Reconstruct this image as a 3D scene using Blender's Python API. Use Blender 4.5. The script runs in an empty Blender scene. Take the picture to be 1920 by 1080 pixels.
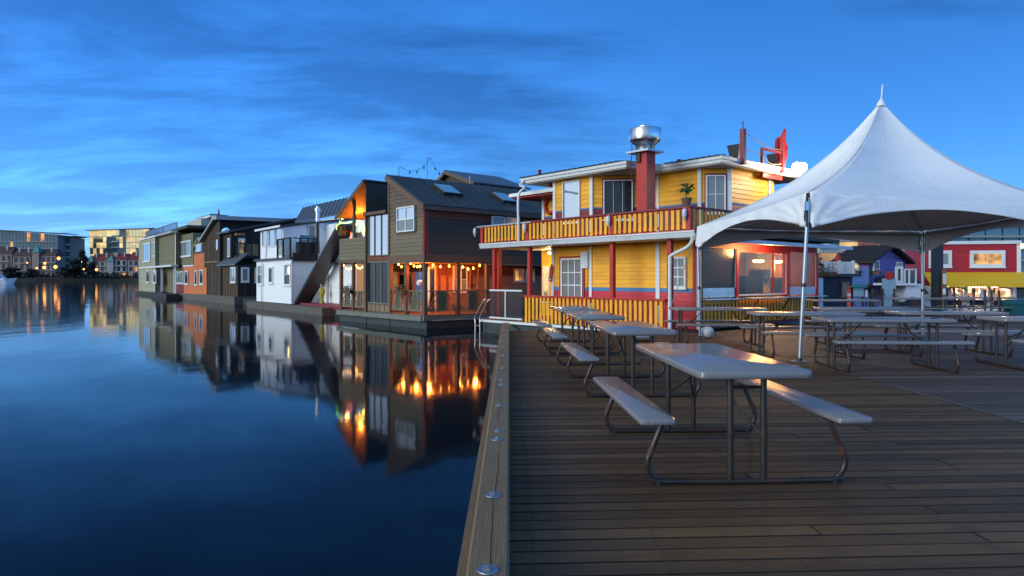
import bpy, math, random
from mathutils import Vector, Matrix
R = math.radians
random.seed(7)
scene = bpy.context.scene
col = scene.collection

# ---------------------------------------------------------------- camera
FPX, HX, HY, EYE = 1280.0, 955.0, 523.0, 1.31      # focal length and vanishing point in photo pixels, eye above the deck
cam_d = bpy.data.cameras.new('camera')
cam = bpy.data.objects.new('camera', cam_d); col.objects.link(cam)
cam.location = (0, 0, EYE); cam.rotation_euler = (R(90), 0, 0)
cam_d.sensor_width = 36.0; cam_d.lens = 36.0 * FPX / 1920
cam_d.shift_x = (960 - HX) / 1920; cam_d.shift_y = (HY - 540) / 1920
cam_d.clip_start = 0.05; cam_d.clip_end = 6000
scene.camera = cam

# ---------------------------------------------------------------- sky and light
SUN_AZ, SUN_EL = R(238), R(12)       # compass style: 0 = +Y, clockwise; the afterglow lies left of and behind the camera
world = bpy.data.worlds.new('World'); scene.world = world; world.use_nodes = True
wn, wl = world.node_tree.nodes, world.node_tree.links
wn.clear()
def W(t, **kw):
    n = wn.new(t)
    for k, v in kw.items(): setattr(n, k, v)
    return n
def wmath(op, a, b=None):
    n = W('ShaderNodeMath', operation=op)
    for i, v in enumerate((a, b)):
        if v is None: continue
        if isinstance(v, (int, float)): n.inputs[i].default_value = v
        else: wl.new(v, n.inputs[i])
    return n.outputs[0]
sky = W('ShaderNodeTexSky', sky_type='NISHITA', sun_disc=False)
sky.sun_elevation = SUN_EL; sky.sun_rotation = -SUN_AZ
sky.altitude = 0; sky.air_density = 1.0; sky.dust_density = 0.0; sky.ozone_density = 4.0
hs = W('ShaderNodeHueSaturation'); hs.inputs['Saturation'].default_value = 1.18; hs.inputs['Value'].default_value = 1.0
wl.new(sky.outputs[0], hs.inputs['Color'])
tint = W('ShaderNodeMix', data_type='RGBA', blend_type='MULTIPLY'); tint.inputs[0].default_value = 1
wl.new(hs.outputs[0], tint.inputs[6])
tc = W('ShaderNodeTexCoord'); sep = W('ShaderNodeSeparateXYZ'); wl.new(tc.outputs['Generated'], sep.inputs[0])
tr = W('ShaderNodeValToRGB'); wl.new(sep.outputs[2], tr.inputs[0])      # cool clear air low down, redder tint overhead, added out of view for neutral fill light
tr.color_ramp.elements[0].position = 0.0; tr.color_ramp.elements[0].color = (0.33, 0.57, 1.35, 1)
tr.color_ramp.elements[1].position = 0.40; tr.color_ramp.elements[1].color = (0.66, 0.80, 1.08, 1)
for p, c in ((0.13, (0.50, 0.77, 1.17, 1)), (0.58, (1.35, 1.08, 1.0, 1)), (1.0, (1.9, 1.25, 1.0, 1))):
    e = tr.color_ramp.elements.new(p); e.color = c
wl.new(tr.outputs[0], tint.inputs[7])
# a layer of stretched dusk clouds seen in perspective
zz = wmath('ADD', wmath('MAXIMUM', sep.outputs[2], 0.0), 0.13)
cx = wmath('DIVIDE', sep.outputs[0], zz); cy = wmath('DIVIDE', sep.outputs[1], zz)
comb = W('ShaderNodeCombineXYZ'); wl.new(cx, comb.inputs[0]); wl.new(cy, comb.inputs[1])
mp = W('ShaderNodeMapping'); mp.inputs['Rotation'].default_value = (0, 0, R(14)); mp.inputs['Scale'].default_value = (0.50, 1.15, 1)
mp.inputs['Location'].default_value = (1.3, 8.4, 0)
wl.new(comb.outputs[0], mp.inputs[0])
nz = W('ShaderNodeTexNoise'); nz.inputs['Scale'].default_value = 1.25; nz.inputs['Detail'].default_value = 9; nz.inputs['Roughness'].default_value = 0.62
nz.inputs['Distortion'].default_value = 0.35
wl.new(mp.outputs[0], nz.inputs['Vector'])
nb = W('ShaderNodeTexNoise'); nb.inputs['Scale'].default_value = 0.33; nb.inputs['Detail'].default_value = 2
wl.new(mp.outputs[0], nb.inputs['Vector'])
dens = wmath('ADD', nz.outputs['Fac'], wmath('MULTIPLY', wmath('SUBTRACT', nb.outputs['Fac'], 0.5), 0.5))
# the cloud bank lies to the left (west) and thins to the right
dens = wmath('ADD', dens, wmath('MULTIPLY', sep.outputs[0], -0.20))
cr = W('ShaderNodeValToRGB'); cr.color_ramp.elements[0].position = 0.42; cr.color_ramp.elements[1].position = 0.63
cr.color_ramp.elements[0].color = (0, 0, 0, 1); cr.color_ramp.elements[1].color = (1, 1, 1, 1)
wl.new(dens, cr.inputs[0])
cloud = W('ShaderNodeMix', data_type='RGBA', blend_type='MULTIPLY')
wl.new(wmath('MULTIPLY', cr.outputs[0], 0.9), cloud.inputs[0])
wl.new(tint.outputs[2], cloud.inputs[6]); cloud.inputs[7].default_value = (0.50, 0.50, 0.53, 1)
# afterglow: round the set sun (left of and behind the camera) the sky turns pale and warm
sdir = W('ShaderNodeVectorMath', operation='DOT_PRODUCT'); wl.new(tc.outputs['Generated'], sdir.inputs[0])
sdir.inputs[1].default_value = (math.sin(SUN_AZ), math.cos(SUN_AZ), 0.0)
gl = W('ShaderNodeMapRange'); gl.interpolation_type = 'SMOOTHSTEP'; wl.new(sdir.outputs['Value'], gl.inputs[0])
gl.inputs[1].default_value = 0.02; gl.inputs[2].default_value = 0.95; gl.inputs[3].default_value = 0.0; gl.inputs[4].default_value = 0.85
glow = W('ShaderNodeMix', data_type='RGBA'); wl.new(gl.outputs[0], glow.inputs[0]); wl.new(cloud.outputs[2], glow.inputs[6]); glow.inputs[7].default_value = (3.3, 3.7, 4.2, 1)
bg = W('ShaderNodeBackground'); bg.inputs['Strength'].default_value = 0.114
wl.new(glow.outputs[2], bg.inputs['Color'])
wo = W('ShaderNodeOutputWorld'); wl.new(bg.outputs[0], wo.inputs[0])

sun_d = bpy.data.lights.new('afterglow_sun', 'SUN'); sun = bpy.data.objects.new('afterglow_sun', sun_d); col.objects.link(sun)
sun_d.energy = 1.05; sun_d.angle = R(35); sun_d.color = (0.84, 0.97, 1.0)
sd = Vector((math.sin(SUN_AZ) * math.cos(R(16)), math.cos(SUN_AZ) * math.cos(R(16)), math.sin(R(16))))
sun.rotation_euler = sd.to_track_quat('Z', 'Y').to_euler()

vs = scene.view_settings
vs.view_transform = 'Standard'; vs.look = 'None'; vs.exposure = 1.05; vs.gamma = 1.0; vs.use_curve_mapping = False
scene.cycles.use_denoising = True
scene.cycles.max_bounces = 6; scene.cycles.diffuse_bounces = 3; scene.cycles.glossy_bounces = 4; scene.cycles.transmission_bounces = 6
scene.cycles.sample_clamp_indirect = 6.0
scene.cycles.caustics_reflective = False; scene.cycles.caustics_refractive = False

# ---------------------------------------------------------------- materials
MAT = {}
def _mat(name):
    m = bpy.data.materials.new(name); m.use_nodes = True
    nt = m.node_tree; b = nt.nodes['Principled BSDF']
    MAT[name] = m
    return m, nt, b
def c4(c): return (c[0], c[1], c[2], 1.0)

def surf(name, rgb, rough=0.6, var=0.18, scale=3.0, stretch=(1, 1, 1), grain=0.0, gscale=40.0, bump=0.15, bscale=60.0, metal=0.0,
         rand=0.10, dirt=None, dirt_amt=0.0, spec=0.5, coat=0.0):
    """paint, wood, plastic or metal: colour drifting with noise, a random shade for each piece, optional grain and dirt"""
    m, nt, b = _mat(name); L = nt.links
    tc = nt.nodes.new('ShaderNodeTexCoord'); oi = nt.nodes.new('ShaderNodeObjectInfo')
    mp = nt.nodes.new('ShaderNodeMapping'); mp.inputs['Scale'].default_value = stretch
    cmb = nt.nodes.new('ShaderNodeVectorMath'); cmb.operation = 'ADD'
    sc = nt.nodes.new('ShaderNodeVectorMath'); sc.operation = 'SCALE'; sc.inputs[0].default_value = (7.3, 3.1, 9.7)
    L.new(oi.outputs['Random'], sc.inputs['Scale'])
    L.new(tc.outputs['Object'], cmb.inputs[0]); L.new(sc.outputs[0], cmb.inputs[1]); L.new(cmb.outputs[0], mp.inputs[0])
    n1 = nt.nodes.new('ShaderNodeTexNoise'); n1.inputs['Scale'].default_value = scale; n1.inputs['Detail'].default_value = 6; n1.inputs['Roughness'].default_value = 0.6
    L.new(mp.outputs[0], n1.inputs['Vector'])
    def math_(op, a, bb):
        x = nt.nodes.new('ShaderNodeMath'); x.operation = op
        for i, v in enumerate((a, bb)):
            if isinstance(v, (int, float)): x.inputs[i].default_value = v
            else: L.new(v, x.inputs[i])
        return x.outputs[0]
    val = math_('ADD', math_('MULTIPLY', math_('SUBTRACT', n1.outputs['Fac'], 0.5), 2.4 * var), 1.0)
    val = math_('ADD', val, math_('MULTIPLY', math_('SUBTRACT', oi.outputs['Random'], 0.5), 2 * rand))
    if grain:
        n2 = nt.nodes.new('ShaderNodeTexNoise'); n2.inputs['Scale'].default_value = gscale; n2.inputs['Detail'].default_value = 4; n2.inputs['Distortion'].default_value = 0.6
        L.new(mp.outputs[0], n2.inputs['Vector'])
        val = math_('ADD', val, math_('MULTIPLY', math_('SUBTRACT', n2.outputs['Fac'], 0.5), 2 * grain))
    mul = nt.nodes.new('ShaderNodeVectorMath'); mul.operation = 'SCALE'; mul.inputs[0].default_value = rgb
    L.new(math_('MAXIMUM', val, 0.05), mul.inputs['Scale'])
    out = mul.outputs[0]
    if dirt is not None:
        n3 = nt.nodes.new('ShaderNodeTexNoise'); n3.inputs['Scale'].default_value = 1.7; n3.inputs['Detail'].default_value = 8; n3.inputs['Roughness'].default_value = 0.68
        L.new(cmb.outputs[0], n3.inputs['Vector'])
        rp = nt.nodes.new('ShaderNodeValToRGB'); rp.color_ramp.elements[0].position = 0.5; rp.color_ramp.elements[1].position = 0.72
        L.new(n3.outputs['Fac'], rp.inputs[0])
        mx = nt.nodes.new('ShaderNodeMix'); mx.data_type = 'RGBA'
        L.new(math_('MULTIPLY', rp.outputs[0], dirt_amt), mx.inputs[0]); L.new(out, mx.inputs[6]); mx.inputs[7].default_value = c4(dirt)
        out = mx.outputs[2]
    L.new(out, b.inputs['Base Color'])
    b.inputs['Roughness'].default_value = rough; b.inputs['Metallic'].default_value = metal; b.inputs['Specular IOR Level'].default_value = spec
    if coat: b.inputs['Coat Weight'].default_value = coat; b.inputs['Coat Roughness'].default_value = 0.08
    rr = math_('ADD', math_('MULTIPLY', n1.outputs['Fac'], 0.24), rough - 0.12)
    L.new(rr, b.inputs['Roughness'])
    if bump:
        nb_ = nt.nodes.new('ShaderNodeTexNoise'); nb_.inputs['Scale'].default_value = bscale; nb_.inputs['Detail'].default_value = 3
        L.new(mp.outputs[0], nb_.inputs['Vector'])
        bp = nt.nodes.new('ShaderNodeBump'); bp.inputs['Strength'].default_value = bump; bp.inputs['Distance'].default_value = 0.01
        L.new(nb_.outputs['Fac'], bp.inputs['Height']); L.new(bp.outputs[0], b.inputs['Normal'])
    return m

def emit(name, rgb, strength):
    m, nt, b = _mat(name)
    b.inputs['Base Color'].default_value = c4([min(1, c) for c in rgb]); b.inputs['Emission Color'].default_value = c4(rgb); b.inputs['Emission Strength'].default_value = strength
    return m
def lit_window(name, rgb, strength, scale=2.2, lo=(0.10, 0.05, 0.02)):
    """a lit room behind glass: uneven warm light, darker shapes of furniture"""
    m, nt, b = _mat(name); L = nt.links
    tc = nt.nodes.new('ShaderNodeTexCoord'); nz_ = nt.nodes.new('ShaderNodeTexNoise'); nz_.inputs['Scale'].default_value = scale; nz_.inputs['Detail'].default_value = 3
    L.new(tc.outputs['Object'], nz_.inputs['Vector'])
    rp = nt.nodes.new('ShaderNodeValToRGB'); rp.color_ramp.elements[0].position = 0.36; rp.color_ramp.elements[1].position = 0.62
    rp.color_ramp.elements[0].color = c4(lo); rp.color_ramp.elements[1].color = (1, 1, 1, 1)
    L.new(nz_.outputs['Fac'], rp.inputs[0])
    mx = nt.nodes.new('ShaderNodeMix'); mx.data_type = 'RGBA'; mx.blend_type = 'MULTIPLY'; mx.inputs[0].default_value = 1
    L.new(rp.outputs[0], mx.inputs[6]); mx.inputs[7].default_value = c4(rgb)
    L.new(mx.outputs[2], b.inputs['Emission Color']); b.inputs['Emission Strength'].default_value = strength
    b.inputs['Base Color'].default_value = (0.03, 0.03, 0.03, 1); b.inputs['Roughness'].default_value = 0.08
    return m
def glass(name, rgb=(0.02, 0.025, 0.03), rough=0.06, wav=0.06, metal=0.0, spec=0.5):
    """window glass in front of a dark room: mostly mirror, slightly wavy"""
    m, nt, b = _mat(name); L = nt.links
    b.inputs['Base Color'].default_value = c4(rgb); b.inputs['Roughness'].default_value = rough; b.inputs['Metallic'].default_value = metal
    b.inputs['Specular IOR Level'].default_value = spec
    tc = nt.nodes.new('ShaderNodeTexCoord'); nz_ = nt.nodes.new('ShaderNodeTexNoise'); nz_.inputs['Scale'].default_value = 1.3
    L.new(tc.outputs['Object'], nz_.inputs['Vector'])
    bp = nt.nodes.new('ShaderNodeBump'); bp.inputs['Strength'].default_value = wav; bp.inputs['Distance'].default_value = 0.2
    L.new(nz_.outputs['Fac'], bp.inputs['Height']); L.new(bp.outputs[0], b.inputs['Normal'])
    return m
def clear_glass(name, tint=(1, 1, 1), refl=0.12, rough=0.05):
    m, nt, b = _mat(name); L = nt.links
    nt.nodes.remove(b)
    t = nt.nodes.new('ShaderNodeBsdfTransparent'); t.inputs[0].default_value = c4(tint)
    g = nt.nodes.new('ShaderNodeBsdfGlossy'); g.inputs['Roughness'].default_value = rough
    fr_ = nt.nodes.new('ShaderNodeLayerWeight'); pw = nt.nodes.new('ShaderNodeMath'); pw.operation = 'POWER'; pw.inputs[1].default_value = 4.0; L.new(fr_.outputs['Facing'], pw.inputs[0])
    ad = nt.nodes.new('ShaderNodeMath'); ad.operation = 'MULTIPLY_ADD'; ad.inputs[1].default_value = 0.5; ad.inputs[2].default_value = refl; L.new(pw.outputs[0], ad.inputs[0])
    ms = nt.nodes.new('ShaderNodeMixShader'); L.new(ad.outputs[0], ms.inputs[0]); L.new(t.outputs[0], ms.inputs[1]); L.new(g.outputs[0], ms.inputs[2])
    L.new(ms.outputs[0], nt.nodes['Material Output'].inputs[0])
    return m

# painted siding and trim of the yellow houseboat
surf('yellow', (0.95, 0.43, 0.015), 0.5, 0.13, 2.0, (1, 1, 6), 0.07, 30, dirt=(0.50, 0.22, 0.03), dirt_amt=0.5, rand=0.09)
surf('yellow_slat', (0.95, 0.42, 0.013), 0.5, 0.12, 3.0, dirt=(0.42, 0.19, 0.03), dirt_amt=0.5, rand=0.12)
surf('red_paint', (0.50, 0.028, 0.018), 0.5, 0.16, 3.0, dirt=(0.18, 0.02, 0.015), dirt_amt=0.5)
surf('red_siding', (0.62, 0.022, 0.040), 0.45, 0.12, 2.0, (1, 1, 6), dirt=(0.3, 0.02, 0.03), dirt_amt=0.3)
surf('maroon', (0.22, 0.022, 0.030), 0.5, 0.15, 3.0)
surf('blue_stripe', (0.06, 0.20, 0.42), 0.5, 0.1)
surf('white_trim', (0.78, 0.78, 0.78), 0.45, 0.08, 3.0, dirt=(0.4, 0.38, 0.34), dirt_amt=0.35)
surf('grey_gutter', (0.60, 0.62, 0.66), 0.4, 0.10, 3.0, dirt=(0.25, 0.23, 0.2), dirt_amt=0.4)
surf('soffit', (0.42, 0.40, 0.38), 0.6, 0.12)
surf('dark_metal_roof', (0.036, 0.037, 0.042), 0.42, 0.22, 2.0, metal=0.0, dirt=(0.10, 0.10, 0.10), dirt_amt=0.5)
surf('seam_roof', (0.085, 0.09, 0.10), 0.4, 0.2, 2.0, dirt=(0.15, 0.15, 0.14), dirt_amt=0.4)
surf('steel', (0.62, 0.64, 0.67), 0.28, 0.12, 4.0, metal=1.0, bump=0.05, dirt=(0.3, 0.28, 0.26), dirt_amt=0.4)
surf('galvanised', (0.40, 0.42, 0.44), 0.45, 0.18, 6.0, metal=1.0, bump=0.08)
surf('black_plastic', (0.018, 0.018, 0.020), 0.5, 0.2, 4.0)
surf('black_iron', (0.02, 0.02, 0.022), 0.45, 0.2, 4.0)
surf('frame_brown', (0.030, 0.022, 0.018), 0.38, 0.25, 5.0, dirt=(0.13, 0.04, 0.015), dirt_amt=0.6, rand=0.15)
surf('rust', (0.075, 0.026, 0.014), 0.7, 0.3, 12.0)
surf('table_grey', (0.20, 0.19, 0.20), 0.18, 0.08, 3.0, bump=0.04, bscale=90, dirt=(0.30, 0.27, 0.25), dirt_amt=0.4, rand=0.04)
surf('tent_seam', (0.55, 0.55, 0.58), 0.6, 0.1, 3.0)
surf('tent_cloth', (0.80, 0.80, 0.82), 0.55, 0.06, 1.2, bump=0.10, bscale=9, dirt=(0.52, 0.50, 0.47), dirt_amt=0.35)
surf('concrete_float', (0.12, 0.11, 0.095), 0.85, 0.3, 2.5, (1, 1, 2), bump=0.4, bscale=25, dirt=(0.05, 0.06, 0.03), dirt_amt=0.7)
surf('float_dark', (0.035, 0.036, 0.034), 0.8, 0.3, 3.0)
surf('hull_grey', (0.040, 0.048, 0.050), 0.6, 0.25, 3.0)
# cedar houseboat
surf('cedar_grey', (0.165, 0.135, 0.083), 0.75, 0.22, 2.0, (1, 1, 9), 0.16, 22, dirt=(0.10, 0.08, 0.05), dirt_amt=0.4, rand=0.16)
surf('cedar_warm', (0.42, 0.20, 0.07), 0.65, 0.20, 2.0, (1, 1, 9), 0.14, 22, rand=0.14)
surf('shingle', (0.13, 0.095, 0.075), 0.85, 0.55, 9.0, (1, 1, 0.4), 0.35, 50, dirt=(0.30, 0.13, 0.06), dirt_amt=0.5)
surf('shingle_red', (0.17, 0.055, 0.03), 0.85, 0.5, 8.0, (1, 1, 0.5), 0.3, 50)
surf('trim_brown', (0.13, 0.075, 0.045), 0.65, 0.2, 3.0)
surf('trim_red', (0.20, 0.022, 0.018), 0.55, 0.15, 3.0)
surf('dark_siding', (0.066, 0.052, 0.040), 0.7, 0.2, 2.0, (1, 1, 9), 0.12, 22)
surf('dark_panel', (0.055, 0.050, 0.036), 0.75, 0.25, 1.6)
surf('rail_tan', (0.24, 0.16, 0.10), 0.7, 0.2, 4.0)
surf('rail_green', (0.085, 0.115, 0.060), 0.65, 0.15, 4.0)
surf('beam_green', (0.17, 0.19, 0.155), 0.75, 0.2, 2.0, dirt=(0.07, 0.08, 0.05), dirt_amt=0.5)
# the houseboats farther along
surf('white_siding', (0.88, 0.88, 0.88), 0.45, 0.05, 2.0, (1, 1, 6), dirt=(0.55, 0.55, 0.52), dirt_amt=0.2, rand=0.03)
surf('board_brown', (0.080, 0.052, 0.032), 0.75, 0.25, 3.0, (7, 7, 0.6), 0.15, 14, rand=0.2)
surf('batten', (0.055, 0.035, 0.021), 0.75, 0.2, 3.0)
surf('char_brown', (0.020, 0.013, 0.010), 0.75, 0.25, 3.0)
surf('orange_stucco', (0.55, 0.15, 0.045), 0.75, 0.12, 2.0, bump=0.3, bscale=40)
surf('olive', (0.165, 0.145, 0.075), 0.65, 0.10, 2.0, (1, 1, 6))
surf('olive_pale', (0.36, 0.33, 0.21), 0.65, 0.10, 2.0, (1, 1, 6))
surf('blue_siding', (0.035, 0.12, 0.40), 0.55, 0.12, 2.0, (1, 1, 6))
surf('purple_siding', (0.16, 0.10, 0.34), 0.55, 0.12, 2.0, (1, 1, 6))
surf('navy', (0.018, 0.022, 0.048), 0.6, 0.2, 3.0)
surf('stall_red', (0.42, 0.014, 0.020), 0.5, 0.08, 2.0, (1, 1, 6))
surf('awning_yellow', (0.72, 0.42, 0.015), 0.6, 0.08, 2.0)
surf('teal_plastic', (0.012, 0.10, 0.11), 0.45, 0.15, 3.0, dirt=(0.03, 0.03, 0.12), dirt_amt=0.6)
surf('pine_post', (0.20, 0.14, 0.09), 0.75, 0.2, 3.0, (6, 6, 0.7), 0.15, 14)
surf('sign_white', (0.72, 0.72, 0.74), 0.5, 0.06)
surf('sign_aqua', (0.30, 0.50, 0.58), 0.5, 0.35, 2.6)
surf('orange_plastic', (0.75, 0.10, 0.05), 0.5, 0.1)
surf('rope', (0.45, 0.33, 0.18), 0.8, 0.2, 20)
surf('terracotta', (0.12, 0.07, 0.04), 0.7, 0.15)
surf('leaf', (0.035, 0.085, 0.030), 0.5, 0.4, 6.0, rand=0.3)
surf('leaf_dark', (0.020, 0.032, 0.018), 0.6, 0.5, 0.15, rand=0.2)
surf('leaf_gold', (0.14, 0.085, 0.03), 0.6, 0.5, 8.0)
surf('petal', (0.32, 0.02, 0.06), 0.5, 0.3, 8.0)
surf('balloon', (0.72, 0.70, 0.74), 0.35, 0.03)
surf('bottle_blue', (0.05, 0.16, 0.24), 0.2, 0.2)
surf('cloth_yellow', (0.38, 0.34, 0.05), 0.8, 0.2)
surf('skin', (0.40, 0.22, 0.14), 0.6, 0.1)
surf('hair_brown', (0.05, 0.028, 0.014), 0.6, 0.2)
# far shore
surf('condo_wall', (0.14, 0.17, 0.19), 0.6, 0.2, 0.2)
surf('condo_slab', (0.30, 0.31, 0.32), 0.7, 0.15, 0.3)
surf('condo_pale', (0.46, 0.44, 0.38), 0.7, 0.15, 0.3)
surf('town_pink', (0.24, 0.17, 0.16), 0.75, 0.2, 0.3)
surf('town_grey', (0.26, 0.25, 0.27), 0.75, 0.2, 0.3)
surf('town_roof', (0.16, 0.018, 0.022), 0.7, 0.25, 0.4)
surf('town_roof_dark', (0.06, 0.03, 0.03), 0.7, 0.25, 0.4)
surf('copper_green', (0.03, 0.20, 0.20), 0.6, 0.15)
surf('bank', (0.006, 0.0075, 0.004), 0.9, 0.5, 0.4)
glass('pane_dark'); glass('pane_sky', (0.75, 0.80, 0.82), 0.05, 0.03, 0.85); glass('pane_grey', (0.22, 0.25, 0.26), 0.12, 0.06)
glass('pane_lace', (0.20, 0.20, 0.20), 0.3, 0.3); glass('condo_glass', (0.10, 0.16, 0.18), 0.08, 0.02, 0.3)
glass('condo_gold', (0.95, 0.80, 0.45), 0.12, 0.02, 1.0)
clear_glass('vinyl', (0.90, 0.88, 0.84), refl=0.05, rough=0.15)
clear_glass('screen', (0.42, 0.40, 0.36), refl=0.05, rough=0.2); clear_glass('smoked', (0.62, 0.63, 0.62), refl=0.06, rough=0.1)
emit('bulb', (1.0, 0.36, 0.05), 9); emit('bulb_soft', (1.0, 0.46, 0.12), 5); emit('flood', (1.0, 0.86, 0.60), 60); emit('neon_green', (0.25, 1.0, 0.10), 3.0); emit('neon_red', (1.0, 0.07, 0.02), 3.0)
emit('heat_lamp', (1.0, 0.50, 0.14), 22); emit('tube_white', (1.0, 0.85, 0.62), 7); emit('shore_lamp', (1.0, 0.36, 0.055), 3.2)
lit_window('lit_warm', (1.0, 0.50, 0.13), 0.55, 1.6); lit_window('lit_orange', (1.0, 0.40, 0.08), 0.55, 0.25); lit_window('lit_yellow', (1.0, 0.72, 0.28), 0.55, 2.0)
lit_window('sunset_glow_pane', (1.0, 0.76, 0.36), 0.55, 0.12, (0.35, 0.30, 0.25)); lit_window('lit_far', (1.0, 0.66, 0.26), 0.5, 0.15, (0.3, 0.22, 0.15)); lit_window('lit_room', (1.0, 0.62, 0.25), 0.7, 2.6); lit_window('lit_dim', (1.0, 0.55, 0.25), 0.12, 2.0)  # the first is a glow standing in for reflected sunset

def bench_mat():
    """plastic coated expanded metal: rows of raised lozenges"""
    m = surf('bench_grey', (0.20, 0.19, 0.20), 0.22, 0.06, 3.0, bump=0.0, rand=0.04)
    nt = m.node_tree; L = nt.links; b = nt.nodes['Principled BSDF']
    tc = nt.nodes.new('ShaderNodeTexCoord'); mp = nt.nodes.new('ShaderNodeMapping'); mp.inputs['Scale'].default_value = (55, 26, 1)
    L.new(tc.outputs['Object'], mp.inputs[0])
    vo = nt.nodes.new('ShaderNodeTexVoronoi'); vo.inputs['Scale'].default_value = 1.0; vo.inputs['Randomness'].default_value = 0.25
    L.new(mp.outputs[0], vo.inputs['Vector'])
    bp = nt.nodes.new('ShaderNodeBump'); bp.inputs['Strength'].default_value = 0.6; bp.inputs['Distance'].default_value = 0.008
    L.new(vo.outputs['Distance'], bp.inputs['Height']); L.new(bp.outputs[0], b.inputs['Normal'])
bench_mat()

def plank_mat(name, rgb, grey):
    """weathered deck plank, grain along x"""
    m = surf(name, rgb, 0.62, 0.34, 1.3, (0.35, 7, 7), 0.42, 7.0, bump=0.45, bscale=14, rand=0.40, dirt=grey, dirt_amt=0.7, spec=0.22)
    return m
plank_mat('plank_brown', (0.128, 0.069, 0.031), (0.052, 0.032, 0.018))
plank_mat('plank_grey', (0.125, 0.085, 0.068), (0.075, 0.053, 0.044))
surf('kerb_wood', (0.23, 0.145, 0.070), 0.7, 0.25, 1.2, (9, 0.5, 9), 0.28, 8.0, bump=0.3, bscale=14, rand=0.08, dirt=(0.12, 0.09, 0.06), dirt_amt=0.6)
surf('crack', (0.014, 0.011, 0.008), 0.9, 0.1)  # timber cracks, also the painted shade between deck planks

def water_mat():
    """still harbour water of a long exposure: faint slow swell, reflections drawn out a little"""
    m, nt, b = _mat('water'); L = nt.links
    b.inputs['Base Color'].default_value = (0.003, 0.008, 0.014, 1); b.inputs['IOR'].default_value = 1.125; b.inputs['Roughness'].default_value = 0.055
    tc = nt.nodes.new('ShaderNodeTexCoord')
    n1 = nt.nodes.new('ShaderNodeTexNoise'); n1.inputs['Scale'].default_value = 0.55; n1.inputs['Detail'].default_value = 2
    mp = nt.nodes.new('ShaderNodeMapping'); mp.inputs['Scale'].default_value = (1.0, 0.45, 1); L.new(tc.outputs['Object'], mp.inputs[0]); L.new(mp.outputs[0], n1.inputs['Vector'])
    n2 = nt.nodes.new('ShaderNodeTexNoise'); n2.inputs['Scale'].default_value = 9.0; n2.inputs['Detail'].default_value = 2; L.new(mp.outputs[0], n2.inputs['Vector'])
    ad = nt.nodes.new('ShaderNodeMath'); ad.operation = 'MULTIPLY_ADD'; ad.inputs[1].default_value = 0.035; L.new(n2.outputs['Fac'], ad.inputs[0]); L.new(n1.outputs['Fac'], ad.inputs[2])
    bp = nt.nodes.new('ShaderNodeBump'); bp.inputs['Strength'].default_value = 0.05; bp.inputs['Distance'].default_value = 0.25
    L.new(ad.outputs[0], bp.inputs['Height']); L.new(bp.outputs[0], b.inputs['Normal'])
water_mat()

# ---------------------------------------------------------------- helpers
def ray(px, py): return Vector(((px - HX) / FPX, 1.0, -(py - HY) / FPX))
def at(px, py, d): return Vector((0, 0, EYE)) + ray(px, py) * d          # a photo pixel at a known distance
def ground(px, py, z=0.0): return at(px, py, (EYE - z) * FPX / (py - HY))   # a photo pixel on a level surface

def new_obj(name, data, parent=None, L=None):
    o = bpy.data.objects.new(name, data); col.objects.link(o)
    if parent is not None: o.parent = parent
    if L is not None: o.matrix_local = L
    return o
def tag(o, label, cat, group=None, kind=None):
    o['label'] = label; o['category'] = cat
    if group: o['group'] = group
    if kind: o['kind'] = kind
    return o
def thing(name, loc, rz=0.0, label=None, cat=None, group=None):
    o = new_obj(name, None); o.location = loc; o.rotation_euler = (0, 0, rz); o.empty_display_size = 0.2
    if label: tag(o, label, cat, group)
    return o

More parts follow.
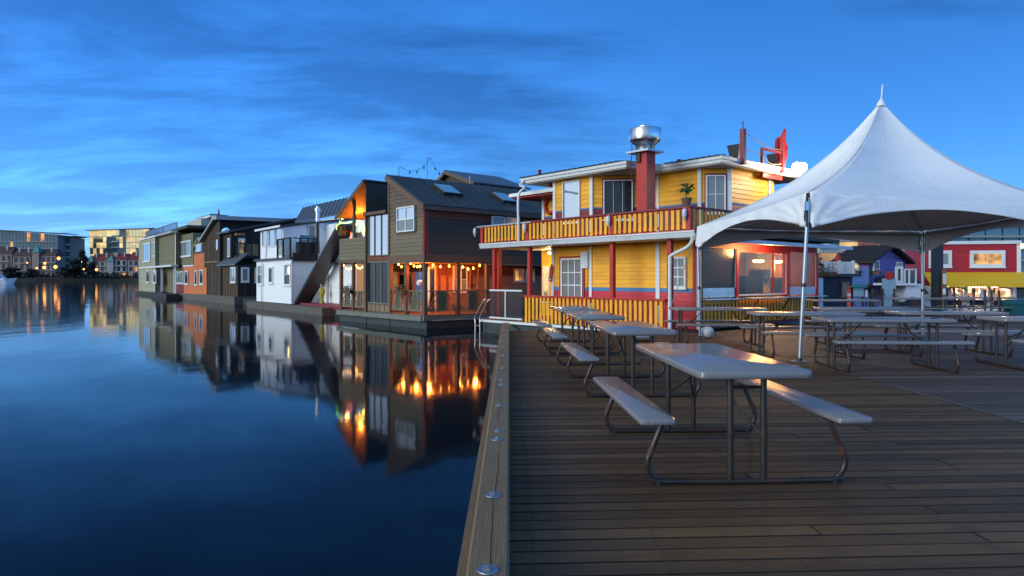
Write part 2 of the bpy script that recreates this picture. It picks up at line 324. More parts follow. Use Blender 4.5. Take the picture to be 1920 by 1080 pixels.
class MB:
    def __init__(s, M=None): s.v = []; s.f = []; s.M = M
    def add(s, vs, fs):
        o = len(s.v); s.v += [(s.M @ Vector(p)) if s.M is not None else Vector(p) for p in vs]; s.f += [[i + o for i in f] for f in fs]; return s
    def box(s, x0, x1, y0, y1, z0, z1):
        x0, x1 = sorted((x0, x1)); y0, y1 = sorted((y0, y1)); z0, z1 = sorted((z0, z1))
        return s.add([(x0,y0,z0),(x1,y0,z0),(x1,y1,z0),(x0,y1,z0),(x0,y0,z1),(x1,y0,z1),(x1,y1,z1),(x0,y1,z1)],
                     [(0,3,2,1),(4,5,6,7),(0,1,5,4),(1,2,6,5),(2,3,7,6),(3,0,4,7)])
    def prism(s, poly, d):
        """closed polygon of 3D points pushed along d"""
        d = Vector(d); a = [Vector(p) for p in poly]; n = len(a)
        nrm = Vector((0, 0, 0))
        for i in range(n): nrm += a[i].cross(a[(i + 1) % n])
        if nrm.dot(d) > 0: a.reverse()
        b = [p + d for p in a]
        return s.add(a + b, [list(range(n)), list(range(2 * n - 1, n - 1, -1))] + [[i, n + i, n + (i + 1) % n, (i + 1) % n] for i in range(n)])
    def hull2(s, lo, hi):
        """two matching rings of points (lofted)"""
        n = len(lo); return s.add(list(lo) + list(hi), [list(range(n))[::-1], list(range(n, 2 * n))] + [[i, (i + 1) % n, n + (i + 1) % n, n + i] for i in range(n)])
    def bar(s, p, q, w, h=None, up=(0, 0, 1)):
        h = h or w; p, q = Vector(p), Vector(q); t = (q - p).normalized(); u = Vector(up)
        if abs(t.dot(u)) > 0.98: u = Vector((0, 1, 0))
        a = t.cross(u).normalized() * (w / 2); b = a.cross(t).normalized() * (h / 2)
        return s.hull2([p - a - b, p + a - b, p + a + b, p - a + b][::-1], [q - a - b, q + a - b, q + a + b, q - a + b][::-1])
    def tube(s, pts, r, n=8, closed=False):
        pts = [Vector(p) for p in pts]; rings = []; m = len(pts); prev = None
        rs = r if isinstance(r, (list, tuple)) else [r] * m
        for i, p in enumerate(pts):
            if closed: t = pts[(i + 1) % m] - pts[i - 1]
            else: t = pts[min(i + 1, m - 1)] - pts[max(i - 1, 0)]
            t.normalize()
            if prev is None:
                u = Vector((0, 0, 1)) if abs(t.z) < 0.9 else Vector((1, 0, 0)); a = t.cross(u).normalized()
            else: a = (prev - t * prev.dot(t)).normalized()
            prev = a; b = t.cross(a)
            rings.append([p + (a * math.cos(k * 2 * math.pi / n) + b * math.sin(k * 2 * math.pi / n)) * rs[i] for k in range(n)])
        vs = [v for rg in rings for v in rg]; fs = []
        for i in range(m if closed else m - 1):
            j = (i + 1) % m
            for k in range(n): fs.append([i*n+k, i*n+(k+1)%n, j*n+(k+1)%n, j*n+k])
        if not closed: fs.append(list(range(n))[::-1]); fs.append([(m-1)*n+k for k in range(n)])
        return s.add(vs, fs)
    def lathe(s, prof, c=(0, 0, 0), n=16):
        vs = []; fs = []; m = len(prof); c = Vector(c)
        for r, z in prof: vs += [c + Vector((r * math.cos(k*2*math.pi/n), r * math.sin(k*2*math.pi/n), z)) for k in range(n)]
        for i in range(m - 1):
            for k in range(n): fs.append([i*n+k, i*n+(k+1)%n, (i+1)*n+(k+1)%n, (i+1)*n+k])
        fs.append(list(range(n))[::-1]); fs.append([(m-1)*n+k for k in range(n)])
        return s.add(vs, fs)
    def ball(s, c, r, n=10, m=6, sq=(1, 1, 1)):
        c = Vector(c); vs = []; fs = []
        for i in range(m + 1):
            a = math.pi * i / m
            for k in range(n): vs.append(c + Vector((r*sq[0]*math.sin(a)*math.cos(2*math.pi*k/n), r*sq[1]*math.sin(a)*math.sin(2*math.pi*k/n), -r*sq[2]*math.cos(a))))
        for i in range(m):
            for k in range(n): fs.append([i*n+k, i*n+(k+1)%n, (i+1)*n+(k+1)%n, (i+1)*n+k])
        return s.add(vs, fs)
    def mesh(s, name, mat, smooth=False):
        me = bpy.data.meshes.new(name); me.from_pydata([tuple(v) for v in s.v], [], s.f)
        if mat: me.materials.append(MAT[mat])
        if smooth:
            me.polygons.foreach_set('use_smooth', [True] * len(me.polygons))
            try: me.set_sharp_from_angle(angle=R(50))
            except Exception: pass
        me.update(); return me
    def build(s, name, mat, parent=None, smooth=False): return new_obj(name, s.mesh(name, mat, smooth), parent)

class Frame:
    """a wall plane of a thing: x to the right as seen from outside, y inwards, z up"""
    def __init__(s, root, L=None):
        s.root = root; s.L = L or Matrix.Identity(4)
        s.Wm = Matrix.Translation(root.location) @ Matrix.Rotation(root.rotation_euler.z, 4, 'Z') @ s.L; s.inv = s.Wm.inverted()
    def sub(s, x, y, deg=0.0): return Frame(s.root, s.L @ Matrix.Translation((x, y, 0)) @ Matrix.Rotation(R(deg), 4, 'Z'))
    def hit(s, px, py, y=0.0):
        o = s.inv @ Vector((0, 0, EYE)); d = (s.inv.to_3x3() @ ray(px, py)); t = (y - o.y) / d.y; p = o + d * t
        return p.x, p.z
    def X(s, px, y=0.0): return s.hit(px, HY, y)[0]
    def Z(s, px, py, y=0.0): return s.hit(px, py, y)[1]
    def mb(s): return MB(s.L)
    def T(s, x, y, z): return s.L @ Matrix.Translation((x, y, z))

def clip(poly, axis, lo, hi):
    """clip a convex 2D polygon to lo..hi along one axis"""
    for sgn, lim in ((1, lo), (-1, -hi)):
        out = []
        for i in range(len(poly)):
            a, b = poly[i], poly[(i + 1) % len(poly)]; da, db = sgn * a[axis] - lim, sgn * b[axis] - lim
            if da >= 0: out.append(a)
            if (da >= 0) != (db >= 0):
                t = da / (da - db); out.append((a[0] + (b[0] - a[0]) * t, a[1] + (b[1] - a[1]) * t))
        poly = out
        if len(poly) < 3: return []
    return poly
def rect(x0, x1, z0, z1): return [(x0, z0), (x1, z0), (x1, z1), (x0, z1)]
def wall(fr, parent, poly, t, mat, y=0.0, name='wall'):
    return fr.mb().prism([(x, y, z) for x, z in poly], (0, t, 0)).build(name, mat, parent)
def siding(fr, parent, poly, pitch, mat, y=0.0, name='siding_board', bands=None):
    """lapped boards, each one a piece: thick lower edge, thin upper edge; bands = [(z_top, material)] from below"""
    z0 = min(p[1] for p in poly); z1 = max(p[1] for p in poly); n = max(1, round((z1 - z0) / pitch)); pitch = (z1 - z0) / n
    for i in range(n):
        a = z0 + i * pitch; c = clip(poly, 1, a + 1e-4, a + pitch - 1e-4)
        if len(c) < 3: continue
        m = mat
        if bands:
            for zt, bm in bands:
                if a + pitch / 2 < zt: m = bm; break
        out = [(x, y - 0.006 - 0.020 * (1 - (z - a) / pitch), z) for x, z in c]; inn = [(x, y + 0.01, z) for x, z in c]
        s = fr.mb(); nn = len(c)
        s.add(out + inn, [list(range(nn)), list(range(2*nn-1, nn-1, -1))] + [[i_, nn+i_, nn+(i_+1)%nn, (i_+1)%nn] for i_ in range(nn)])
        s.build(name, m, parent)
def vboards(fr, parent, poly, pitch, mat, bmat, y=0.0):
    """board and batten"""
    x0 = min(p[0] for p in poly); x1 = max(p[0] for p in poly); n = max(1, round((x1 - x0) / pitch)); pitch = (x1 - x0) / n
    for i in range(n):
        c = clip(poly, 0, x0 + i * pitch + 0.002, x0 + (i + 1) * pitch - 0.002)
        if len(c) >= 3: fr.mb().prism([(x, y - 0.015, z) for x, z in c], (0, 0.02, 0)).build('wall_board', mat, parent)
        if i:
            c = clip(poly, 0, x0 + i * pitch - 0.03, x0 + i * pitch + 0.03)
            if len(c) >= 3: fr.mb().prism([(x, y - 0.045, z) for x, z in c], (0, 0.028, 0)).build('batten', bmat, parent)
def window(fr, parent, x0, x1, z0, z1, y=0.0, nx=1, nz=1, fw=0.06, fm='white_trim', pm='pane_dark', dep=0.07, mw=0.03, sill=True, split=None, name='window', panes=None):
    x0, x1 = sorted((x0, x1)); z0, z1 = sorted((z0, z1))
    s = fr.mb(); s.box(x0, x0+fw, y-dep, y, z0, z1); s.box(x1-fw, x1, y-dep, y, z0, z1); s.box(x0+fw, x1-fw, y-dep, y, z1-fw, z1); s.box(x0+fw, x1-fw, y-dep, y, z0, z0+fw)
    w = s.build(name, fm, parent)
    if sill: fr.mb().box(x0-0.03, x1+0.03, y-dep-0.03, y-0.002, z0-0.045, z0-0.002).build('sill', fm, w)
    xs = [x0 + fw + (x1 - x0 - 2*fw) * i / nx for i in range(nx + 1)]; zs = [z0 + fw + (z1 - z0 - 2*fw) * i / nz for i in range(nz + 1)]
    k = 0
    for i in range(nx):
        for j in range(nz):
            p = (panes[k % len(panes)] if panes else pm); k += 1
            fr.mb().box(xs[i], xs[i+1], y-dep*0.45, y-dep*0.25, zs[j], zs[j+1]).build('pane', p, w)
    for i in range(1, nx): fr.mb().box(xs[i]-mw/2, xs[i]+mw/2, y-dep*0.8, y-dep*0.1, zs[0], zs[-1]).build('muntin', fm, w)
    for j in range(1, nz): fr.mb().box(xs[0], xs[-1], y-dep*0.75, y-dep*0.12, zs[j]-mw/2, zs[j]+mw/2).build('muntin', fm, w)
    return w
def wpx(fr, parent, a, b, y=0.0, **kw):
    """a window whose upper left and lower right corners show at photo pixels a and b on this wall"""
    x0, z1 = fr.hit(a[0], a[1], y); x1, z0 = fr.hit(b[0], b[1], y); return window(fr, parent, x0, x1, z0, z1, y, **kw)
def point_light(name, loc, rgb, power, parent=None, radius=0.06):
    d = bpy.data.lights.new(name, 'POINT'); d.energy = power; d.color = rgb; d.shadow_soft_size = radius
    o = new_obj(name, d, parent); o.location = loc; return o

# ---------------------------------------------------------------- water, dock and boardwalk
WZ = -0.49
wt = MB().add([(-2500, -300, WZ), (2500, -300, WZ), (2500, 3000, WZ), (-2500, 3000, WZ)], [(0, 1, 2, 3)]).build('water', 'water'); wt['kind'] = 'structure'

ROT = R(2.8)
def front_line(y): return 4.0 + (17.1 - y) * 0.646 / 0.763       # x of the yellow houseboat's veranda line at depth y
def side_line(y): return 4.75 + (y - 16.3) * 0.763 / 0.646
dock = MB().box(-0.16, 4.66, -1.0, 16.2, -0.75, -0.055).build('dock', 'float_dark'); dock['kind'] = 'structure'
MB().prism([(-0.16, 16.2, -0.055), (4.66, 16.2, -0.055), (4.6, 16.25, -0.055), (3.7, 17.3, -0.055), (-0.16, 17.3, -0.055)], (0, 0, -0.6)).build('joist_bed', 'float_dark', dock)
pm_cache = {}
MB().prism([(-0.02, -0.9, -0.02), (4.65, -0.9, -0.02), (4.65, 16.2, -0.02), (3.7, 17.28, -0.02), (-0.02, 17.28, -0.02)], (0, 0, 0.0155)).build('joint_shade', 'crack', dock)  # near-black sheet: shade painted into the plank gaps
def plank(parent, x0, x1, y0, w, z, mat, rot=ROT):
    """one deck plank laid across the dock"""
    ln = round(x1 - x0, 2)
    key = (ln, mat, round(w, 3))
    if key not in pm_cache:
        s = MB(); e = 0.002; a, b = 0.0, ln
        s.hull2([(a, 0, -0.05), (b, 0, -0.05), (b, w, -0.05), (a, w, -0.05)], [(a, 0, -e), (b, 0, -e), (b, w, -e), (a, w, -e)])
        s.hull2([(a, 0, -e), (b, 0, -e), (b, w, -e), (a, w, -e)], [(a + e, e, 0), (b - e, e, 0), (b - e, w - e, 0), (a + e, w - e, 0)])
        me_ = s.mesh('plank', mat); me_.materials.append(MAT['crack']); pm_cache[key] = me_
        for pf in me_.polygons: pf.material_index = 0 if pf.normal.z > 0.9 else 1      # sides painted near black as shade in the gaps
    M_ = Matrix.Translation((x0, y0 + x0 * math.tan(rot), z + random.uniform(-0.001, 0.001))) @ Matrix.Rotation(rot + random.uniform(-0.001, 0.001), 4, 'Z') @ Matrix.Rotation(random.uniform(-0.004, 0.004), 4, 'X')
    return new_obj('plank', pm_cache[key], parent, M_)
y = 1.6; k = 0
while y < 17.15:
    w = 0.140
    xr = 4.66 if y < 16.0 else min(4.66, front_line(y) - 0.15)
    j = random.choice((None, None, 1.6, 2.4, 3.1))
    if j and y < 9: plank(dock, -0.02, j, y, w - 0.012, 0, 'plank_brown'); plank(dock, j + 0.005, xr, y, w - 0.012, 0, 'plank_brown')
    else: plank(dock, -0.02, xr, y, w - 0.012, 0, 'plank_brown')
    y += w; k += 1
# screw heads over the joists, two to a plank
s = MB(); y = 1.6; hexa = [(0.0045 * math.cos(a * math.pi / 3), 0.0045 * math.sin(a * math.pi / 3)) for a in range(6)]
while y < 9.0:
    for jx in range(8):
        for dy in (0.03, 0.10):
            cx_, cy_ = 0.12 + jx * 0.61 + random.uniform(-0.012, 0.012), y + dy + random.uniform(-0.006, 0.006); cy_ += cx_ * math.tan(ROT)
            s.hull2([(cx_ + a, cy_ + b, -0.004) for a, b in hexa], [(cx_ + a, cy_ + b, 0.0035) for a, b in hexa])
    y += 0.140
sc_ = s.build('screw_heads', 'float_dark', dock); sc_['kind'] = 'stuff'
walk = MB().add([(4.70, -1, -0.07), (30, -1, -0.07), (30, 25, -0.07), (14.0, 25, -0.07), (side_line(16.5) - 0.3, 16.5, -0.07), (4.70, 16.5, -0.07)], [(0, 1, 2, 3, 4, 5)]).build('boardwalk', 'float_dark'); walk['kind'] = 'structure'
MB().prism([(4.70, -1, -0.075), (30, -1, -0.075), (30, 25, -0.075), (14.0, 25, -0.075), (side_line(16.5) - 0.3, 16.5, -0.075), (4.70, 16.5, -0.075)], (0, 0, -0.7)).build('float_body', 'float_dark', walk)
MB().prism([(4.705, -0.9, -0.04), (29.9, -0.9, -0.04), (29.9, 24.9, -0.04), (14.0, 24.9, -0.04), (side_line(16.5) - 0.3, 16.5, -0.04), (4.705, 16.5, -0.04)], (0, 0, 0.0235)).build('joint_shade', 'crack', walk)  # the same painted shade in the boardwalk gaps
y = 2.0
while y < 24.5:
    w = 0.19
    xl = 4.70 if y < 16.0 else side_line(y) - 0.12
    xe = min(28.0, 9.0 + y * 0.95); xm = xl + (xe - xl) * random.uniform(0.25, 0.6)
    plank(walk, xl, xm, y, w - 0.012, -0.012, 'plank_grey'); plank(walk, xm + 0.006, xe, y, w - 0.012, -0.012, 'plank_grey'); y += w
# a worn pale edging strip where the two decks meet
tag(MB().prism([(4.668, 5.6, 0.003), (4.69, 5.6, 0.003), (4.70, 8.1, 0.003), (4.69, 8.5, 0.003), (4.675, 8.1, 0.003)], (0, 0, 0.006)).build('edging_strip', 'concrete_float'),
    'worn pale strip along the seam between brown dock and grey boardwalk', 'edging')
# lower walkway on which the far stalls stand
lw = MB().box(11, 60, 25.05, 60, -1.0, -0.32).build('lower_walkway', 'plank_grey'); lw['kind'] = 'structure'

# timber kerb along the dock edge
BD = [14.5, 13.4, 12.1, 11.1, 9.83, 8.46, 7.48, 7.14, 5.98, 4.97, 4.71, 3.5, 2.6]
def kerb(y0, y1, label):
    t = thing('timber_kerb', (-0.083, (y0 + y1) / 2, 0), 0, label, 'kerb timber', 'timbers along the dock edge'); yc = (y0 + y1) / 2
    a, b = y0 - yc + 0.004, y1 - yc - 0.004; h = 0.20; e = 0.012
    s = MB(); pr = lambda y_: [(-0.083, y_, 0.006), (0.083, y_, 0.006), (0.083, y_, h - e), (0.083 - e, y_, h), (-0.083 + e, y_, h), (-0.083, y_, h - e)]
    s.hull2(pr(a)[::-1], pr(b)[::-1]); s.build('beam', 'kerb_wood', t)
    MB().box(-0.128, -0.086, a, b, -0.45, 0.13).build('fascia_board', 'kerb_wood', t)
    pts = []; yy = a + 0.1; x = 0.0
    while yy < b - 0.1: pts.append((x, yy)); yy += 0.13; x = max(-0.02, min(0.02, x + random.uniform(-0.007, 0.007)))
    s = MB()
    for p, q in zip(pts, pts[1:]):
        if random.random() < 0.82: s.prism([(p[0] - 0.0018, p[1], h - 0.004), (p[0] + 0.0018, p[1], h - 0.004), (q[0] + 0.0018, q[1], h - 0.004), (q[0] - 0.0018, q[1], h - 0.004)], (0, 0, 0.0048))
    s.build('crack', 'crack', t)
    for d in BD:
        if y0 < d < y1:
            bp = MB().lathe([(0.040, 0), (0.043, 0.002), (0.041, 0.005), (0.018, 0.006)], (random.uniform(-0.008, 0.008), d - yc, h), 18).build('washer_plate', 'galvanised', t, True)
            MB().lathe([(0.019, 0.0055), (0.019, 0.016), (0.010, 0.017), (0.010, 0.024), (0.006, 0.025)], (0, d - yc, h), 6).build('bolt', 'galvanised', bp)
kerb(0.6, 4.83, 'nearest timber kerb beam at the water edge with a long crack and two bolts')
kerb(4.83, 7.3, 'middle timber kerb beam between the two beam joints on the dock edge')
kerb(7.3, 17.3, 'farthest and longest timber kerb beam ending at the yellow houseboat')

# ---------------------------------------------------------------- picnic tables
def rounded(x0, x1, y0, y1, r, n=4):
    pts = []
    for cx_, cy_, a0 in ((x1 - r, y1 - r, 0), (x0 + r, y1 - r, 90), (x0 + r, y0 + r, 180), (x1 - r, y0 + r, 270)):
        for i in range(n + 1): a = R(a0 + 90 * i / n); pts.append((cx_ + r * math.cos(a), cy_ + r * math.sin(a)))
    return pts
def slab(x0, x1, y0, y1, z0, z1, r, e=0.008):
    p = rounded(x0, x1, y0, y1, r); cx_, cy_ = (x0 + x1) / 2, (y0 + y1) / 2
    ins = [(x + (-e if x > cx_ else e), y_ + (-e if y_ > cy_ else e)) for x, y_ in p]
    n = len(p); s = MB()
    vs = [(x, y_, z0 + e) for x, y_ in p] + [(x, y_, z1 - e) for x, y_ in p] + [(x, y_, z1) for x, y_ in ins] + [(x, y_, z0) for x, y_ in ins]
    fs = [list(range(2*n, 3*n)), list(range(4*n-1, 3*n-1, -1))]
    for a, b in ((0, 1), (1, 2), (3, 0)): fs += [[a*n+i, a*n+(i+1)%n, b*n+(i+1)%n, b*n+i] for i in range(n)]
    return s.add(vs, fs)
TL, TH = 1.80, 0.745
def arc(pts, n=8):
    """smooth curve through control points (Catmull-Rom)"""
    P = [Vector(p) for p in pts]; P = [P[0] * 2 - P[1]] + P + [P[-1] * 2 - P[-2]]; out = []
    for i in range(1, len(P) - 2):
        for k_ in range(n):
            t = k_ / n; a, b, c, d = P[i-1:i+3]
            out.append(0.5 * ((2*b) + (c - a)*t + (2*a - 5*b + 4*c - d)*t*t + (3*b - a - 3*c + d)*t**3))
    return out + [P[-2]]
def make_table():
    t = thing('picnic_table', (0, 0, 0))
    slab(-0.36, 0.36, -TL/2, TL/2, TH - 0.052, TH, 0.05).build('tabletop', 'table_grey', t, True)
    for sx in (-1, 1): slab(sx*0.615 - 0.113, sx*0.615 + 0.113, -TL/2 - 0.01, TL/2 + 0.01, 0.415, 0.455, 0.025).build('bench', 'bench_grey', t, True)
    for sy in (-1, 1):
        y = sy * 0.73
        half = [(0.540, 0.415), (0.580, 0.31), (0.622, 0.21), (0.640, 0.145), (0.625, 0.085), (0.585, 0.045), (0.52, 0.022)]
        cv = arc([(-x, y, z) for x, z in half] + [(x, y, z) for x, z in half[::-1]], 4)
        fr_ = MB().tube(cv, 0.0195, 8).build('end_frame', 'frame_brown', t, True)
        for sx in (-1, 1):
            MB().tube([(sx*0.108, y, 0.025), (sx*0.108, y, TH - 0.052)], 0.0205, 10).build('pole', 'frame_brown', fr_, True)
            MB().lathe([(0.0235, 0), (0.0245, 0.02), (0.0235, 0.04)], (sx*0.108, y, 0.30), 10).build('pole_joint', 'frame_brown', fr_, True)
            MB().lathe([(0.024, 0.0), (0.024, 0.03)], (sx*0.57, y, 0.0), 8).build('foot_cap', 'black_plastic', fr_)
            MB().tube([(sx*0.605, y, 0.250), (sx*0.620, y, 0.213), (sx*0.629, y, 0.190)], 0.0212, 8).build('rust_patch', 'rust', fr_, True)
            MB().bar((sx*0.545, y - 0.05, 0.410), (sx*0.545, y + 0.05, 0.410), 0.06, 0.012).build('bench_bracket', 'frame_brown', fr_)
        MB().tube([(-0.108, y, 0.34), (-0.01, y - sy*0.30, 0.52), (0.02, y - sy*0.44, TH - 0.06)], 0.010, 6).build('brace', 'frame_brown', t, True)
        MB().tube([(0.108, y, 0.30), (0.03, y - sy*0.20, 0.43), (-0.01, y - sy*0.30, 0.52)], 0.009, 6).build('brace', 'frame_brown', t, True)
        MB().tube([(-0.108, y, 0.62), (0.108, y, 0.62)], 0.012, 6).build('cross_tie', 'frame_brown', t, True)
    return t
def copy_tree(o, parent=None):
    c = o.copy(); col.objects.link(c); c.parent = parent
    for ch in list(o.children): copy_tree(ch, c)
    return c
GT = 'grey picnic tables with attached benches'
T_ = [
 (1.490, 5.09, 0.0, 2.2, 'nearest grey picnic table, standing alone in the foreground beside the water', 'row'),
 (1.445, 8.30, 0.0, 2.4, 'second grey picnic table in the row running from the foreground to the houseboat', 'row'),
 (1.34, 11.1, 0.0, 2.6, 'third grey picnic table in the row, behind two others along the dock', 'row'),
 (1.25, 13.5, 0.0, 3.0, 'fourth and last grey picnic table of the row, closest to the yellow slatted fence', 'row'),
 (4.18, 13.75, -0.012, -92, 'picnic table in front of the serving counter, left of the white tent leg', 'tent'),
 (5.12, 11.85, -0.012, -93, 'picnic table just behind the front leg of the white tent', 'tent'),
 (5.52, 10.12, -0.012, -94, 'nearest picnic table under the front of the tent, both end frames in full view', 'tent'),
 (7.15, 13.75, -0.012, -92, 'picnic table under the tent, half hidden behind nearer ones, left of the back leg', 'tent'),
 (7.75, 12.15, -0.012, -93, 'picnic table under the tent just right of its back leg', 'tent'),
 (8.15, 10.25, -0.012, -94, 'picnic table cut off by the right edge of the picture', 'tent'),
 (9.35, 19.2, -0.012, -90, 'far picnic table beyond the tent, by the dark navy hut', 'far'),
 (12.6, 21.0, -0.012, -91, 'far picnic table beside the black covered heap beyond the tent', 'far'),
 (14.9, 21.6, -0.012, -90, 'far picnic table behind the thick black piling', 'far'),
]
proto = make_table()
for i, (x, yy, z, a, lab, kind) in enumerate(T_):
    o = proto if i == 0 else copy_tree(proto)
    o.location = (x, yy, z); o.rotation_euler = (0, 0, R(a)); tag(o, lab, 'picnic table', GT)

# ---------------------------------------------------------------- the white peaked tent
PEAK = Vector((7.08, 13.0, 4.70))
CN = [Vector((4.73, 10.8, 2.68)), Vector((4.14, 15.0, 2.46)), Vector((9.02, 14.9, 2.36)), Vector((9.55, 11.5, 2.56))]   # eave corners: front, left, back, right
BASE = [Vector((4.59, 10.8, 0)), Vector((4.19, 15.0, 0)), Vector((9.02, 14.9, 0)), Vector((9.55, 11.5, 0))]
DROP = [0.57, 0.52, 0.50, 0.52]
tent = thing('event_tent', (PEAK.x, PEAK.y, 0), 0, 'white peaked canopy tent over the picnic tables, with arched valances', 'tent')
TO = Vector((PEAK.x, PEAK.y, 0))
NS, NT = 28, 22
def canopy_pt(i, u, t):
    a, b = CN[i], CN[(i + 1) % 4]; E = a.lerp(b, u); E.z -= 0.035 * math.sin(math.pi * u); w = abs(2 * u - 1) ** 2; p = E.lerp(PEAK, t)
    g = (0.30*t + 0.25*t*t + 0.45*t**4) * (1 - w) + (0.52*t + 0.20*t*t + 0.28*t**4) * w
    p.z = E.z + (PEAK.z - E.z) * g - 0.012 * math.sin(t * 9 + u * 5) * (1 - t) * (1 - w); return p - TO
for i in range(4):      # welded seams along the hips and down the panels
    for u in (0.0, 0.34, 0.67): MB().tube([canopy_pt(i, u, k / 20) + Vector((0, 0, 0.0015)) for k in range(20)], 0.0045, 5).build('seam', 'tent_seam', tent)
s = MB()
for i in range(4):
    a, b = CN[i], CN[(i + 1) % 4]; vs = []; fs = []
    for iu in range(NS + 1):
        u = iu / NS; E = a.lerp(b, u); E.z -= 0.035 * math.sin(math.pi * u); w = abs(2 * u - 1) ** 2
        for it in range(NT + 1):
            t = it / NT; p = E.lerp(PEAK, t)
            g = (0.30*t + 0.25*t*t + 0.45*t**4) * (1 - w) + (0.52*t + 0.20*t*t + 0.28*t**4) * w
            p.z = E.z + (PEAK.z - E.z) * g - 0.012 * math.sin(t * 9 + u * 5) * (1 - t) * (1 - w) + 0.010 * (1 - t) ** 1.5 * w * math.sin(u * 75 + t * 4)
            vs.append(p - TO)
    for iu in range(NS):
        for it in range(NT): q = iu * (NT + 1) + it; fs.append([q, q + NT + 1, q + NT + 2, q + 1])
    s.add(vs, [f[::-1] for f in fs])
cp = s.build('canopy', 'tent_cloth', tent); cp.data.polygons.foreach_set('use_smooth', [True] * len(cp.data.polygons))
md = cp.modifiers.new('cloth', 'SOLIDIFY'); md.thickness = 0.004; md.offset = -1
for i in range(4):
    a, b = CN[i], CN[(i + 1) % 4]; da, db = DROP[i], DROP[(i + 1) % 4]; n2, m2 = 72, 10
    ctr = (a + b) / 2 - PEAK; ctr.z = 0; out = ctr - (b - a).normalized() * ctr.dot((b - a).normalized()); out.normalize()
    vs = []; fs = []
    for iu in range(n2 + 1):
        u = 0.004 + 0.992 * iu / n2; E = a.lerp(b, u); E.z -= 0.035 * math.sin(math.pi * u)
        hc = da if u < 0.5 else db; h = 0.155 + (hc - 0.155) * abs(2*u - 1) ** 1.9
        du = min(u, 1 - u); near = max(0, 1 - du / 0.30)
        for iv in range(m2 + 1):
            v = iv / m2
            fold = 0.034 * near ** 1.5 * math.sin((math.atan2(du * 4 + 0.02, 1.05 - v)) * 17 + i) * (0.2 + v) + 0.006 * math.sin(u * 40 + v * 3)
            p = E + Vector((0, 0, -h * v)) + out * (0.015 + 0.03 * v + fold); vs.append(p - TO)
    for iu in range(n2):
        for iv in range(m2): q = iu * (m2 + 1) + iv; fs.append([q, q + 1, q + m2 + 2, q + m2 + 1])
    vl = MB().add(vs, [f[::-1] for f in fs]).build('valance', 'tent_cloth', tent); vl.data.polygons.foreach_set('use_smooth', [True] * len(vl.data.polygons))
    md = vl.modifiers.new('cloth', 'SOLIDIFY'); md.thickness = 0.004; md.offset = 0
    lo = Vector((0, 0, -0.10)); inn = -out * 0.05
    MB().tube([a + lo + inn - TO, b + lo + inn - TO], 0.028, 10).build('eave_tube', 'soffit', tent, True)
for i in range(4):
    top = CN[i] + Vector((0, 0, -0.10)); base = BASE[i].copy()
    leg = MB().tube([base - TO, top - TO], 0.030, 12).build('leg', 'galvanised', tent, True)
    MB().box(base.x - TO.x - 0.10, base.x - TO.x + 0.10, base.y - TO.y - 0.08, base.y - TO.y + 0.08, 0.0, 0.012).build('foot_plate', 'galvanised', leg)
    MB().lathe([(0.045, 0.012), (0.045, 0.05), (0.036, 0.06)], base - TO, 12).build('foot_socket', 'black_iron', leg, True)
    m_ = base.lerp(top, 0.47) - TO; MB().lathe([(0.036, -0.03), (0.038, 0), (0.036, 0.03)], m_, 12).build('leg_joint', 'black_iron', leg, True)
    dirn = (CN[i] - PEAK); dirn.z = 0; dirn.normalize()
    st = MB().bar(CN[i] + dirn * 0.045 + Vector((0, 0, -0.02)) - TO, CN[i] + dirn * 0.05 + Vector((0, 0, -DROP[i] + 0.02)) - TO, 0.028, 0.008).build('corner_strap', 'black_plastic', tent)
    c_ = CN[i] + dirn * 0.06 + Vector((0, 0, -0.22)) - TO
    MB().box(c_.x - 0.025, c_.x + 0.025, c_.y - 0.02, c_.y + 0.02, c_.z - 0.07, c_.z + 0.07).build('ratchet', 'steel', st)
CB = Vector((PEAK.x, PEAK.y, 2.75))
mast = MB().tube([CB - TO, PEAK + Vector((0, 0, 0.02)) - TO], 0.03, 10).build('mast', 'galvanised', tent, True)
MB().tube([PEAK - TO + Vector((0, 0, -0.02)), PEAK - TO + Vector((0.03, 0, 0.31))], 0.016, 8).build('finial', 'white_trim', tent, True)
MB().lathe([(0.09, -0.10), (0.06, -0.02), (0.022, 0.03)], PEAK - TO, 16).build('peak_cap', 'tent_cloth', tent, True)
for i in range(4): MB().tube([CN[i] + Vector((0, 0, -0.12)) - TO, CB - TO], 0.007, 6).build('cable', 'steel', tent)

# ---------------------------------------------------------------- the yellow and red houseboat
YR = thing('yellow_houseboat', (4.0, 17.1, 0), math.atan2(-0.763, 0.646), 'two storey yellow houseboat with red band, white trim and slatted balcony', 'houseboat')
F = Frame(YR)
WY = 1.0                                            # ground floor wall stands back from the veranda line
XL = F.X(907); XS = F.X(1311, WY)                    # left end, right corner
zG = F.Z(1145, 452)                                  # gutter height
def b_(fr, name, mat, *c, parent=YR): return fr.mb().box(*c).build(name, mat, parent)
b_(F, 'hull', 'hull_grey', XL - 0.15, XS + 0.02, 0.08, 9.0, -0.85, -0.13)
b_(F, 'veranda_floor', 'plank_grey', XL - 0.1, XS - 0.03, 0.0, 1.6, -0.125, -0.02)
b_(F, 'base_beam', 'white_trim', XL - 0.12, 0.0, -0.05, -0.002, -0.12, -0.045)
fb = F.mb().prism([(XL - 0.16, 0.1, -0.05), (XL - 0.16, -0.02, -0.05), (XL + 0.5, -0.02, -0.35), (XL + 0.5, 0.1, -0.35)], (1.4, 0, 0)).build('hull_bow', 'hull_grey', YR)
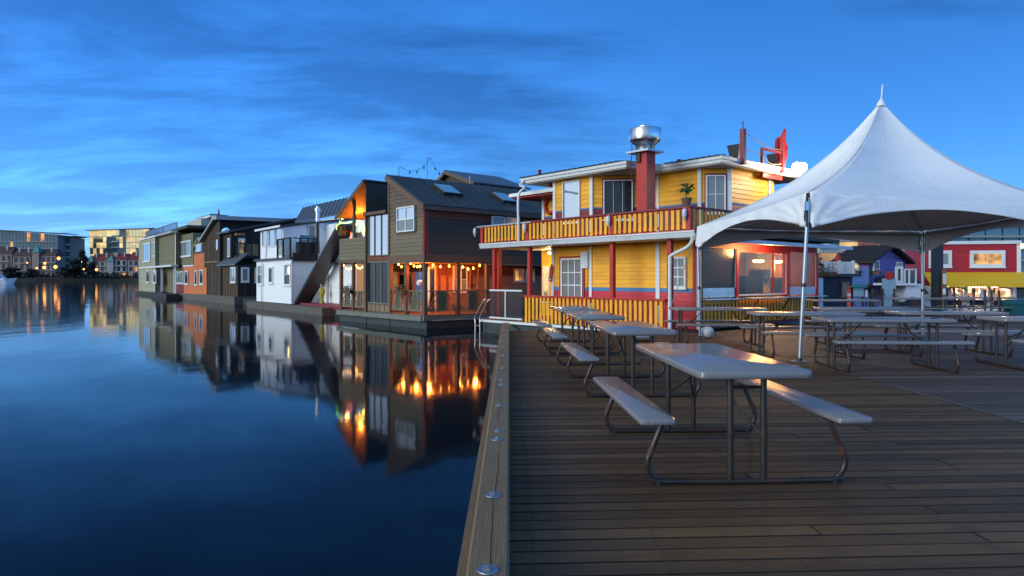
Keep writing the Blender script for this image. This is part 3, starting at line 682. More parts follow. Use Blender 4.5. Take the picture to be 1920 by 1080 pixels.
# lower slatted fence
x0, x1 = F.X(983), F.X(1247); zf0, zf1 = -0.02, F.Z(1100, 560)
fence = b_(F, 'fence', 'red_paint', x0 - 0.03, x1 + 0.03, -0.055, 0.055, zf1, zf1 + 0.05)
b_(F, 'lower_rail', 'red_paint', x0, x1, 0.012, 0.05, 0.10, 0.18, parent=fence); b_(F, 'upper_rail', 'red_paint', x0, x1, 0.012, 0.05, zf1 - 0.12, zf1 - 0.002, parent=fence)
def slats(fr, parent, xa, xb, z0, z1, pitch, w=0.088, mat='yellow_slat', y=0.0, t=0.024, tilt=0.004):
    me = MB().box(-w/2, w/2, -t, 0, 0, z1 - z0).mesh('slat', mat); n = max(1, round((xb - xa) / pitch))
    for i in range(n):
        x = xa + (i + 0.5) * (xb - xa) / n
        new_obj('slat', me, parent, fr.T(x + random.uniform(-0.005, 0.005), y + random.uniform(-0.003, 0.0), z0 + random.uniform(-0.012, 0.008)) @ Matrix.Rotation(random.uniform(-tilt, tilt) * 2, 4, 'Y'))
slats(F, fence, x0 + 0.02, x1 - 0.02, zf0, zf1 - 0.004, 0.168)
# veranda posts and the glazed rail at the left
for px in (925, 991, 1146, 1254):
    yp = -0.045 if px < 950 else 0.06; x = F.X(px, yp); b_(F, 'post', 'red_paint', x - 0.06, x + 0.06, yp, yp + 0.12, 0.0, zG - 0.02)
x = F.X(932, 0.5); b_(F, 'post', 'red_paint', x - 0.08, x + 0.08, 0.5, 0.64, 0.0, zG - 0.02)
gx0, gx1 = F.X(921), F.X(982); gz1, gz0 = F.Z(950, 546), F.Z(950, 597)
gr = b_(F, 'glass_rail', 'white_trim', gx0, gx1, -0.085, -0.055, gz1, gz1 + 0.05)
b_(F, 'bottom_rail', 'white_trim', gx0, gx1, -0.085, -0.055, gz0 - 0.02, gz0 + 0.03, parent=gr)
xm = F.X(951); b_(F, 'baluster', 'white_trim', xm - 0.022, xm + 0.022, -0.088, -0.052, gz0 + 0.03, gz1, parent=gr)
for a, c in ((gx0, xm - 0.022), (xm + 0.022, gx1)): b_(F, 'pane', 'smoked', a, c, -0.074, -0.066, gz0 + 0.03, gz1, parent=gr)
# veranda ceiling, gutter
xg1 = F.X(1305, -0.12)
b_(F, 'veranda_ceiling', 'soffit', XL - 0.05, XS - 0.05, -0.05, 2.6, zG - 0.02, zG + 0.06)
gut = F.mb().prism([(XL, -0.06, zG - 0.04), (XL, -0.17, zG - 0.02), (XL, -0.20, zG + 0.12), (XL, -0.06, zG + 0.12)], (xg1 - XL, 0, 0)).build('gutter', 'grey_gutter', YR)
b_(F, 'gutter_lip', 'white_trim', XL - 0.002, xg1 + 0.002, -0.212, -0.19, zG + 0.10, zG + 0.135, parent=gut)
b_(F, 'deck_edge', 'red_paint', XL - 0.1, xg1 - 0.02, -0.05, 0.10, zG + 0.125, zG + 0.17)
# ground floor wall: red below, blue stripe, yellow above
xw0 = F.X(1038, WY); zb = F.Z(1150, 546, WY); zs = F.Z(1150, 539, WY)
wall(F, YR, rect(xw0, XS, 0, zG), 0.10, 'yellow', WY + 0.011)
siding(F, YR, rect(xw0, XS, 0.0, zb), 0.115, 'red_siding', WY)
siding(F, YR, rect(xw0, XS, zs, zG - 0.02), 0.115, 'yellow', WY)
b_(F, 'blue_stripe', 'blue_stripe', xw0, XS, WY - 0.02, WY + 0.01, zb + 0.001, zs - 0.001)
for px, w in ((1038, 0.11), (1109, 0.10), (1235, 0.13)):
    x = F.X(px, WY); b_(F, 'trim_board', 'white_trim', x - w/2, x + w/2, WY - 0.05, WY - 0.004, 0, zG - 0.021)
b_(F, 'corner_board', 'white_trim', XS - 0.05, XS + 0.03, WY - 0.04, WY + 0.05, 0, zG - 0.021)
b_(F, 'corner_post', 'red_paint', XS - 0.16, XS - 0.055, WY - 0.05, WY + 0.02, 0, zG - 0.021)
# recessed lit entrance at the left end
xr0, xr1 = F.X(1016, 2.7), F.X(1042, 2.7)
wall(F, YR, rect(xr0, xr1 + 1.5, 0, zG), 0.1, 'yellow', 2.72, name='entrance_wall'); siding(F, YR, rect(xr0, xr1 + 1.0, 0.0, zG - 0.03), 0.115, 'yellow', 2.71)
b_(F, 'end_wall', 'yellow', xw0, xw0 + 0.08, WY + 0.12, 2.68, 0, zG - 0.03)
wpx(F, YR, (1020, 500), (1032, 566), 2.70, nx=1, nz=1, pm='lit_yellow', name='door')
lamp = F.mb().box(-0.08, 0.08, -0.08, 0.08, -0.05, 0).build('porch_lamp', 'white_trim', YR); lamp.matrix_local = F.T(F.X(1030, 2.2), 2.2, zG - 0.03)
MB().ball((0, 0, -0.10), 0.055).build('bulb', 'bulb_soft', lamp, True)
point_light('porch_glow', (0, 0, -0.22), (1.0, 0.72, 0.34), 20, lamp)
# windows, vent box, red paddle board
wa = wpx(F, YR, (1054, 485), (1094, 562), WY - 0.02, nx=3, nz=3, pm='pane_lace', fw=0.05, mw=0.028)
x0_, zt = F.hit(1050, 481, WY - 0.02); x1_, zb_ = F.hit(1097, 564, WY - 0.02)
for a in ((x0_, x0_ + 0.06, zb_, zt), (x1_ - 0.05, x1_, zb_, zt), (x0_ + 0.06, x1_ - 0.05, zt - 0.045, zt)): b_(F, 'window_surround', 'red_paint', a[0], a[1], WY - 0.055, WY - 0.004, a[2], a[3])
wpx(F, YR, (1259, 482), (1288, 540), WY - 0.02, nx=2, nz=3, pm='pane_grey', fw=0.05, mw=0.028)
x0_, zt = F.hit(1093, 473, WY); x1_, zb_ = F.hit(1106, 503, WY)
vent = b_(F, 'vent_box', 'sign_white', x0_, x1_, WY - 0.11, WY - 0.03, zb_, zt)
for i in range(9): z = zb_ + (zt - zb_) * (i + 0.7) / 10; b_(F, 'louvre', 'grey_gutter', x0_ + 0.02, x1_ - 0.02, WY - 0.122, WY - 0.111, z, z + 0.018, parent=vent)
F.mb().tube([(x1_ - 0.04, WY - 0.05, zb_), (x1_ - 0.07, WY - 0.05, 0.9), (x1_ - 0.12, WY - 0.05, 0.3)], 0.008, 6).build('vent_cable', 'black_plastic', YR)
px_, pz_ = F.hit(1036, 495, WY - 0.06); _, pz0 = F.hit(1034, 528, WY - 0.06)
pd = F.mb().prism([(px_ - 0.02, WY - 0.10, pz_), (px_ - 0.09, WY - 0.10, pz_ - 0.11), (px_ - 0.15, WY - 0.10, pz0 + 0.03), (px_ - 0.13, WY - 0.10, pz0), (px_ - 0.02, WY - 0.10, pz0 - 0.01), (px_ + 0.05, WY - 0.10, pz_ - 0.13)], (0, 0.03, 0)).build('red_tag_board', 'red_paint', YR)
cxp, czp = px_ - 0.075, pz0 + 0.07
F.mb().box(cxp - 0.04, cxp + 0.04, WY - 0.104, WY - 0.1005, czp - 0.012, czp + 0.012).box(cxp - 0.012, cxp + 0.012, WY - 0.1065, WY - 0.104, czp - 0.04, czp + 0.04).build('cross_mark', 'sign_white', pd)
# downspout
xd = F.X(1256, -0.02); zd = F.Z(1256, 484)
ds = F.mb().tube(arc([(xg1 - 0.12, -0.12, zG + 0.0), (xg1 - 0.12, -0.10, zG - 0.10), (xg1 - 0.30, -0.06, zG - 0.26), (xd + 0.05, -0.03, zd + 0.06), (xd, -0.02, zd - 0.10), (xd, -0.02, 0.9), (xd, -0.02, 0.03)], 5), 0.045, 10).build('downspout', 'white_trim', YR, True)
for z in (zd - 0.12, 0.62): F.mb().lathe([(0.052, -0.025), (0.056, 0), (0.052, 0.025)], (xd, -0.02, z), 12).build('pipe_clip', 'grey_gutter', ds, True)
b_(F, 'red_base', 'red_siding', 0.1, XS - 0.17, WY - 0.035, WY - 0.028, 0.02, zb - 0.05)

# balcony
zB0, zB1 = zG + 0.19, F.Z(1288, 390, -0.05)
xbr = F.X(1292, -0.05)
bal = b_(F, 'balcony_rail', 'maroon', F.X(1000), xbr + 0.05, -0.11, 0.02, zB1, zB1 + 0.045)
b_(F, 'metal_hand_rail', 'galvanised', XL - 0.25, F.X(1000) - 0.004, -0.10, 0.0, zB1 - 0.005, zB1 + 0.04, parent=bal)
b_(F, 'balcony_top_strip', 'red_paint', XL, xbr, -0.028, 0.02, zB1 - 0.07, zB1 - 0.006, parent=bal); b_(F, 'balcony_bottom_strip', 'red_paint', XL, xbr, -0.028, 0.02, zB0 + 0.03, zB0 + 0.09, parent=bal)
slats(F, bal, XL + 0.08, xbr - 0.06, zB0, zB1 - 0.02, 0.170, y=-0.03)
for px in (904, 989, 1147, 1291):
    x = F.X(px, -0.05); b_(F, 'balcony_post', 'red_paint', x - 0.065, x + 0.065, -0.075, 0.045, zG + 0.171, zB1 - 0.001)
for px in (893, 986, 1143, 1286):
    x = F.X(px, -0.1); la = F.mb().lathe([(0.02, 0.0), (0.055, -0.03), (0.06, -0.16), (0.03, -0.24), (0.012, -0.30)], (x, -0.16, zB1 - 0.02), 10).build('lantern', 'grey_gutter', YR, True)
    F.mb().bar((x, -0.16, zB1 - 0.02), (x, -0.07, zB1 + 0.02), 0.02).build('lantern_bracket', 'grey_gutter', la)
zdk = zG + 0.17
b_(F, 'balcony_deck', 'dark_panel', XL, XS + 0.9, 0.11, 7.0, zG + 0.065, zdk - 0.01)
# balcony along the right side
SB = F.sub(xbr, -0.05, 90)
xe = 6.9
b2 = b_(SB, 'balcony_rail', 'maroon', 0.05, xe, -0.06, 0.07, zB1 + 0.002, zB1 + 0.047)
b_(SB, 'balcony_bottom_strip', 'red_paint', 0.07, xe, 0.0, 0.03, zB0 + 0.03, zB0 + 0.09, parent=b2)
slats(SB, b2, 0.10, xe, zB0, zB1 - 0.004, 0.170, y=0.0)
for u in (2.2, 4.5, xe): b_(SB, 'balcony_post', 'red_paint', u - 0.06, u + 0.06, 0.002, 0.10, zG + 0.171, zB1 - 0.001)

# upper storey: stepped walls with angled bays
YA = 1.6
A0x, A1x = F.X(1041, YA), F.X(1111, YA)
FA = F
FBy = F.sub(A1x, YA, 45); LB = FBy.X(1229)
pB = Vector((A1x + LB * math.cos(R(45)), YA + LB * math.sin(R(45))))
FC = F.sub(pB.x, pB.y, 0); LC = FC.X(1314)
FD = F.sub(pB.x + LC, pB.y, 45); LD = FD.X(1369)
pD = Vector((pB.x + LC + LD * math.cos(R(45)), pB.y + LD * math.sin(R(45))))
FE = F.sub(pD.x, pD.y, 90); LE = FE.X(1450)
zE = F.Z(1168, 316, YA - 0.4)                        # underside of the eaves
zub = zdk; zst = F.Z(1100, 390, YA)                  # top of the blue stripe
def upper(fr, xa, xb, y=0.0, white=()):
    wall(fr, YR, rect(xa, xb, zub, zE), 0.08, 'yellow', y + 0.011, 'upper_wall')
    siding(fr, YR, rect(xa, xb, zub, zst - 0.05), 0.13, 'maroon', y)
    siding(fr, YR, rect(xa, xb, zst, zE - 0.002), 0.135, 'yellow', y)
    fr.mb().box(xa, xb, y - 0.02, y + 0.01, zst - 0.049, zst - 0.001).build('blue_stripe', 'blue_stripe', YR)
upper(F, A0x, A1x, YA); upper(FBy, 0, LB); upper(FC, 0, LC); upper(FD, 0, LD); upper(FE, 0, LE)
xn0 = F.X(1020, 2.6); upper(F, xn0, F.X(1040, 2.6) + 0.3, 2.6)
for fr, x, y in ((F, A0x, YA), (F, A1x - 0.02, YA), (F, xn0, 2.6), (FC, LC - 0.02, 0), (FD, LD - 0.03, 0), (FE, LE - 0.3, 0)):
    b_(fr, 'trim_board', 'white_trim', x - 0.06, x + 0.06, y - 0.055, y - 0.008, zub, zE - 0.003)
b_(FC, 'leaning_board', 'white_trim', 0.08, 0.16, -0.05, -0.01, zub, zE - 0.003)
wpx(F, YR, (1057, 342), (1089, 416), YA - 0.02, nx=1, nz=1, pm='pane_sky', fm='white_trim', fw=0.035)
xx0, zt_ = FBy.hit(1129, 335); xx1, _ = FBy.hit(1188, 400)
b_(FBy, 'window_surround', 'maroon', xx0, xx1, -0.05, -0.004, zub + 0.02, zt_)
wpx(FBy, YR, (1131, 338), (1186, 412), -0.052, nx=3, nz=1, pm='pane_dark', fw=0.03, mw=0.01)
xx0, zt_ = FD.hit(1321, 326); xx1, _ = FD.hit(1363, 392)
b_(FD, 'window_surround', 'maroon', xx0, xx1, -0.05, -0.004, zub + 0.02, zt_)
wpx(FD, YR, (1323, 329), (1360, 400), -0.052, nx=2, nz=2, pm='pane_grey', fw=0.035, mw=0.02)
# life ring
lx, lz = F.hit(1033, 386, 2.55)
lr = F.mb(); lr.tube([(lx + 0.26*math.cos(a*math.pi/12), 2.52, lz + 0.26*math.sin(a*math.pi/12)) for a in range(24)], 0.06, 8, True); lr.build('life_ring', 'red_paint', YR, True)
# roof: low metal roof with white fascia that follows the bays
RX0 = F.X(978, YA - 0.4) + 0.45
R1x = F.X(1166, YA - 0.42) - 0.2; R3x = max(F.X(1352, pB.y - 0.42) - 0.42, pD.x - 0.05); yE = pD.y + LE + 1.4
poly = [Vector((RX0, YA)), Vector((R1x, YA)), Vector((max(pB.x, R1x + 0.2), pB.y)), Vector((R3x, pB.y)), Vector((R3x, yE)), Vector((RX0, yE))]
def offset(poly, d):
    out = []; n = len(poly)
    for i in range(n):
        p0, p1, p2 = poly[i - 1], poly[i], poly[(i + 1) % n]; e1 = (p1 - p0).normalized(); e2 = (p2 - p1).normalized()
        n1 = Vector((e1.y, -e1.x)); n2 = Vector((e2.y, -e2.x)); bis = (n1 + n2); k_ = d / max(0.3, bis.dot(n1)); out.append(p1 + bis * k_)
    return out
ro = offset(poly, 0.42)
def ring(pl, z): return [(p.x, p.y, z) for p in pl]
MB().hull2(ring(offset(poly, 0.36), zE), ring(offset(poly, 0.36), zE + 0.03)).build('eave_soffit', 'soffit', YR)
for d, z0, z1, nm in ((0.40, zE + 0.032, zE + 0.115, 'fascia'), (0.46, zE + 0.117, zE + 0.20, 'roof_gutter')): MB().hull2(ring(offset(poly, d), z0), ring(offset(poly, d + 0.02), z1)).build(nm, 'white_trim', YR)
roof = MB().hull2(ring(offset(poly, 0.50), zE + 0.202), ring(offset(poly, -1.6), zE + 0.50)).build('roof', 'dark_metal_roof', YR)
for (pa, pb) in ((0, 1), (2, 3)):
    o1 = offset(poly, 0.51); o2 = offset(poly, -1.2); a, b = o1[pa], o1[pb]; n = int((b - a).length / 0.22)
    for i in range(n):
        t = (i + 0.5) / n * 0.93; p = a.lerp(b, t); q = Vector((p.x, p.y + 0.5))
        MB().bar((p.x, p.y, zE + 0.225), (q.x, q.y, zE + 0.225 + 0.5 * 0.298 / 2.1), 0.05, 0.03).build('roof_rib', 'dark_metal_roof', roof)
xl0 = F.X(970, 2.0)
b_(F, 'lower_eave', 'white_trim', xl0, A0x - 0.1, 1.6, 3.2, zE - 0.30, zE - 0.18); b_(F, 'lower_eave_trim', 'red_paint', xl0 + 0.1, A0x - 0.1, 1.7, 3.1, zE - 0.36, zE - 0.302)
b_(F, 'upper_side_strip', 'red_paint', A0x - 0.45, A0x - 0.36, YA + 0.1, YA + 0.2, zE - 0.1, zE - 0.002)
xp = F.X(977, -0.02); F.mb().tube(arc([(F.X(982, YA - 0.45), YA - 0.45, zE + 0.10), (F.X(982, YA - 0.45) - 0.02, YA - 0.6, zE - 0.05), (xp + 0.03, 0.1, zE - 0.35), (xp, -0.13, zE - 0.6), (xp, -0.13, zB1), (xp, -0.13, zG + 0.15)], 4), 0.04, 8).build('downspout', 'white_trim', YR, True)
for px, py in ((1012, 322), (1273, 298)):
    yv = YA + 0.3 if px < 1100 else pB.y + 0.3; x = F.X(px, yv); z = zE + 0.2; hv = 0.32 if px < 1100 else 0.20
    F.mb().lathe([(0.05, 0), (0.05, hv), (0.06, hv + 0.01), (0.06, hv + 0.04)], (x, yv, z), 10).build('vent_pipe', 'maroon', YR, True)
# red kitchen flue with its steel fan
fx, fy = F.X(1212, 1.25), 1.25
ztop = F.Z(1211, 284, fy)
fl = b_(F, 'flue', 'red_paint', fx - 0.20, fx + 0.16, fy - 0.19, fy + 0.19, zdk, ztop - 0.05)
b_(F, 'flue_plate', 'galvanised', fx - 0.42, fx + 0.34, fy - 0.36, fy + 0.36, ztop - 0.05, ztop + 0.0, parent=fl)
fan = F.mb().lathe([(0.26, 0.0), (0.27, 0.02), (0.27, 0.16), (0.30, 0.19), (0.41, 0.27), (0.43, 0.32), (0.44, 0.60), (0.42, 0.63), (0.23, 0.635), (0.23, 0.70), (0.20, 0.72), (0.05, 0.725)], (fx - 0.04, fy, ztop + 0.002), 28).build('fan_housing', 'steel', fl, True)
F.mb().lathe([(0.05, 0), (0.05, 0.02)], (0, 0, 0), 10).build('access_hole', 'black_plastic', fl).matrix_local = F.T(fx - 0.27, fy - 0.33, ztop + 0.50) @ Matrix.Rotation(R(90), 4, 'X') @ Matrix.Rotation(R(-38), 4, 'Y')
b_(F, 'junction_box', 'galvanised', fx - 0.54, fx - 0.44, fy - 0.1, fy + 0.05, ztop + 0.38, ztop + 0.52, parent=fl)
F.mb().tube(arc([(fx - 0.48, fy - 0.05, ztop + 0.38), (fx - 0.44, fy - 0.1, ztop), (fx - 0.36, fy - 0.24, ztop - 0.5), (fx - 0.24, fy - 0.22, ztop - 1.1)], 5), 0.012, 6).build('cable', 'black_plastic', fl)
b_(F, 'switch_box', 'black_iron', fx - 0.17, fx - 0.03, fy - 0.26, fy - 0.192, ztop - 0.32, ztop - 0.08, parent=fl)

# things on the roof: planters, posts, ropes, red cut-out
def on_roof(px, py_base, fr, y=-0.3):
    return fr.X(px, y)
def roof_thing(name, px, label, cat, group=None, y=-0.25):
    x = FE.X(px, y); p = FE.Wm @ Vector((x, y, zE + 0.21)); t = thing(name, p, YR.rotation_euler.z + R(90), label, cat, group); return t, Frame(t)
for px, w0, lab in ((1381, 0.5, 'black tapered planter on the yellow roof, left of the red mast'), (1454, 0.5, 'black tapered planter on the yellow roof, below the red cut-out figure')):
    t, fr = roof_thing('planter_box', px, lab, 'planter', 'black planters on the roof', -0.1)
    h = 0.44; MB().hull2([(-0.12, -0.12, 0), (0.12, -0.12, 0), (0.12, 0.12, 0), (-0.12, 0.12, 0)], [(-0.19, -0.19, h), (0.19, -0.19, h), (0.19, 0.19, h), (-0.19, 0.19, h)]).build('box', 'black_plastic', t)
    MB().box(-0.2, 0.2, -0.2, 0.2, h, h + 0.02).build('rim', 'black_plastic', t)
t, fr = roof_thing('roof_mast', 1393, 'dark red mast with thin black rod on the yellow houseboat roof', 'mast', None, -0.42)
MB().box(-0.065, 0.065, -0.065, 0.065, -0.15, 0.86).build('post', 'maroon', t); MB().tube([(0, 0, 0.86), (0, 0, 1.08)], 0.015, 6).build('rod', 'black_iron', t); MB().ball((0, 0, 1.11), 0.03).build('knob', 'galvanised', t, True)
t, fr = roof_thing('roof_railing', 1467, 'dark red railing frame with slack ropes at the roof corner', 'railing', None, -0.42)
MB().box(-0.05, 0.05, -0.05, 0.05, -0.2, 0.72).build('post', 'red_paint', t)
xa = FE.X(1429, -0.42) - FE.X(1467, -0.42)
MB().box(xa - 0.04, xa + 0.04, -0.04, 0.04, 0, 0.46).build('post', 'maroon', t); MB().box(xa + 0.04, -0.06, -0.035, 0.035, 0.40, 0.46).build('rail', 'maroon', t)
xm_ = FE.X(1393, -0.42) - FE.X(1467, -0.42)
for za, zb2 in ((0.78, 0.55), (0.30, 0.10)): MB().tube(arc([(xm_ + 0.07, 0, za), (xm_ * 0.6, 0, za - 0.18 * za / 0.78), (xm_ * 0.3, 0, zb2 - 0.06), (0, 0, zb2)], 6), 0.011, 6).build('rope', 'rope', t)
t, fr = roof_thing('roof_cutout', 1468, 'flat red plywood cut-out figure standing up from the roof corner', 'cut-out sign', None, -0.36); t.rotation_euler.z = R(8)
ol = [(-0.16, 0.12), (-0.20, 0.35), (-0.26, 0.62), (-0.25, 0.84), (-0.17, 0.95), (-0.06, 0.98), (0.0, 1.12), (0.05, 1.22), (0.10, 1.21), (0.09, 0.98), (0.08, 0.84), (0.13, 0.72), (0.17, 0.64), (0.13, 0.50), (0.15, 0.40), (0.10, 0.30), (0.06, 0.10)]
MB().prism([(x, 0.03, z) for x, z in ol], (0, -0.05, 0)).build('panel', 'red_paint', t); MB().bar((0, 0.05, -0.05), (0, 0.05, 0.6), 0.04).build('stay', 'maroon', t)
# flood lamp on its arm
ar = FE.mb(); xla = FE.X(1464, -0.5); pl_ = at(1500, 313, (FE.Wm @ Vector((xla, -0.5, 0))).y - 0.1)
t = thing('flood_lamp', (pl_.x, pl_.y, pl_.z), 0, 'bright flood lamp on a white arm under the roof corner', 'lamp')
arm_end = FE.Wm @ Vector((xla, -0.35, zE - 0.02)) - pl_
MB().bar(arm_end, (-0.03, 0, -0.12), 0.06, 0.05).build('arm', 'white_trim', t)
MB().ball((0.0, 0.02, 0.0), 0.17, 12, 8, (1.35, 0.8, 0.95)).build('lamp_bulb', 'flood', t, True); MB().lathe([(0.05, 0.16), (0.15, 0.12), (0.17, 0.09), (0.03, 0.13)], (0, 0.02, 0), 14).build('lamp_shade', 'white_trim', t, True)
point_light('flood_glow', (0.12, -0.30, -0.14), (1.0, 0.80, 0.50), 60, t, 0.12)
b_(FE, 'eave_beam', 'red_paint', FE.X(1428, -0.2), FE.X(1464, -0.2), -0.25, -0.15, zE - 0.14, zE - 0.01)
# potted plant on the balcony corner
p = F.Wm @ Vector((F.X(1287, -0.05), -0.045, zB1 + 0.046))
t = thing('potted_plant', p, 0, 'drooping green plant in a small pot on the balcony corner post', 'plant')
MB().lathe([(0.09, 0), (0.13, 0.17), (0.135, 0.20), (0.12, 0.20)], (0, 0, 0), 12).build('pot', 'terracotta', t, True)
MB().tube([(0, 0, 0.15), (-0.02, 0, 0.35), (0.03, 0, 0.48)], 0.02, 6).build('stem', 'leaf', t)
for i in range(16):
    a = i * 2.4; r = random.uniform(0.12, 0.34); z = random.uniform(0.36, 0.56); tip = Vector((r*math.cos(a), r*0.7*math.sin(a), z - r*0.30)); base = Vector((0.02*math.cos(a), 0.02*math.sin(a), random.uniform(0.28, 0.46))); mid = base.lerp(tip, 0.5) + Vector((0, 0, 0.08)); sd_ = Vector((-math.sin(a), math.cos(a), 0)) * random.uniform(0.05, 0.08)
    MB().add([base, mid + sd_, tip, mid - sd_, mid + Vector((0, 0, -0.012))], [(0, 1, 4), (1, 2, 4), (2, 3, 4), (3, 0, 4), (0, 3, 2, 1)]).build('leaf', 'leaf', t)

# ---- right side: serving counter
S = F.sub(XS, WY, 90)
def sx(px, y=0.0): return S.X(px, y)
ze_ = zG - 0.02
u0, u1, u2, u3 = 0.03, sx(1377), sx(1474), sx(1530)
zc = S.Z(1430, 557)                                  # counter height
zo0, zo1 = S.Z(1430, 553), S.Z(1430, 474)
b_(S, 'lower_wall', 'maroon', u0, u3, 0.0, 0.08, 0.0, zc)
b_(S, 'header', 'red_paint', u0, u3 + 0.02, -0.03, 0.10, zo1 + 0.06, ze_ - 0.002)
b_(S, 'red_frame', 'red_paint', u1, u1 + 0.12, -0.07, 0.1, zc + 0.001, zo1 + 0.058); b_(S, 'red_frame', 'red_paint', u2 - 0.05, u2 + 0.10, -0.07, 0.1, zc + 0.001, zo1 + 0.058)
b_(S, 'red_frame', 'red_paint', u1 + 0.12, u2 - 0.05, -0.065, 0.095, zo1 - 0.01, zo1 + 0.055); b_(S, 'red_frame', 'red_paint', u3 - 0.08, u3 + 0.04, -0.07, 0.1, 0, zo1 + 0.058)
b_(S, 'end_board', 'sign_white', u3 + 0.05, u3 + 0.42, -0.03, 0.05, 0.0, zc + 0.55)
for a, c in ((0.12, u1 - 0.03), (u2 + 0.14, u3 - 0.11)):
    zsp = zc + 0.28
    b_(S, 'splash_board', 'steel' if a < 1 else 'sign_white', a, c, -0.035, 0.03, zc + 0.03, zsp)
    b_(S, 'roll_screen', 'screen', a, c, -0.02, -0.012, zsp + 0.002, zo1 + 0.05)
    b_(S, 'screen_edge', 'white_trim', c - 0.005, c + 0.022, -0.05, -0.025, zsp, zo1 + 0.05)
b_(S, 'window_frame', 'white_trim', u1 + 0.125, u1 + 0.15, -0.04, 0.0, zo0, zo1 - 0.012); b_(S, 'window_frame', 'white_trim', u2 - 0.075, u2 - 0.052, -0.04, 0.0, zo0, zo1 - 0.012); b_(S, 'window_frame', 'white_trim', u1 + 0.15, u2 - 0.075, -0.04, 0.0, zo0, zo0 + 0.03)
b_(S, 'window_pane', 'vinyl', u1 + 0.15, u2 - 0.075, -0.022, -0.016, zo0 + 0.03, zo1 - 0.012)
xmu = sx(1448); b_(S, 'mullion', 'red_paint', xmu - 0.02, xmu + 0.02, -0.038, -0.005, zo0 + 0.03, zo1 - 0.012)
# kitchen inside
kd = 1.9
for nm, mt_, c in (('kitchen_back_wall', 'cedar_grey', (u0 + 0.1, u3, kd, kd + 0.05, 0, ze_ - 0.03)), ('kitchen_ceiling', 'soffit', (u0 + 0.1, u3, 0.11, kd, ze_ - 0.1, ze_ - 0.03)), ('kitchen_floor', 'dark_panel', (u0 + 0.1, u3, 0.09, kd, 0.02, 0.06)),
                   ('kitchen_side_wall', 'cedar_warm', (u3 - 0.05, u3, 0.11, kd, 0.06, ze_ - 0.1)), ('kitchen_side_wall', 'cedar_warm', (u0 + 0.1, u0 + 0.15, 0.11, kd, 0.06, ze_ - 0.1)), ('kitchen_partition', 'soffit', (sx(1446, 1.0), sx(1446, 1.0) + 0.06, 0.9, kd, 0.06, ze_ - 0.1)),
                   ('kitchen_shelf', 'steel', (u1, u2, 0.15, 0.55, zo0 - 0.02, zo0 + 0.02))): b_(S, nm, mt_, *c)
hood = S.mb().prism([(u1 - 0.1, 0.9, zo1 - 0.15), (u1 - 0.1, kd, zo1 - 0.15), (u1 - 0.1, kd, ze_ - 0.1), (u1 - 0.1, 1.3, ze_ - 0.1)], (1.0, 0, 0)).build('range_hood', 'steel', YR)
for px in (1422, 1457):
    x = sx(px, 0.9); la = S.mb().lathe([(0.10, 0), (0.06, 0.10), (0.02, 0.16)], (x, 0.9, zo1 - 0.17), 12).build('heat_lamp', 'galvanised', YR, True)
    S.mb().lathe([(0.10, -0.07), (0.17, -0.03), (0.16, 0.0)], (x, 0.9, zo1 - 0.17), 14).build('lamp_bulb', 'heat_lamp', la, True)
    point_light('lamp_glow', S.T(x, 0.85, zo1 - 0.36).translation, (1.0, 0.45, 0.10), 16, YR, 0.1)
# counter, drop shelf and slats below
b_(S, 'counter_ledge', 'steel', u0 + 0.05, u1 + 0.14, -0.22, 0.0, zc - 0.03, zc); b_(S, 'counter_ledge', 'steel', u2 - 0.1, u3 + 0.35, -0.20, -0.001, zc - 0.035, zc - 0.005)
x0c, x1c = sx(1412, -0.45), sx(1494, -0.45)
sh = b_(S, 'drop_shelf', 'galvanised', x0c, x1c, -0.45, -0.08, zc - 0.025, zc + 0.005)
for x in (x0c + 0.35, x1c - 0.35): S.mb().bar((x, -0.42, zc - 0.03), (x - 0.02, -0.03, zc - 0.62), 0.03).build('shelf_brace', 'black_iron', sh)
slats(S, YR, u0 + 0.08, u3 - 0.1, 0.10, zc - 0.06, 0.17, w=0.09, y=-0.002)
b_(S, 'slat_cap', 'yellow_slat', u0 + 0.08, u1 - 0.05, -0.045, -0.028, zc - 0.14, zc - 0.06)
# little roof over the counter, with its light
S.mb().prism([(-0.3, -0.75, ze_ - 0.06), (-0.3, 0.0, ze_ + 0.10), (-0.3, 0.0, ze_ + 0.14), (-0.3, -0.78, ze_ - 0.02)], (u3 + 0.9, 0, 0)).build('counter_canopy', 'grey_gutter', YR)
b_(S, 'canopy_gutter', 'grey_gutter', -0.3, u3 + 0.62, -0.88, -0.785, ze_ - 0.10, ze_ + 0.0)
tl = b_(S, 'tube_light', 'tube_white', 2.2, 3.4, -0.50, -0.46, ze_ - 0.06, ze_ - 0.03)
point_light('counter_glow', S.T(2.4, -0.55, ze_ - 0.22).translation, (1.0, 0.50, 0.15), 42, YR, 0.15)
for px, w, h, m_ in ((1398, 0.5, 0.55, 'black_iron'), (1430, 0.45, 0.75, 'steel'), (1462, 0.35, 0.5, 'black_iron')):
    x = sx(px, 0.75); b_(S, 'kitchen_appliance', m_, x - w/2, x + w/2, 0.62, 1.1, zo0 + 0.02, zo0 + h)
b_(S, 'light_strip', 'bulb_soft', -0.15, 0.5, -0.32, -0.29, zG + 0.02, zG + 0.035)
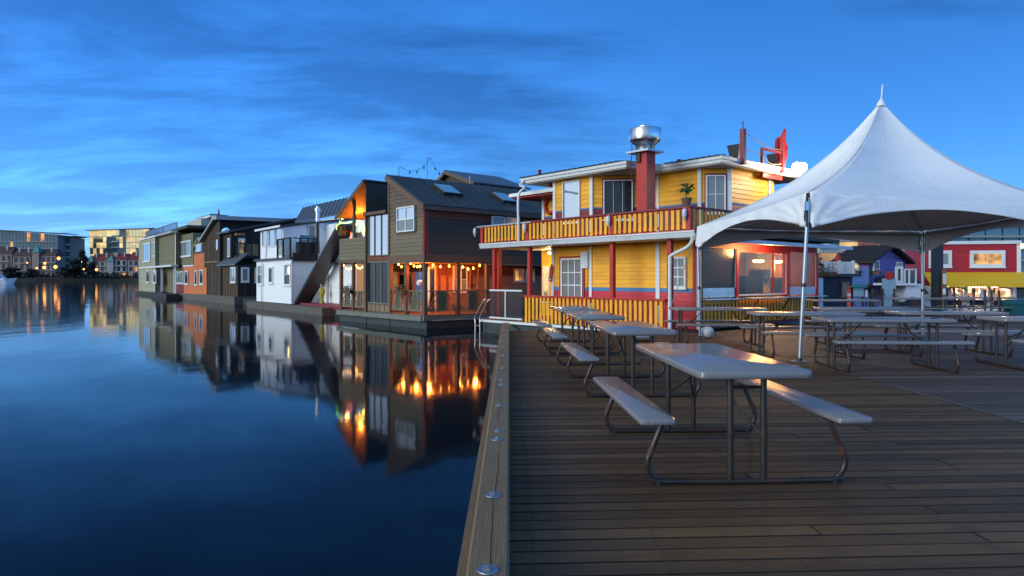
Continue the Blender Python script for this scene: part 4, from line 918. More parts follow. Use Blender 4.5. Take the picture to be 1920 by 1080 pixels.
# steel boarding ladder at the dock end
p = ground(893, 640, 0.0); 
t = thing('boarding_ladder', (F.Wm @ Vector((XL - 0.15, -0.15, 0))), YR.rotation_euler.z, 'polished steel boarding ladder rails rising from the water', 'ladder')
fr = Frame(t)
for px in (891, 900):
    x, z = fr.hit(px, 600); x2, z2 = fr.hit(px + 17, 562)
    MB().tube(arc([(x, 0, -0.9), (x, 0, z - 0.1), (x, 0.0, z + 0.12), (x2 - 0.06, 0.02, z2 - 0.03), (x2 + 0.02, 0.12, z2), (x2 + 0.06, 0.3, z2 - 0.02)], 6), 0.018, 8).build('rail', 'steel', t, True)
for z in (-0.25, -0.55): MB().tube([(fr.X(891), 0, z), (fr.X(900), 0, z)], 0.016, 8).build('rung', 'steel', t, True)
# guy rope of the tent
g0 = CN[1] + Vector((0, 0, -0.03)) - TO; q = at(1257, 578, 16.2) - TO
MB().tube([g0, q], 0.010, 6).build('guy_rope', 'rope', tent)

# ---------------------------------------------------------------- the cedar houseboat with string lights
AR = thing('cedar_houseboat', (-3.02, 24.5, 0), R(-49.2), 'weathered cedar houseboat with dark metal roof, tall window and glowing porches', 'houseboat')
A = Frame(AR); AS = A.sub(0, 0, 90)
def a_(fr, name, mat, *c, parent=AR): return fr.mb().box(*c).build(name, mat, parent)
xL, x1, x2 = A.X(637), A.X(686.5), A.X(730)
zm = A.Z(797, 484); zml = zm - 0.16                       # upper floor underside
ze = A.Z(798, 384); zr = A.Z(730, 331); DA = 8.6
a_(A, 'float', 'float_dark', xL - 0.05, 0.05, 0.05, DA, -0.95, -0.24)
a_(A, 'float_face', 'hull_grey', xL - 0.04, 0.06, 0.02, 0.048, -0.95, -0.25)
for px in (686, 730): x = A.X(px); a_(A, 'float_seam', 'float_dark', x - 0.02, x + 0.02, 0.0, 0.018, -0.95, -0.25)
a_(A, 'edge_beam', 'beam_green', xL - 0.12, -0.12, -0.10, 0.02, -0.22, -0.04); a_(AS, 'edge_beam', 'beam_green', -0.1, DA, -0.06, 0.03, -0.20, -0.04)
AS.mb().tube([(0.25, -0.10, -0.20), (4.5, -0.10, -0.20)], 0.03, 8).build('pipe', 'galvanised', AR, True)
a_(A, 'porch_floor', 'plank_grey', xL, 0.0, 0.021, DA, -0.039, 0.0)
# ---- right block, upper floor
zsh = A.Z(731, 414); P = 1.8
pol = [(x2, zm), (0, zm), (0, ze), (x2, zr)]
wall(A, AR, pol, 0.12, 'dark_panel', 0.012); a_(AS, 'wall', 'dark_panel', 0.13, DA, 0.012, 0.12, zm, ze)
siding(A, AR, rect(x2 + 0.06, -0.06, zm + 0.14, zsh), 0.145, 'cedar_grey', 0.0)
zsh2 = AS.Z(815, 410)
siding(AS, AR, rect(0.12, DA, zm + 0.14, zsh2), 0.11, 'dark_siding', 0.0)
def shingles(fr, poly, mat, y=0.0, w=0.115, h=0.155):
    """small cedar shingles in staggered courses: one mesh, too small to pick apart"""
    s = fr.mb(); z0 = min(p[1] for p in poly); z1 = max(p[1] for p in poly); xa = min(p[0] for p in poly); xb = max(p[0] for p in poly)
    z = z0; r = 0
    while z < z1:
        x = xa - (r % 2) * w / 2
        while x < xb:
            ww = w * random.uniform(0.8, 1.2)
            c = clip(clip(poly, 1, z + random.uniform(-0.012, 0.0), z + h), 0, x + 0.003, x + ww)
            if len(c) >= 3:
                dz = random.uniform(0, 0.012); n = len(c)
                s.add([(p[0], y - 0.012 - dz - 0.02 * (1 - (p[1] - z) / h), p[1]) for p in c] + [(p[0], y + 0.01, p[1]) for p in c], [list(range(n)), list(range(2*n-1, n-1, -1))] + [[i, n+i, n+(i+1)%n, (i+1)%n] for i in range(n)])
            x += ww
        z += h; r += 1
    o = s.build('shingles', mat, AR); o['kind'] = 'stuff'; return o
shingles(A, [(x2 + 0.06, zsh + 0.005), (-0.06, zsh + 0.005), (-0.06, ze - 0.03), (x2 + 0.06, zr - 0.06)], 'shingle')
shingles(AS, rect(0.12, DA, zsh2 + 0.005, ze - 0.05), 'shingle_red')
a_(A, 'band_board', 'trim_brown', x2, 0.02, -0.05, -0.006, zml, zm + 0.135); a_(AS, 'band_board', 'trim_brown', 0.03, DA, -0.05, -0.006, zml, zm + 0.135)
a_(A, 'corner_board', 'trim_brown', x2 - 0.02, x2 + 0.08, -0.06, -0.008, zm + 0.136, zr - 0.06); a_(A, 'corner_board', 'trim_red', -0.09, 0.03, -0.055, -0.008, zm + 0.136, ze - 0.02); a_(AS, 'corner_board', 'trim_red', 0.0, 0.10, -0.06, -0.008, zm + 0.136, ze - 0.03)
xx0, zt_ = A.hit(744, 385); xx1, zb_ = A.hit(781.5, 436)
a_(A, 'window_surround', 'trim_brown', xx0, xx1, -0.055, -0.02, zb_, zt_)
wpx(A, AR, (746, 390), (779, 433), -0.056, nx=2, nz=2, panes=['pane_grey', 'pane_sky', 'pane_grey', 'pane_sky'], fw=0.045, mw=0.045, sill=False)
# roof: one slope falling to the right
def slope_roof(fr, parent, xa, za, xb, zb2, y0, y1, t=0.10, mat='dark_metal_roof', ribs=0.0, over=0.0):
    d = Vector((xb - xa, 0, zb2 - za)).normalized(); nrm = Vector((-d.z, 0, d.x)) * (1 if d.x > 0 else -1)
    p0 = Vector((xa, y0, za)) - d * over; p1 = Vector((xb, y0, zb2)) + d * over
    rf = fr.mb().prism([p0, p1, p1 + nrm * t, p0 + nrm * t], (0, y1 - y0, 0)).build('roof', mat, parent)
    if ribs:
        n = int((y1 - y0) / ribs)
        for i in range(n + 1):
            y = y0 + 0.02 + (y1 - y0 - 0.04) * i / n; o = Vector((0, y - y0, 0)) + nrm * (t + 0.014)
            fr.mb().bar(p0 + o, p1 + o, 0.035, 0.03, up=nrm).build('roof_rib', mat, rf)
    return rf
rf = slope_roof(A, AR, x2 + 0.08, zr - 0.04, 0.05, ze - 0.02, -0.16, DA + 0.3, 0.07, ribs=0.48, over=0.08)
d_ = Vector((0 - x2, 0, ze - zr)).normalized()
A.mb().bar(Vector((x2, -0.18, zr - 0.05)) - d_*0.0, Vector((0, -0.18, ze - 0.05)) + d_*0.14, 0.03, 0.20, up=Vector((-d_.z, 0, d_.x))).build('verge_board', 'trim_brown', AR)
a_(AS, 'eave_board', 'trim_brown', -0.2, DA, -0.17, -0.13, ze - 0.18, ze - 0.03); a_(AS, 'eave_soffit', 'dark_panel', -0.15, DA, -0.128, -0.03, ze - 0.10, ze - 0.05)
a_(A, 'clerestory_wall', 'dark_panel', x2 - 0.04, x2 - 0.003, 0.0, DA, zm, zr)
def on_slope(u): return Vector((x2 + (0 - x2) * u, 0, zr + (ze - zr) * u))
for y, u, L_ in ((1.9, 0.45, 0.9), (4.6, 0.55, 0.8), (7.2, 0.65, 0.8)):
    c = on_slope(u); nrm = Vector((-d_.z, 0, d_.x)); c += Vector((0, y, 0)) + nrm * 0.13
    sk = A.mb().bar(c - d_ * 0.48, c + d_ * 0.48, L_, 0.10, up=nrm).build('skylight', 'black_iron', AR)
    A.mb().bar(c + nrm*0.056 - d_ * 0.42, c + nrm*0.056 + d_ * 0.42, L_ - 0.1, 0.012, up=nrm).build('pane', 'pane_sky', sk)
# side windows
wpx(AS, AR, (921, 405), (946, 428), -0.02, nx=1, nz=1, pm='pane_grey', fw=0.05, sill=False); wpx(AS, AR, (949, 406), (973, 428), -0.02, nx=1, nz=1, pm='lit_dim', fw=0.05, sill=False)
# ---- porch of the right block
for fr, x in ((A, -0.07), (A, x2 + 0.06), (A, A.X(761)), (AS, AS.X(859)), (AS, AS.X(914))): a_(fr, 'porch_post', 'trim_brown', x - 0.07, x + 0.07, -0.035, 0.10, 0.0, zml - 0.001)
a_(A, 'porch_ceiling', 'cedar_warm', x2 + 0.001, -0.01, 0.0, P + 0.1, zml + 0.02, zm - 0.002); a_(AS, 'porch_ceiling', 'cedar_warm', P + 0.1, DA, 0.0, P, zml + 0.022, zm - 0.004)
wall(A, AR, rect(x2, -P, 0, zml + 0.02), 0.1, 'cedar_warm', P + 0.011, 'porch_wall'); siding(A, AR, rect(x2 + 0.02, -P, 0, zml), 0.15, 'cedar_warm', P)
PS = A.sub(-P, 0, 90)
wall(PS, AR, rect(P - 0.02, DA, 0, zml + 0.02), 0.1, 'cedar_warm', 0.011, 'porch_wall'); siding(PS, AR, rect(P, DA, 0, zml - 0.45), 0.15, 'cedar_warm', 0.0); shingles(PS, rect(P, DA, zml - 0.445, zml), 'shingle_red')
wpx(A, AR, (735, 512), (745, 545), P - 0.02, nx=1, nz=2, pm='lit_dim'); wpx(A, AR, (747, 511), (778, 575), P - 0.02, nx=1, nz=1, pm='pane_dark', fm='cedar_warm', fw=0.09, name='door', sill=False)
wpx(PS, AR, (802, 500), (816, 590), -0.02, nx=1, nz=1, pm='pane_dark', fm='white_trim', fw=0.06, name='door', sill=False)
for a, c in (((848, 498), (860, 547)), ((862, 500), (875, 548))): wpx(PS, AR, a, c, -0.02, nx=1, nz=2, pm='lit_dim', fw=0.06)
wpx(PS, AR, (963, 503), (981, 528), -0.02, nx=2, nz=1, pm='lit_warm', fw=0.05); wpx(PS, AR, (984, 504), (1001, 528), -0.02, nx=2, nz=1, pm='lit_dim', fw=0.05)
for px in (823, 838, 884): x = PS.X(px); a_(PS, 'wall_batten', 'trim_red', x - 0.05, x + 0.05, -0.045, -0.028, 0, zml)
# carved railing: fans and panels whose holes are dark plates
def fret_rail(fr, xa, xb, y, z0, z1, n):
    rl = a_(fr, 'railing', 'rail_tan', xa, xb, y - 0.045, y + 0.045, z1 - 0.04, z1)
    a_(fr, 'bottom_rail', 'rail_tan', xa, xb, y - 0.02, y + 0.02, z0, z0 + 0.05, parent=rl)
    w = (xb - xa) / n
    for i in range(n):
        xs = xa + i * w
        if i: a_(fr, 'stile', 'rail_tan', xs - 0.025, xs + 0.025, y - 0.024, y + 0.024, z0 + 0.05, z1 - 0.04, parent=rl)
        if i % 2:
            pn = a_(fr, 'panel', 'rail_green', xs + 0.03, xs + w - 0.03, y - 0.006, y + 0.006, z0 + 0.05, z1 - 0.04, parent=rl)
            cx_ = xs + w / 2; zc_ = (z0 + z1) / 2; s = fr.mb()
            for dx, dz in ((0, 0), (0, 0.2), (0, -0.2), (-0.1, 0.1), (0.1, 0.1), (-0.1, -0.1), (0.1, -0.1)):
                s.prism([(cx_ + dx - 0.035, y - 0.0075, zc_ + dz), (cx_ + dx, y - 0.0075, zc_ + dz - 0.07), (cx_ + dx + 0.035, y - 0.0075, zc_ + dz), (cx_ + dx, y - 0.0075, zc_ + dz + 0.07)], (0, 0.015, 0))
            s.build('hole_shade_plate', 'float_dark', rl)  # dark plates painted in for the shade of cut-through holes
        else:
            left = (i // 2) % 2 == 0; cx_ = xs + (0.03 if left else w - 0.03)
            for k_ in range(5):
                a = R(12 + k_ * 17); dx = math.sin(a); dz = math.cos(a); L_ = min((w - 0.06) / max(dx, 1e-3), (z1 - z0 - 0.1) / max(dz, 1e-3)); sg = 1 if left else -1
                fr.mb().bar((cx_, y, z0 + 0.05), (cx_ + sg * dx * L_, y, z0 + 0.05 + dz * L_), 0.02, 0.035).build('spoke', 'rail_tan', rl)
zr0, zr1 = 0.12, A.Z(797, 545)
fret_rail(A, x2 + 0.13, A.X(761) - 0.07, 0.03, zr0, zr1, 3); fret_rail(A, A.X(761) + 0.07, -0.14, 0.03, zr0, zr1, 3)
fret_rail(AS, 0.11, AS.X(859) - 0.07, 0.03, zr0, zr1, 3); fret_rail(AS, AS.X(859) + 0.07, AS.X(914) - 0.07, 0.03, zr0, zr1, 3)
# ---- left block: porch below, open balcony under a raised half gable
zbl = A.Z(660, 487); zbt = A.Z(660, 446); zr2 = A.Z(686, 342); ze2 = A.Z(632, 408)
DL = 6.0
for px in (639, 662, 684.5): x = A.X(px); a_(A, 'porch_post', 'trim_brown', x - 0.065, x + 0.065, -0.035, 0.09, 0.0, zbl - 0.13)
a_(A, 'band_board', 'trim_brown', xL - 0.02, x1, -0.05, 0.05, zbl - 0.128, zbl); a_(A, 'balcony_floor', 'dark_panel', xL, x1 - 0.06, 0.052, DL, zbl - 0.12, zbl)
siding(A, AR, rect(xL, x1 - 0.05, zbl + 0.002, zbt), 0.145, 'cedar_grey', 0.0); wall(A, AR, rect(xL, x1 - 0.05, zbl, zbt - 0.01), 0.08, 'dark_panel', 0.012, 'balcony_wall')
BB = 1.7
pol2 = [(xL, zbl), (x1 - 0.06, zbl), (x1 - 0.06, zr2 - 0.02), (xL, ze2 - 0.02)]
wall(A, AR, pol2, 0.1, 'cedar_warm', BB + 0.03, 'balcony_back_wall'); vboards(A, AR, pol2, 0.3, 'cedar_warm', 'cedar_warm', BB)
wpx(A, AR, (668, 436), (680, 478), BB - 0.05, nx=1, nz=1, pm='pane_dark', fm='trim_brown', name='door', sill=False)
x = A.X(662); a_(A, 'balcony_post', 'trim_brown', x - 0.055, x + 0.055, 0.0, 0.11, zbt + 0.002, ze2 + (zr2 - ze2) * (x - xL) / (x1 - xL) - 0.03)
a_(A, 'gable_wall', 'dark_panel', x1 - 0.05, x1, 0.0, DL, zbl - 0.5, zr2)
slope_roof(A, AR, xL, ze2, x1, zr2, -0.16, DL, 0.07, over=0.10)
A.mb().prism([(xL - 0.05, -0.12, ze2 - 0.035), (x1 - 0.052, -0.12, zr2 - 0.035), (x1 - 0.052, -0.12, zr2 - 0.012), (xL - 0.05, -0.12, ze2 - 0.012)], (0, DL, 0)).build('balcony_ceiling', 'cedar_warm', AR)
d2 = Vector((x1 - xL, 0, zr2 - ze2)).normalized()
A.mb().bar(Vector((xL, -0.175, ze2 - 0.02)) - d2*0.12, Vector((x1, -0.175, zr2 - 0.02)) + d2*0.06, 0.03, 0.16, up=Vector((-d2.z, 0, d2.x))).build('verge_board', 'trim_brown', AR)
a_(A, 'side_wall_back', 'white_siding', xL + 0.3, x1 - 0.06, 2.2, 2.3, 0.0, zbl - 0.13)
a_(A, 'porch_wall', 'cedar_warm', A.X(668, 1.5), x1 - 0.06, 1.5, 1.6, 0.0, zbl - 0.13)
fret_rail(A, xL + 0.11, A.X(662) - 0.06, 0.03, zr0, A.Z(660, 545), 3); fret_rail(A, A.X(662) + 0.06, x1 - 0.15, 0.03, zr0, A.Z(675, 545), 3)
# ---- glazed middle bay
zg1, zg0 = A.Z(710, 403, 0.2), A.Z(710, 481, 0.2); zh0, zh1 = A.Z(710, 569, 0.2), A.Z(710, 490, 0.2)
G = A.sub(x1 + 0.01, 0.04, 0); wG = x2 - x1 - 0.05
wall(G, AR, rect(0, wG, 0, zg1 + 0.1), 0.1, 'dark_panel', 0.03, 'bay_wall')
window(G, AR, 0.06, wG - 0.03, zg0, zg1, 0.028, nx=3, nz=1, fw=0.05, mw=0.06, fm='trim_brown', pm='pane_sky', sill=False)
window(G, AR, 0.03, wG - 0.03, zh0, zh1, 0.028, nx=3, nz=1, fw=0.05, mw=0.06, fm='beam_green', pm='pane_dark', sill=False)
shx = a_(G, 'band', 'shingle_red', 0.0, wG, -0.04, 0.02, zh1 + 0.02, zg0 - 0.02)
for i in range(5): a_(G, 'base_panel', 'rail_tan', 0.02 + i * wG / 5, (i + 1) * wG / 5 - 0.02, -0.02, 0.028, 0.02, zh0 - 0.03)
G.mb().prism([(0, -0.15, zg1 + 0.02), (0, 3.0, zg1 + 1.05), (0, 3.0, zg1 + 1.13), (0, -0.15, zg1 + 0.10)], (wG, 0, 0)).build('roof', 'dark_metal_roof', AR)
for i in range(5): x = 0.03 + (wG - 0.06) * i / 4; G.mb().bar((x, -0.15, zg1 + 0.115), (x, 3.0, zg1 + 1.145), 0.03, 0.03).build('roof_rib', 'dark_metal_roof', AR)
a_(G, 'eave_board', 'trim_brown', 0, wG, -0.19, -0.152, zg1 - 0.02, zg1 + 0.10)
a_(A, 'downspout', 'trim_brown', x1 + 0.02, x1 + 0.09, -0.07, -0.0, 0.0, zg1 + 0.1)
# ---- small upper room behind, with dish
U = A.sub(A.X(835, 5.5), 5.5, 0); UX = U.X(892)
zu0, zu1 = zr - 0.3, U.Z(880, 345); zu2 = U.Z(850, 322)
US = U.sub(UX, 0, 90); LU = US.X(985)
U.mb().prism([(0, 0, zu0), (UX, 0, zu0), (UX, 0, zu1), (0.35, 0, zu2), (0, 0, zu2 - 0.2)], (0, LU, 0)).build('upper_room_wall', 'dark_panel', AR)
siding(US, AR, rect(0.0, LU, zu0, zu1 - 0.04), 0.14, 'dark_siding', -0.01)
slope_roof(U, AR, 0.35, zu2, UX, zu1, -0.25, LU + 0.2, 0.07, over=0.18, mat='seam_roof')
slope_roof(U, AR, 0.35, zu2, -0.9, zu2 - 0.62, -0.25, LU + 0.2, 0.07, mat='seam_roof')
dU = Vector((UX - 0.35, 0, zu1 - zu2)).normalized()
U.mb().bar((0.3, -0.27, zu2 - 0.02), Vector((UX, -0.27, zu1 - 0.02)) + dU * 0.18, 0.03, 0.14, up=Vector((-dU.z, 0, dU.x))).build('verge_board', 'trim_brown', AR); U.mb().bar((0.36, -0.27, zu2 - 0.02), (-0.92, -0.27, zu2 - 0.65), 0.03, 0.14).build('verge_board', 'trim_brown', AR)
window(U, AR, 0.2, UX - 0.15, zu0 + 0.25, zu1 - 0.1, -0.01, nx=4, nz=1, fw=0.05, fm='trim_brown', pm='pane_grey', sill=False)
ds_ = U.mb().lathe([(0.02, 0.0), (0.15, 0.03), (0.24, 0.09), (0.23, 0.095), (0.02, 0.02)], (0, 0, 0), 18).build('satellite_dish', 'galvanised', AR, True)
ds_.matrix_local = U.T(UX - 0.05, -0.4, zu1 + 0.30) @ Matrix.Rotation(R(-62), 4, 'Y') @ Matrix.Scale(0.8, 4)
U.mb().tube([(UX, -0.3, zu1 - 0.1), (UX, -0.38, zu1 + 0.3)], 0.018, 6).build('dish_arm', 'galvanised', AR)
# hooked lamp poles with an unlit string on the roof
pts = []
for px, py, pyb in ((748, 314, 330), (801, 297, 338)):
    y = 0.4 if px < 760 else 2.2; x = A.X(px, y); z = A.Z(px, py, y); zb2 = A.Z(px, pyb, y) - 0.3
    A.mb().tube(arc([(x, y, zb2), (x, y, z - 0.1), (x + 0.08, y, z), (x + 0.22, y, z - 0.03), (x + 0.28, y, z - 0.10)], 5), 0.012, 6).build('lamp_hook', 'black_iron', AR); pts.append(Vector((x + 0.25, y, z - 0.05)))
end = Vector((A.X(838, 4.5), 4.5, A.Z(838, 322, 4.5)))
rf_s = thing('unlit_string', AR.location, AR.rotation_euler.z, 'unlit festoon string hung between two hooks on the cedar roof', 'light string')
for p_, q_ in ((pts[0], pts[1]), (pts[1], end)):
    cur = [p_.lerp(q_, t/8) + Vector((0, 0, -0.28 * math.sin(math.pi * t / 8))) for t in range(9)]
    MB().tube(cur, 0.007, 5).build('wire', 'black_iron', rf_s)
    for t in (2, 4, 6): MB().lathe([(0.01, 0), (0.03, -0.05), (0.035, -0.10), (0.01, -0.14)], cur[t], 8).build('bulb', 'black_iron', rf_s)
# ---- lit strings
def light_string(frame, pix, y, label, group, mat='bulb', r=0.04, light=None, lp=None, extra=None):
    root = frame.root; t = thing('string_light', root.location, root.rotation_euler.z, label, 'string lights', group)
    ps = []
    for px, py in pix: x, z = frame.hit(px, py, y); ps.append(frame.L @ Vector((x, y, z)))
    MB().tube([p + Vector((0, 0, r + 0.012)) for p in ps], 0.006, 5).build('wire', 'black_plastic', t)
    for p in ps: MB().lathe([(0.014, 0.055), (0.014, 0.03), (r, 0.0), (r*0.7, -0.03), (0.008, -0.045)], p, 8).build('bulb', mat, t, True)
    if light:
        for i in light[1]: point_light('string_glow', ps[i] + (frame.L.to_3x3() @ Vector((0, 0.25, -0.08))), (1.0, 0.27, 0.035), light[0] * 1.5, t, 0.08)
    return t
Q = lambda L_: [(700 + a / 6.75, 460 + b / 6.75) for a, b in L_]
GS = 'lit warm bulb strings on the cedar houseboat'
light_string(A, Q([(290, 215), (318, 240), (357, 270), (407, 265), (475, 230), (515, 262), (558, 270), (590, 265)]), 0.35, 'string of glowing orange bulbs across the front of the cedar porch', GS, light=(13, (1, 4, 7)))
light_string(AS, Q([(755, 250), (850, 270), (960, 262), (1130, 275), (1200, 300), (1265, 290), (1345, 255)]), 0.35, 'string of glowing orange bulbs along the right side of the cedar porch', GS, light=(13, (0, 3, 6)))
Q2 = lambda L_: [(540 + a / 6.75, 440 + b / 6.75) for a, b in L_]
light_string(A, Q2([(705, 390), (737, 425), (768, 437), (798, 425), (858, 390), (882, 418), (912, 428), (940, 412)]), 0.25, 'string of small glowing bulbs under the left lower porch of the cedar house', GS, 'bulb_soft', 0.032, light=(1.0, (3,)))
Q3 = lambda L_: [(620 + a / 6.0, 320 + b / 6.0) for a, b in L_]
light_string(A, Q3([(105, 575), (130, 540), (178, 525), (210, 495), (282, 470), (275, 540), (285, 605), (300, 590), (330, 612), (275, 678)]), 0.45, 'cluster of glowing orange bulbs under the raised gable balcony', GS, light=(16, (1, 4, 8)))
# green tube light arcs and hanging basket on the balcony
gn = thing('green_tube_light', AR.location, AR.rotation_euler.z, 'green glowing tube light looped along the gable balcony', 'tube light')
for pl in ([(68, 665), (65, 630), (90, 600), (130, 590), (180, 590), (228, 575)], [(290, 565), (330, 570), (365, 600), (382, 650), (372, 715), (358, 700), (362, 650), (330, 630), (318, 690)]):
    A.mb().tube(arc([(lambda h: (h[0], 0.15, h[1]))(A.hit(*Q3([p_])[0], 0.15)) for p_ in pl], 4), 0.018, 6).build('tube', 'neon_green', gn, True)
A.mb().tube([(lambda h: (h[0], -0.02, h[1]))(A.hit(*p_, -0.02)) for p_ in Q3([(226, 690), (228, 765)])], 0.016, 6).build('red_tube', 'neon_red', gn)
def basket(name, fr, px, py, y, label, mats, n, rx, rz, cat='flower basket', grp=None):
    x, z = fr.hit(px, py, y); p = fr.Wm @ Vector((x, y, z)); t = thing(name, p, fr.root.rotation_euler.z, label, cat, grp)
    MB().hull2([(-rx*0.7, -0.08, -0.22), (rx*0.7, -0.08, -0.22), (rx*0.7, 0.08, -0.22), (-rx*0.7, 0.08, -0.22)], [(-rx*0.8, -0.11, -0.05), (rx*0.8, -0.11, -0.05), (rx*0.8, 0.11, -0.05), (-rx*0.8, 0.11, -0.05)]).build('trough', 'trim_brown', t)
    for m_ in mats:
        s = MB()
        for i in range(n):
            c = Vector((random.gauss(0, rx * 0.5), random.gauss(0, 0.09) - 0.03, random.gauss(0, rz * 0.5))); u = Vector((random.uniform(-1, 1), random.uniform(-1, 1), random.uniform(-1, 1))).normalized() * random.uniform(0.02, 0.05); v = u.cross(Vector((random.uniform(-1, 1), random.uniform(-1, 1), 1))).normalized() * 0.02
            s.add([c - u, c + v, c + u, c - v], [(0, 1, 2, 3)])
        o = s.build('foliage', m_, t); o['kind'] = 'stuff'
    return t
basket('flower_box', A, 751, 541, -0.10, 'trailing autumn flowers on the front railing of the lit cedar porch', ('leaf_gold', 'leaf'), 120, 0.40, 0.16, grp='flower boxes on the cedar house')
basket('flower_box', A, 653, 541, -0.10, 'green trailing flower box on the left lower railing of the cedar house', ('leaf', 'leaf_gold'), 110, 0.40, 0.14, grp='flower boxes on the cedar house')
basket('flower_box', A, 641, 432, 0.2, 'dark trailing flower basket hung at the left of the gable balcony', ('leaf_gold', 'leaf'), 110, 0.24, 0.26, grp='flower boxes on the cedar house')
# white float ball, ladder, benches on the porch
x, z = A.hit(787, 531, 0.25); p = A.Wm @ Vector((x, 0.25, z))
t = thing('white_ball', p, 0, 'round white ball float hung in the cedar porch beside the corner post', 'float ball'); MB().ball((0, 0, 0), 0.125, 16, 10).build('ball', 'balloon', t, True); MB().tube([(0, 0, 0.12), (0, 0, zml - z)], 0.006, 5).build('cord', 'rope', t)
xl_, _ = PS.hit(888, 548, -0.9); xl2, zl2 = PS.hit(905, 513, -0.25)
t = thing('leaning_ladder', AR.location, AR.rotation_euler.z, 'wooden step ladder leaning on the right end of the lit porch wall', 'ladder')
la = PS
for dx in (0, 0.42): la.mb().bar((xl_ + dx, -0.55, 0.0), (xl_ + 0.45 + dx, -0.10, 1.75), 0.06, 0.04).build('rail', 'rail_tan', t)
for i in range(5): f_ = (i + 0.8) / 5.6; la.mb().bar((xl_ + 0.45*f_, -0.55 + 0.45*f_, 1.75*f_), (xl_ + 0.42 + 0.45*f_, -0.55 + 0.45*f_, 1.75*f_), 0.05, 0.03).build('rung', 'rail_tan', t)

# ---------------------------------------------------------------- white houseboat with roof deck and steep dark roof
WR = thing('white_houseboat', (-11.94, 37.5, 0), R(-53), 'bright white two storey houseboat with roof deck and steep dark diagonal roof', 'houseboat')
H = Frame(WR); HS = H.sub(0, 0, 90)
def h_(fr, name, mat, *c, parent=WR): return fr.mb().box(*c).build(name, mat, parent)
hl = H.X(481.5); z0 = H.Z(547, 570); z1 = H.Z(547, 486); D = 9.0
h_(H, 'float', 'concrete_float', hl - 0.9, 5.2, -0.35, D, -0.95, z0 - 0.03)
wall(H, WR, rect(hl, 0, z0, z1), D, 'white_siding', 0.012, 'lower_storey')
siding(H, WR, rect(hl, -0.05, z0 + 0.01, z1), 0.13, 'white_siding', 0.0)
siding(HS, WR, rect(0.05, D, z0 + 0.01, z1), 0.17, 'white_siding', 0.0)
h_(H, 'corner_board', 'white_trim', -0.06, 0.035, -0.045, 0.05, z0, z1)
for a, c, n in (((484, 496), (495, 534), 2), ((505, 500), (513, 532), 1), ((534, 494), (546, 536), 2)): wpx(H, WR, a, c, -0.02, nx=1, nz=n, fw=0.10, pm='pane_dark', panes=['pane_dark', 'pane_grey'])
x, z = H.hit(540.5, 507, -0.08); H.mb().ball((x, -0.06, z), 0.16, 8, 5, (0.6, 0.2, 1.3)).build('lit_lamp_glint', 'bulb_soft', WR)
h_(H, 'skirt', 'hull_grey', hl - 0.1, 0.1, -0.12, -0.03, z0 - 0.12, z0 - 0.005)
# roof deck edge and upper storey
h_(H, 'deck_edge', 'dark_metal_roof', hl - 0.1, 0.15, -0.18, D, z1 + 0.001, z1 + 0.12); SE = HS.X(593); h_(HS, 'deck_edge', 'char_brown', 0.0, SE, -0.25, -0.10, z1 - 0.10, z1 + 0.35)
u0x, u1x = H.X(489, 0.25), H.X(531, 0.25); zu = H.Z(531, 426, 0.25)
h_(H, 'upper_storey', 'white_siding', u0x, u1x, 0.27, D, z1 + 0.12, zu); siding(H, WR, rect(u0x, u1x, z1 + 0.13, zu), 0.13, 'white_siding', 0.25)
for a, c in (((493, 430), (503, 462)), ((505.5, 430), (516, 462)), ((518, 428), (529, 461))): wpx(H, WR, a, c, 0.23, fw=0.05, pm='pane_sky', sill=False)
H.mb().tube([(H.X(502, 0.2), 0.17, zu - 0.05), (H.X(499, 0.2), 0.17, z1 + 0.1), (H.X(493.5, 0), -0.10, z1 + 0.02), (H.X(493.5, 0), -0.10, z0)], 0.04, 6).build('downspout', 'white_trim', WR)
HU = H.sub(u1x, 0.25, 90); zd = HU.Z(620, 405)
wall(HU, WR, [(0, z1 + 0.12), (7.5, z1 + 0.12), (7.5, zu + 1.2), (0, zu)], 0.1, 'white_siding', 0.02, 'upper_side_wall'); siding(HU, WR, [(0.02, z1 + 0.14), (7.4, z1 + 0.14), (7.4, zu + 1.15), (0.02, zu)], 0.17, 'white_siding', 0.0)
wpx(HU, WR, (577, 422), (591, 482), -0.02, fw=0.05, pm='pane_grey', sill=False, name='door')
H.mb().prism([(u0x - 0.3, 0.0, zu + 0.02), (u0x - 0.3, D, zu + 1.35), (u0x - 0.3, D, zu + 1.43), (u0x - 0.3, 0.0, zu + 0.10)], (u1x - u0x + 0.55, 0, 0)).build('roof', 'dark_metal_roof', WR)
h_(H, 'eave_board', 'white_trim', u0x - 0.3, u1x + 0.25, -0.05, -0.005, zu - 0.02, zu + 0.10)
# roof deck rail, grill
zrt = H.Z(531, 447, -0.1)
rl = h_(H, 'deck_rail', 'char_brown', u1x + 0.1, 0.12, -0.16, -0.08, zrt - 0.06, zrt)
h_(HS, 'deck_rail', 'char_brown', 0.0, SE, -0.20, -0.12, zrt - 0.06, zrt)
for x in (u1x + 0.15, u1x * 0.5, 0.08): h_(H, 'rail_post', 'char_brown', x - 0.05, x + 0.05, -0.16, -0.08, z1 + 0.12, zrt - 0.06, parent=rl)
for x in (SE * 0.3, SE * 0.62, SE - 0.05): h_(HS, 'rail_post', 'char_brown', x - 0.05, x + 0.05, -0.20, -0.12, z1 + 0.12, zrt - 0.06, parent=rl)
for a, c in ((u1x + 0.2, u1x * 0.5 - 0.05), (u1x * 0.5 + 0.05, 0.03)): h_(H, 'pane', 'smoked', a, c, -0.125, -0.115, z1 + 0.25, zrt - 0.06, parent=rl)
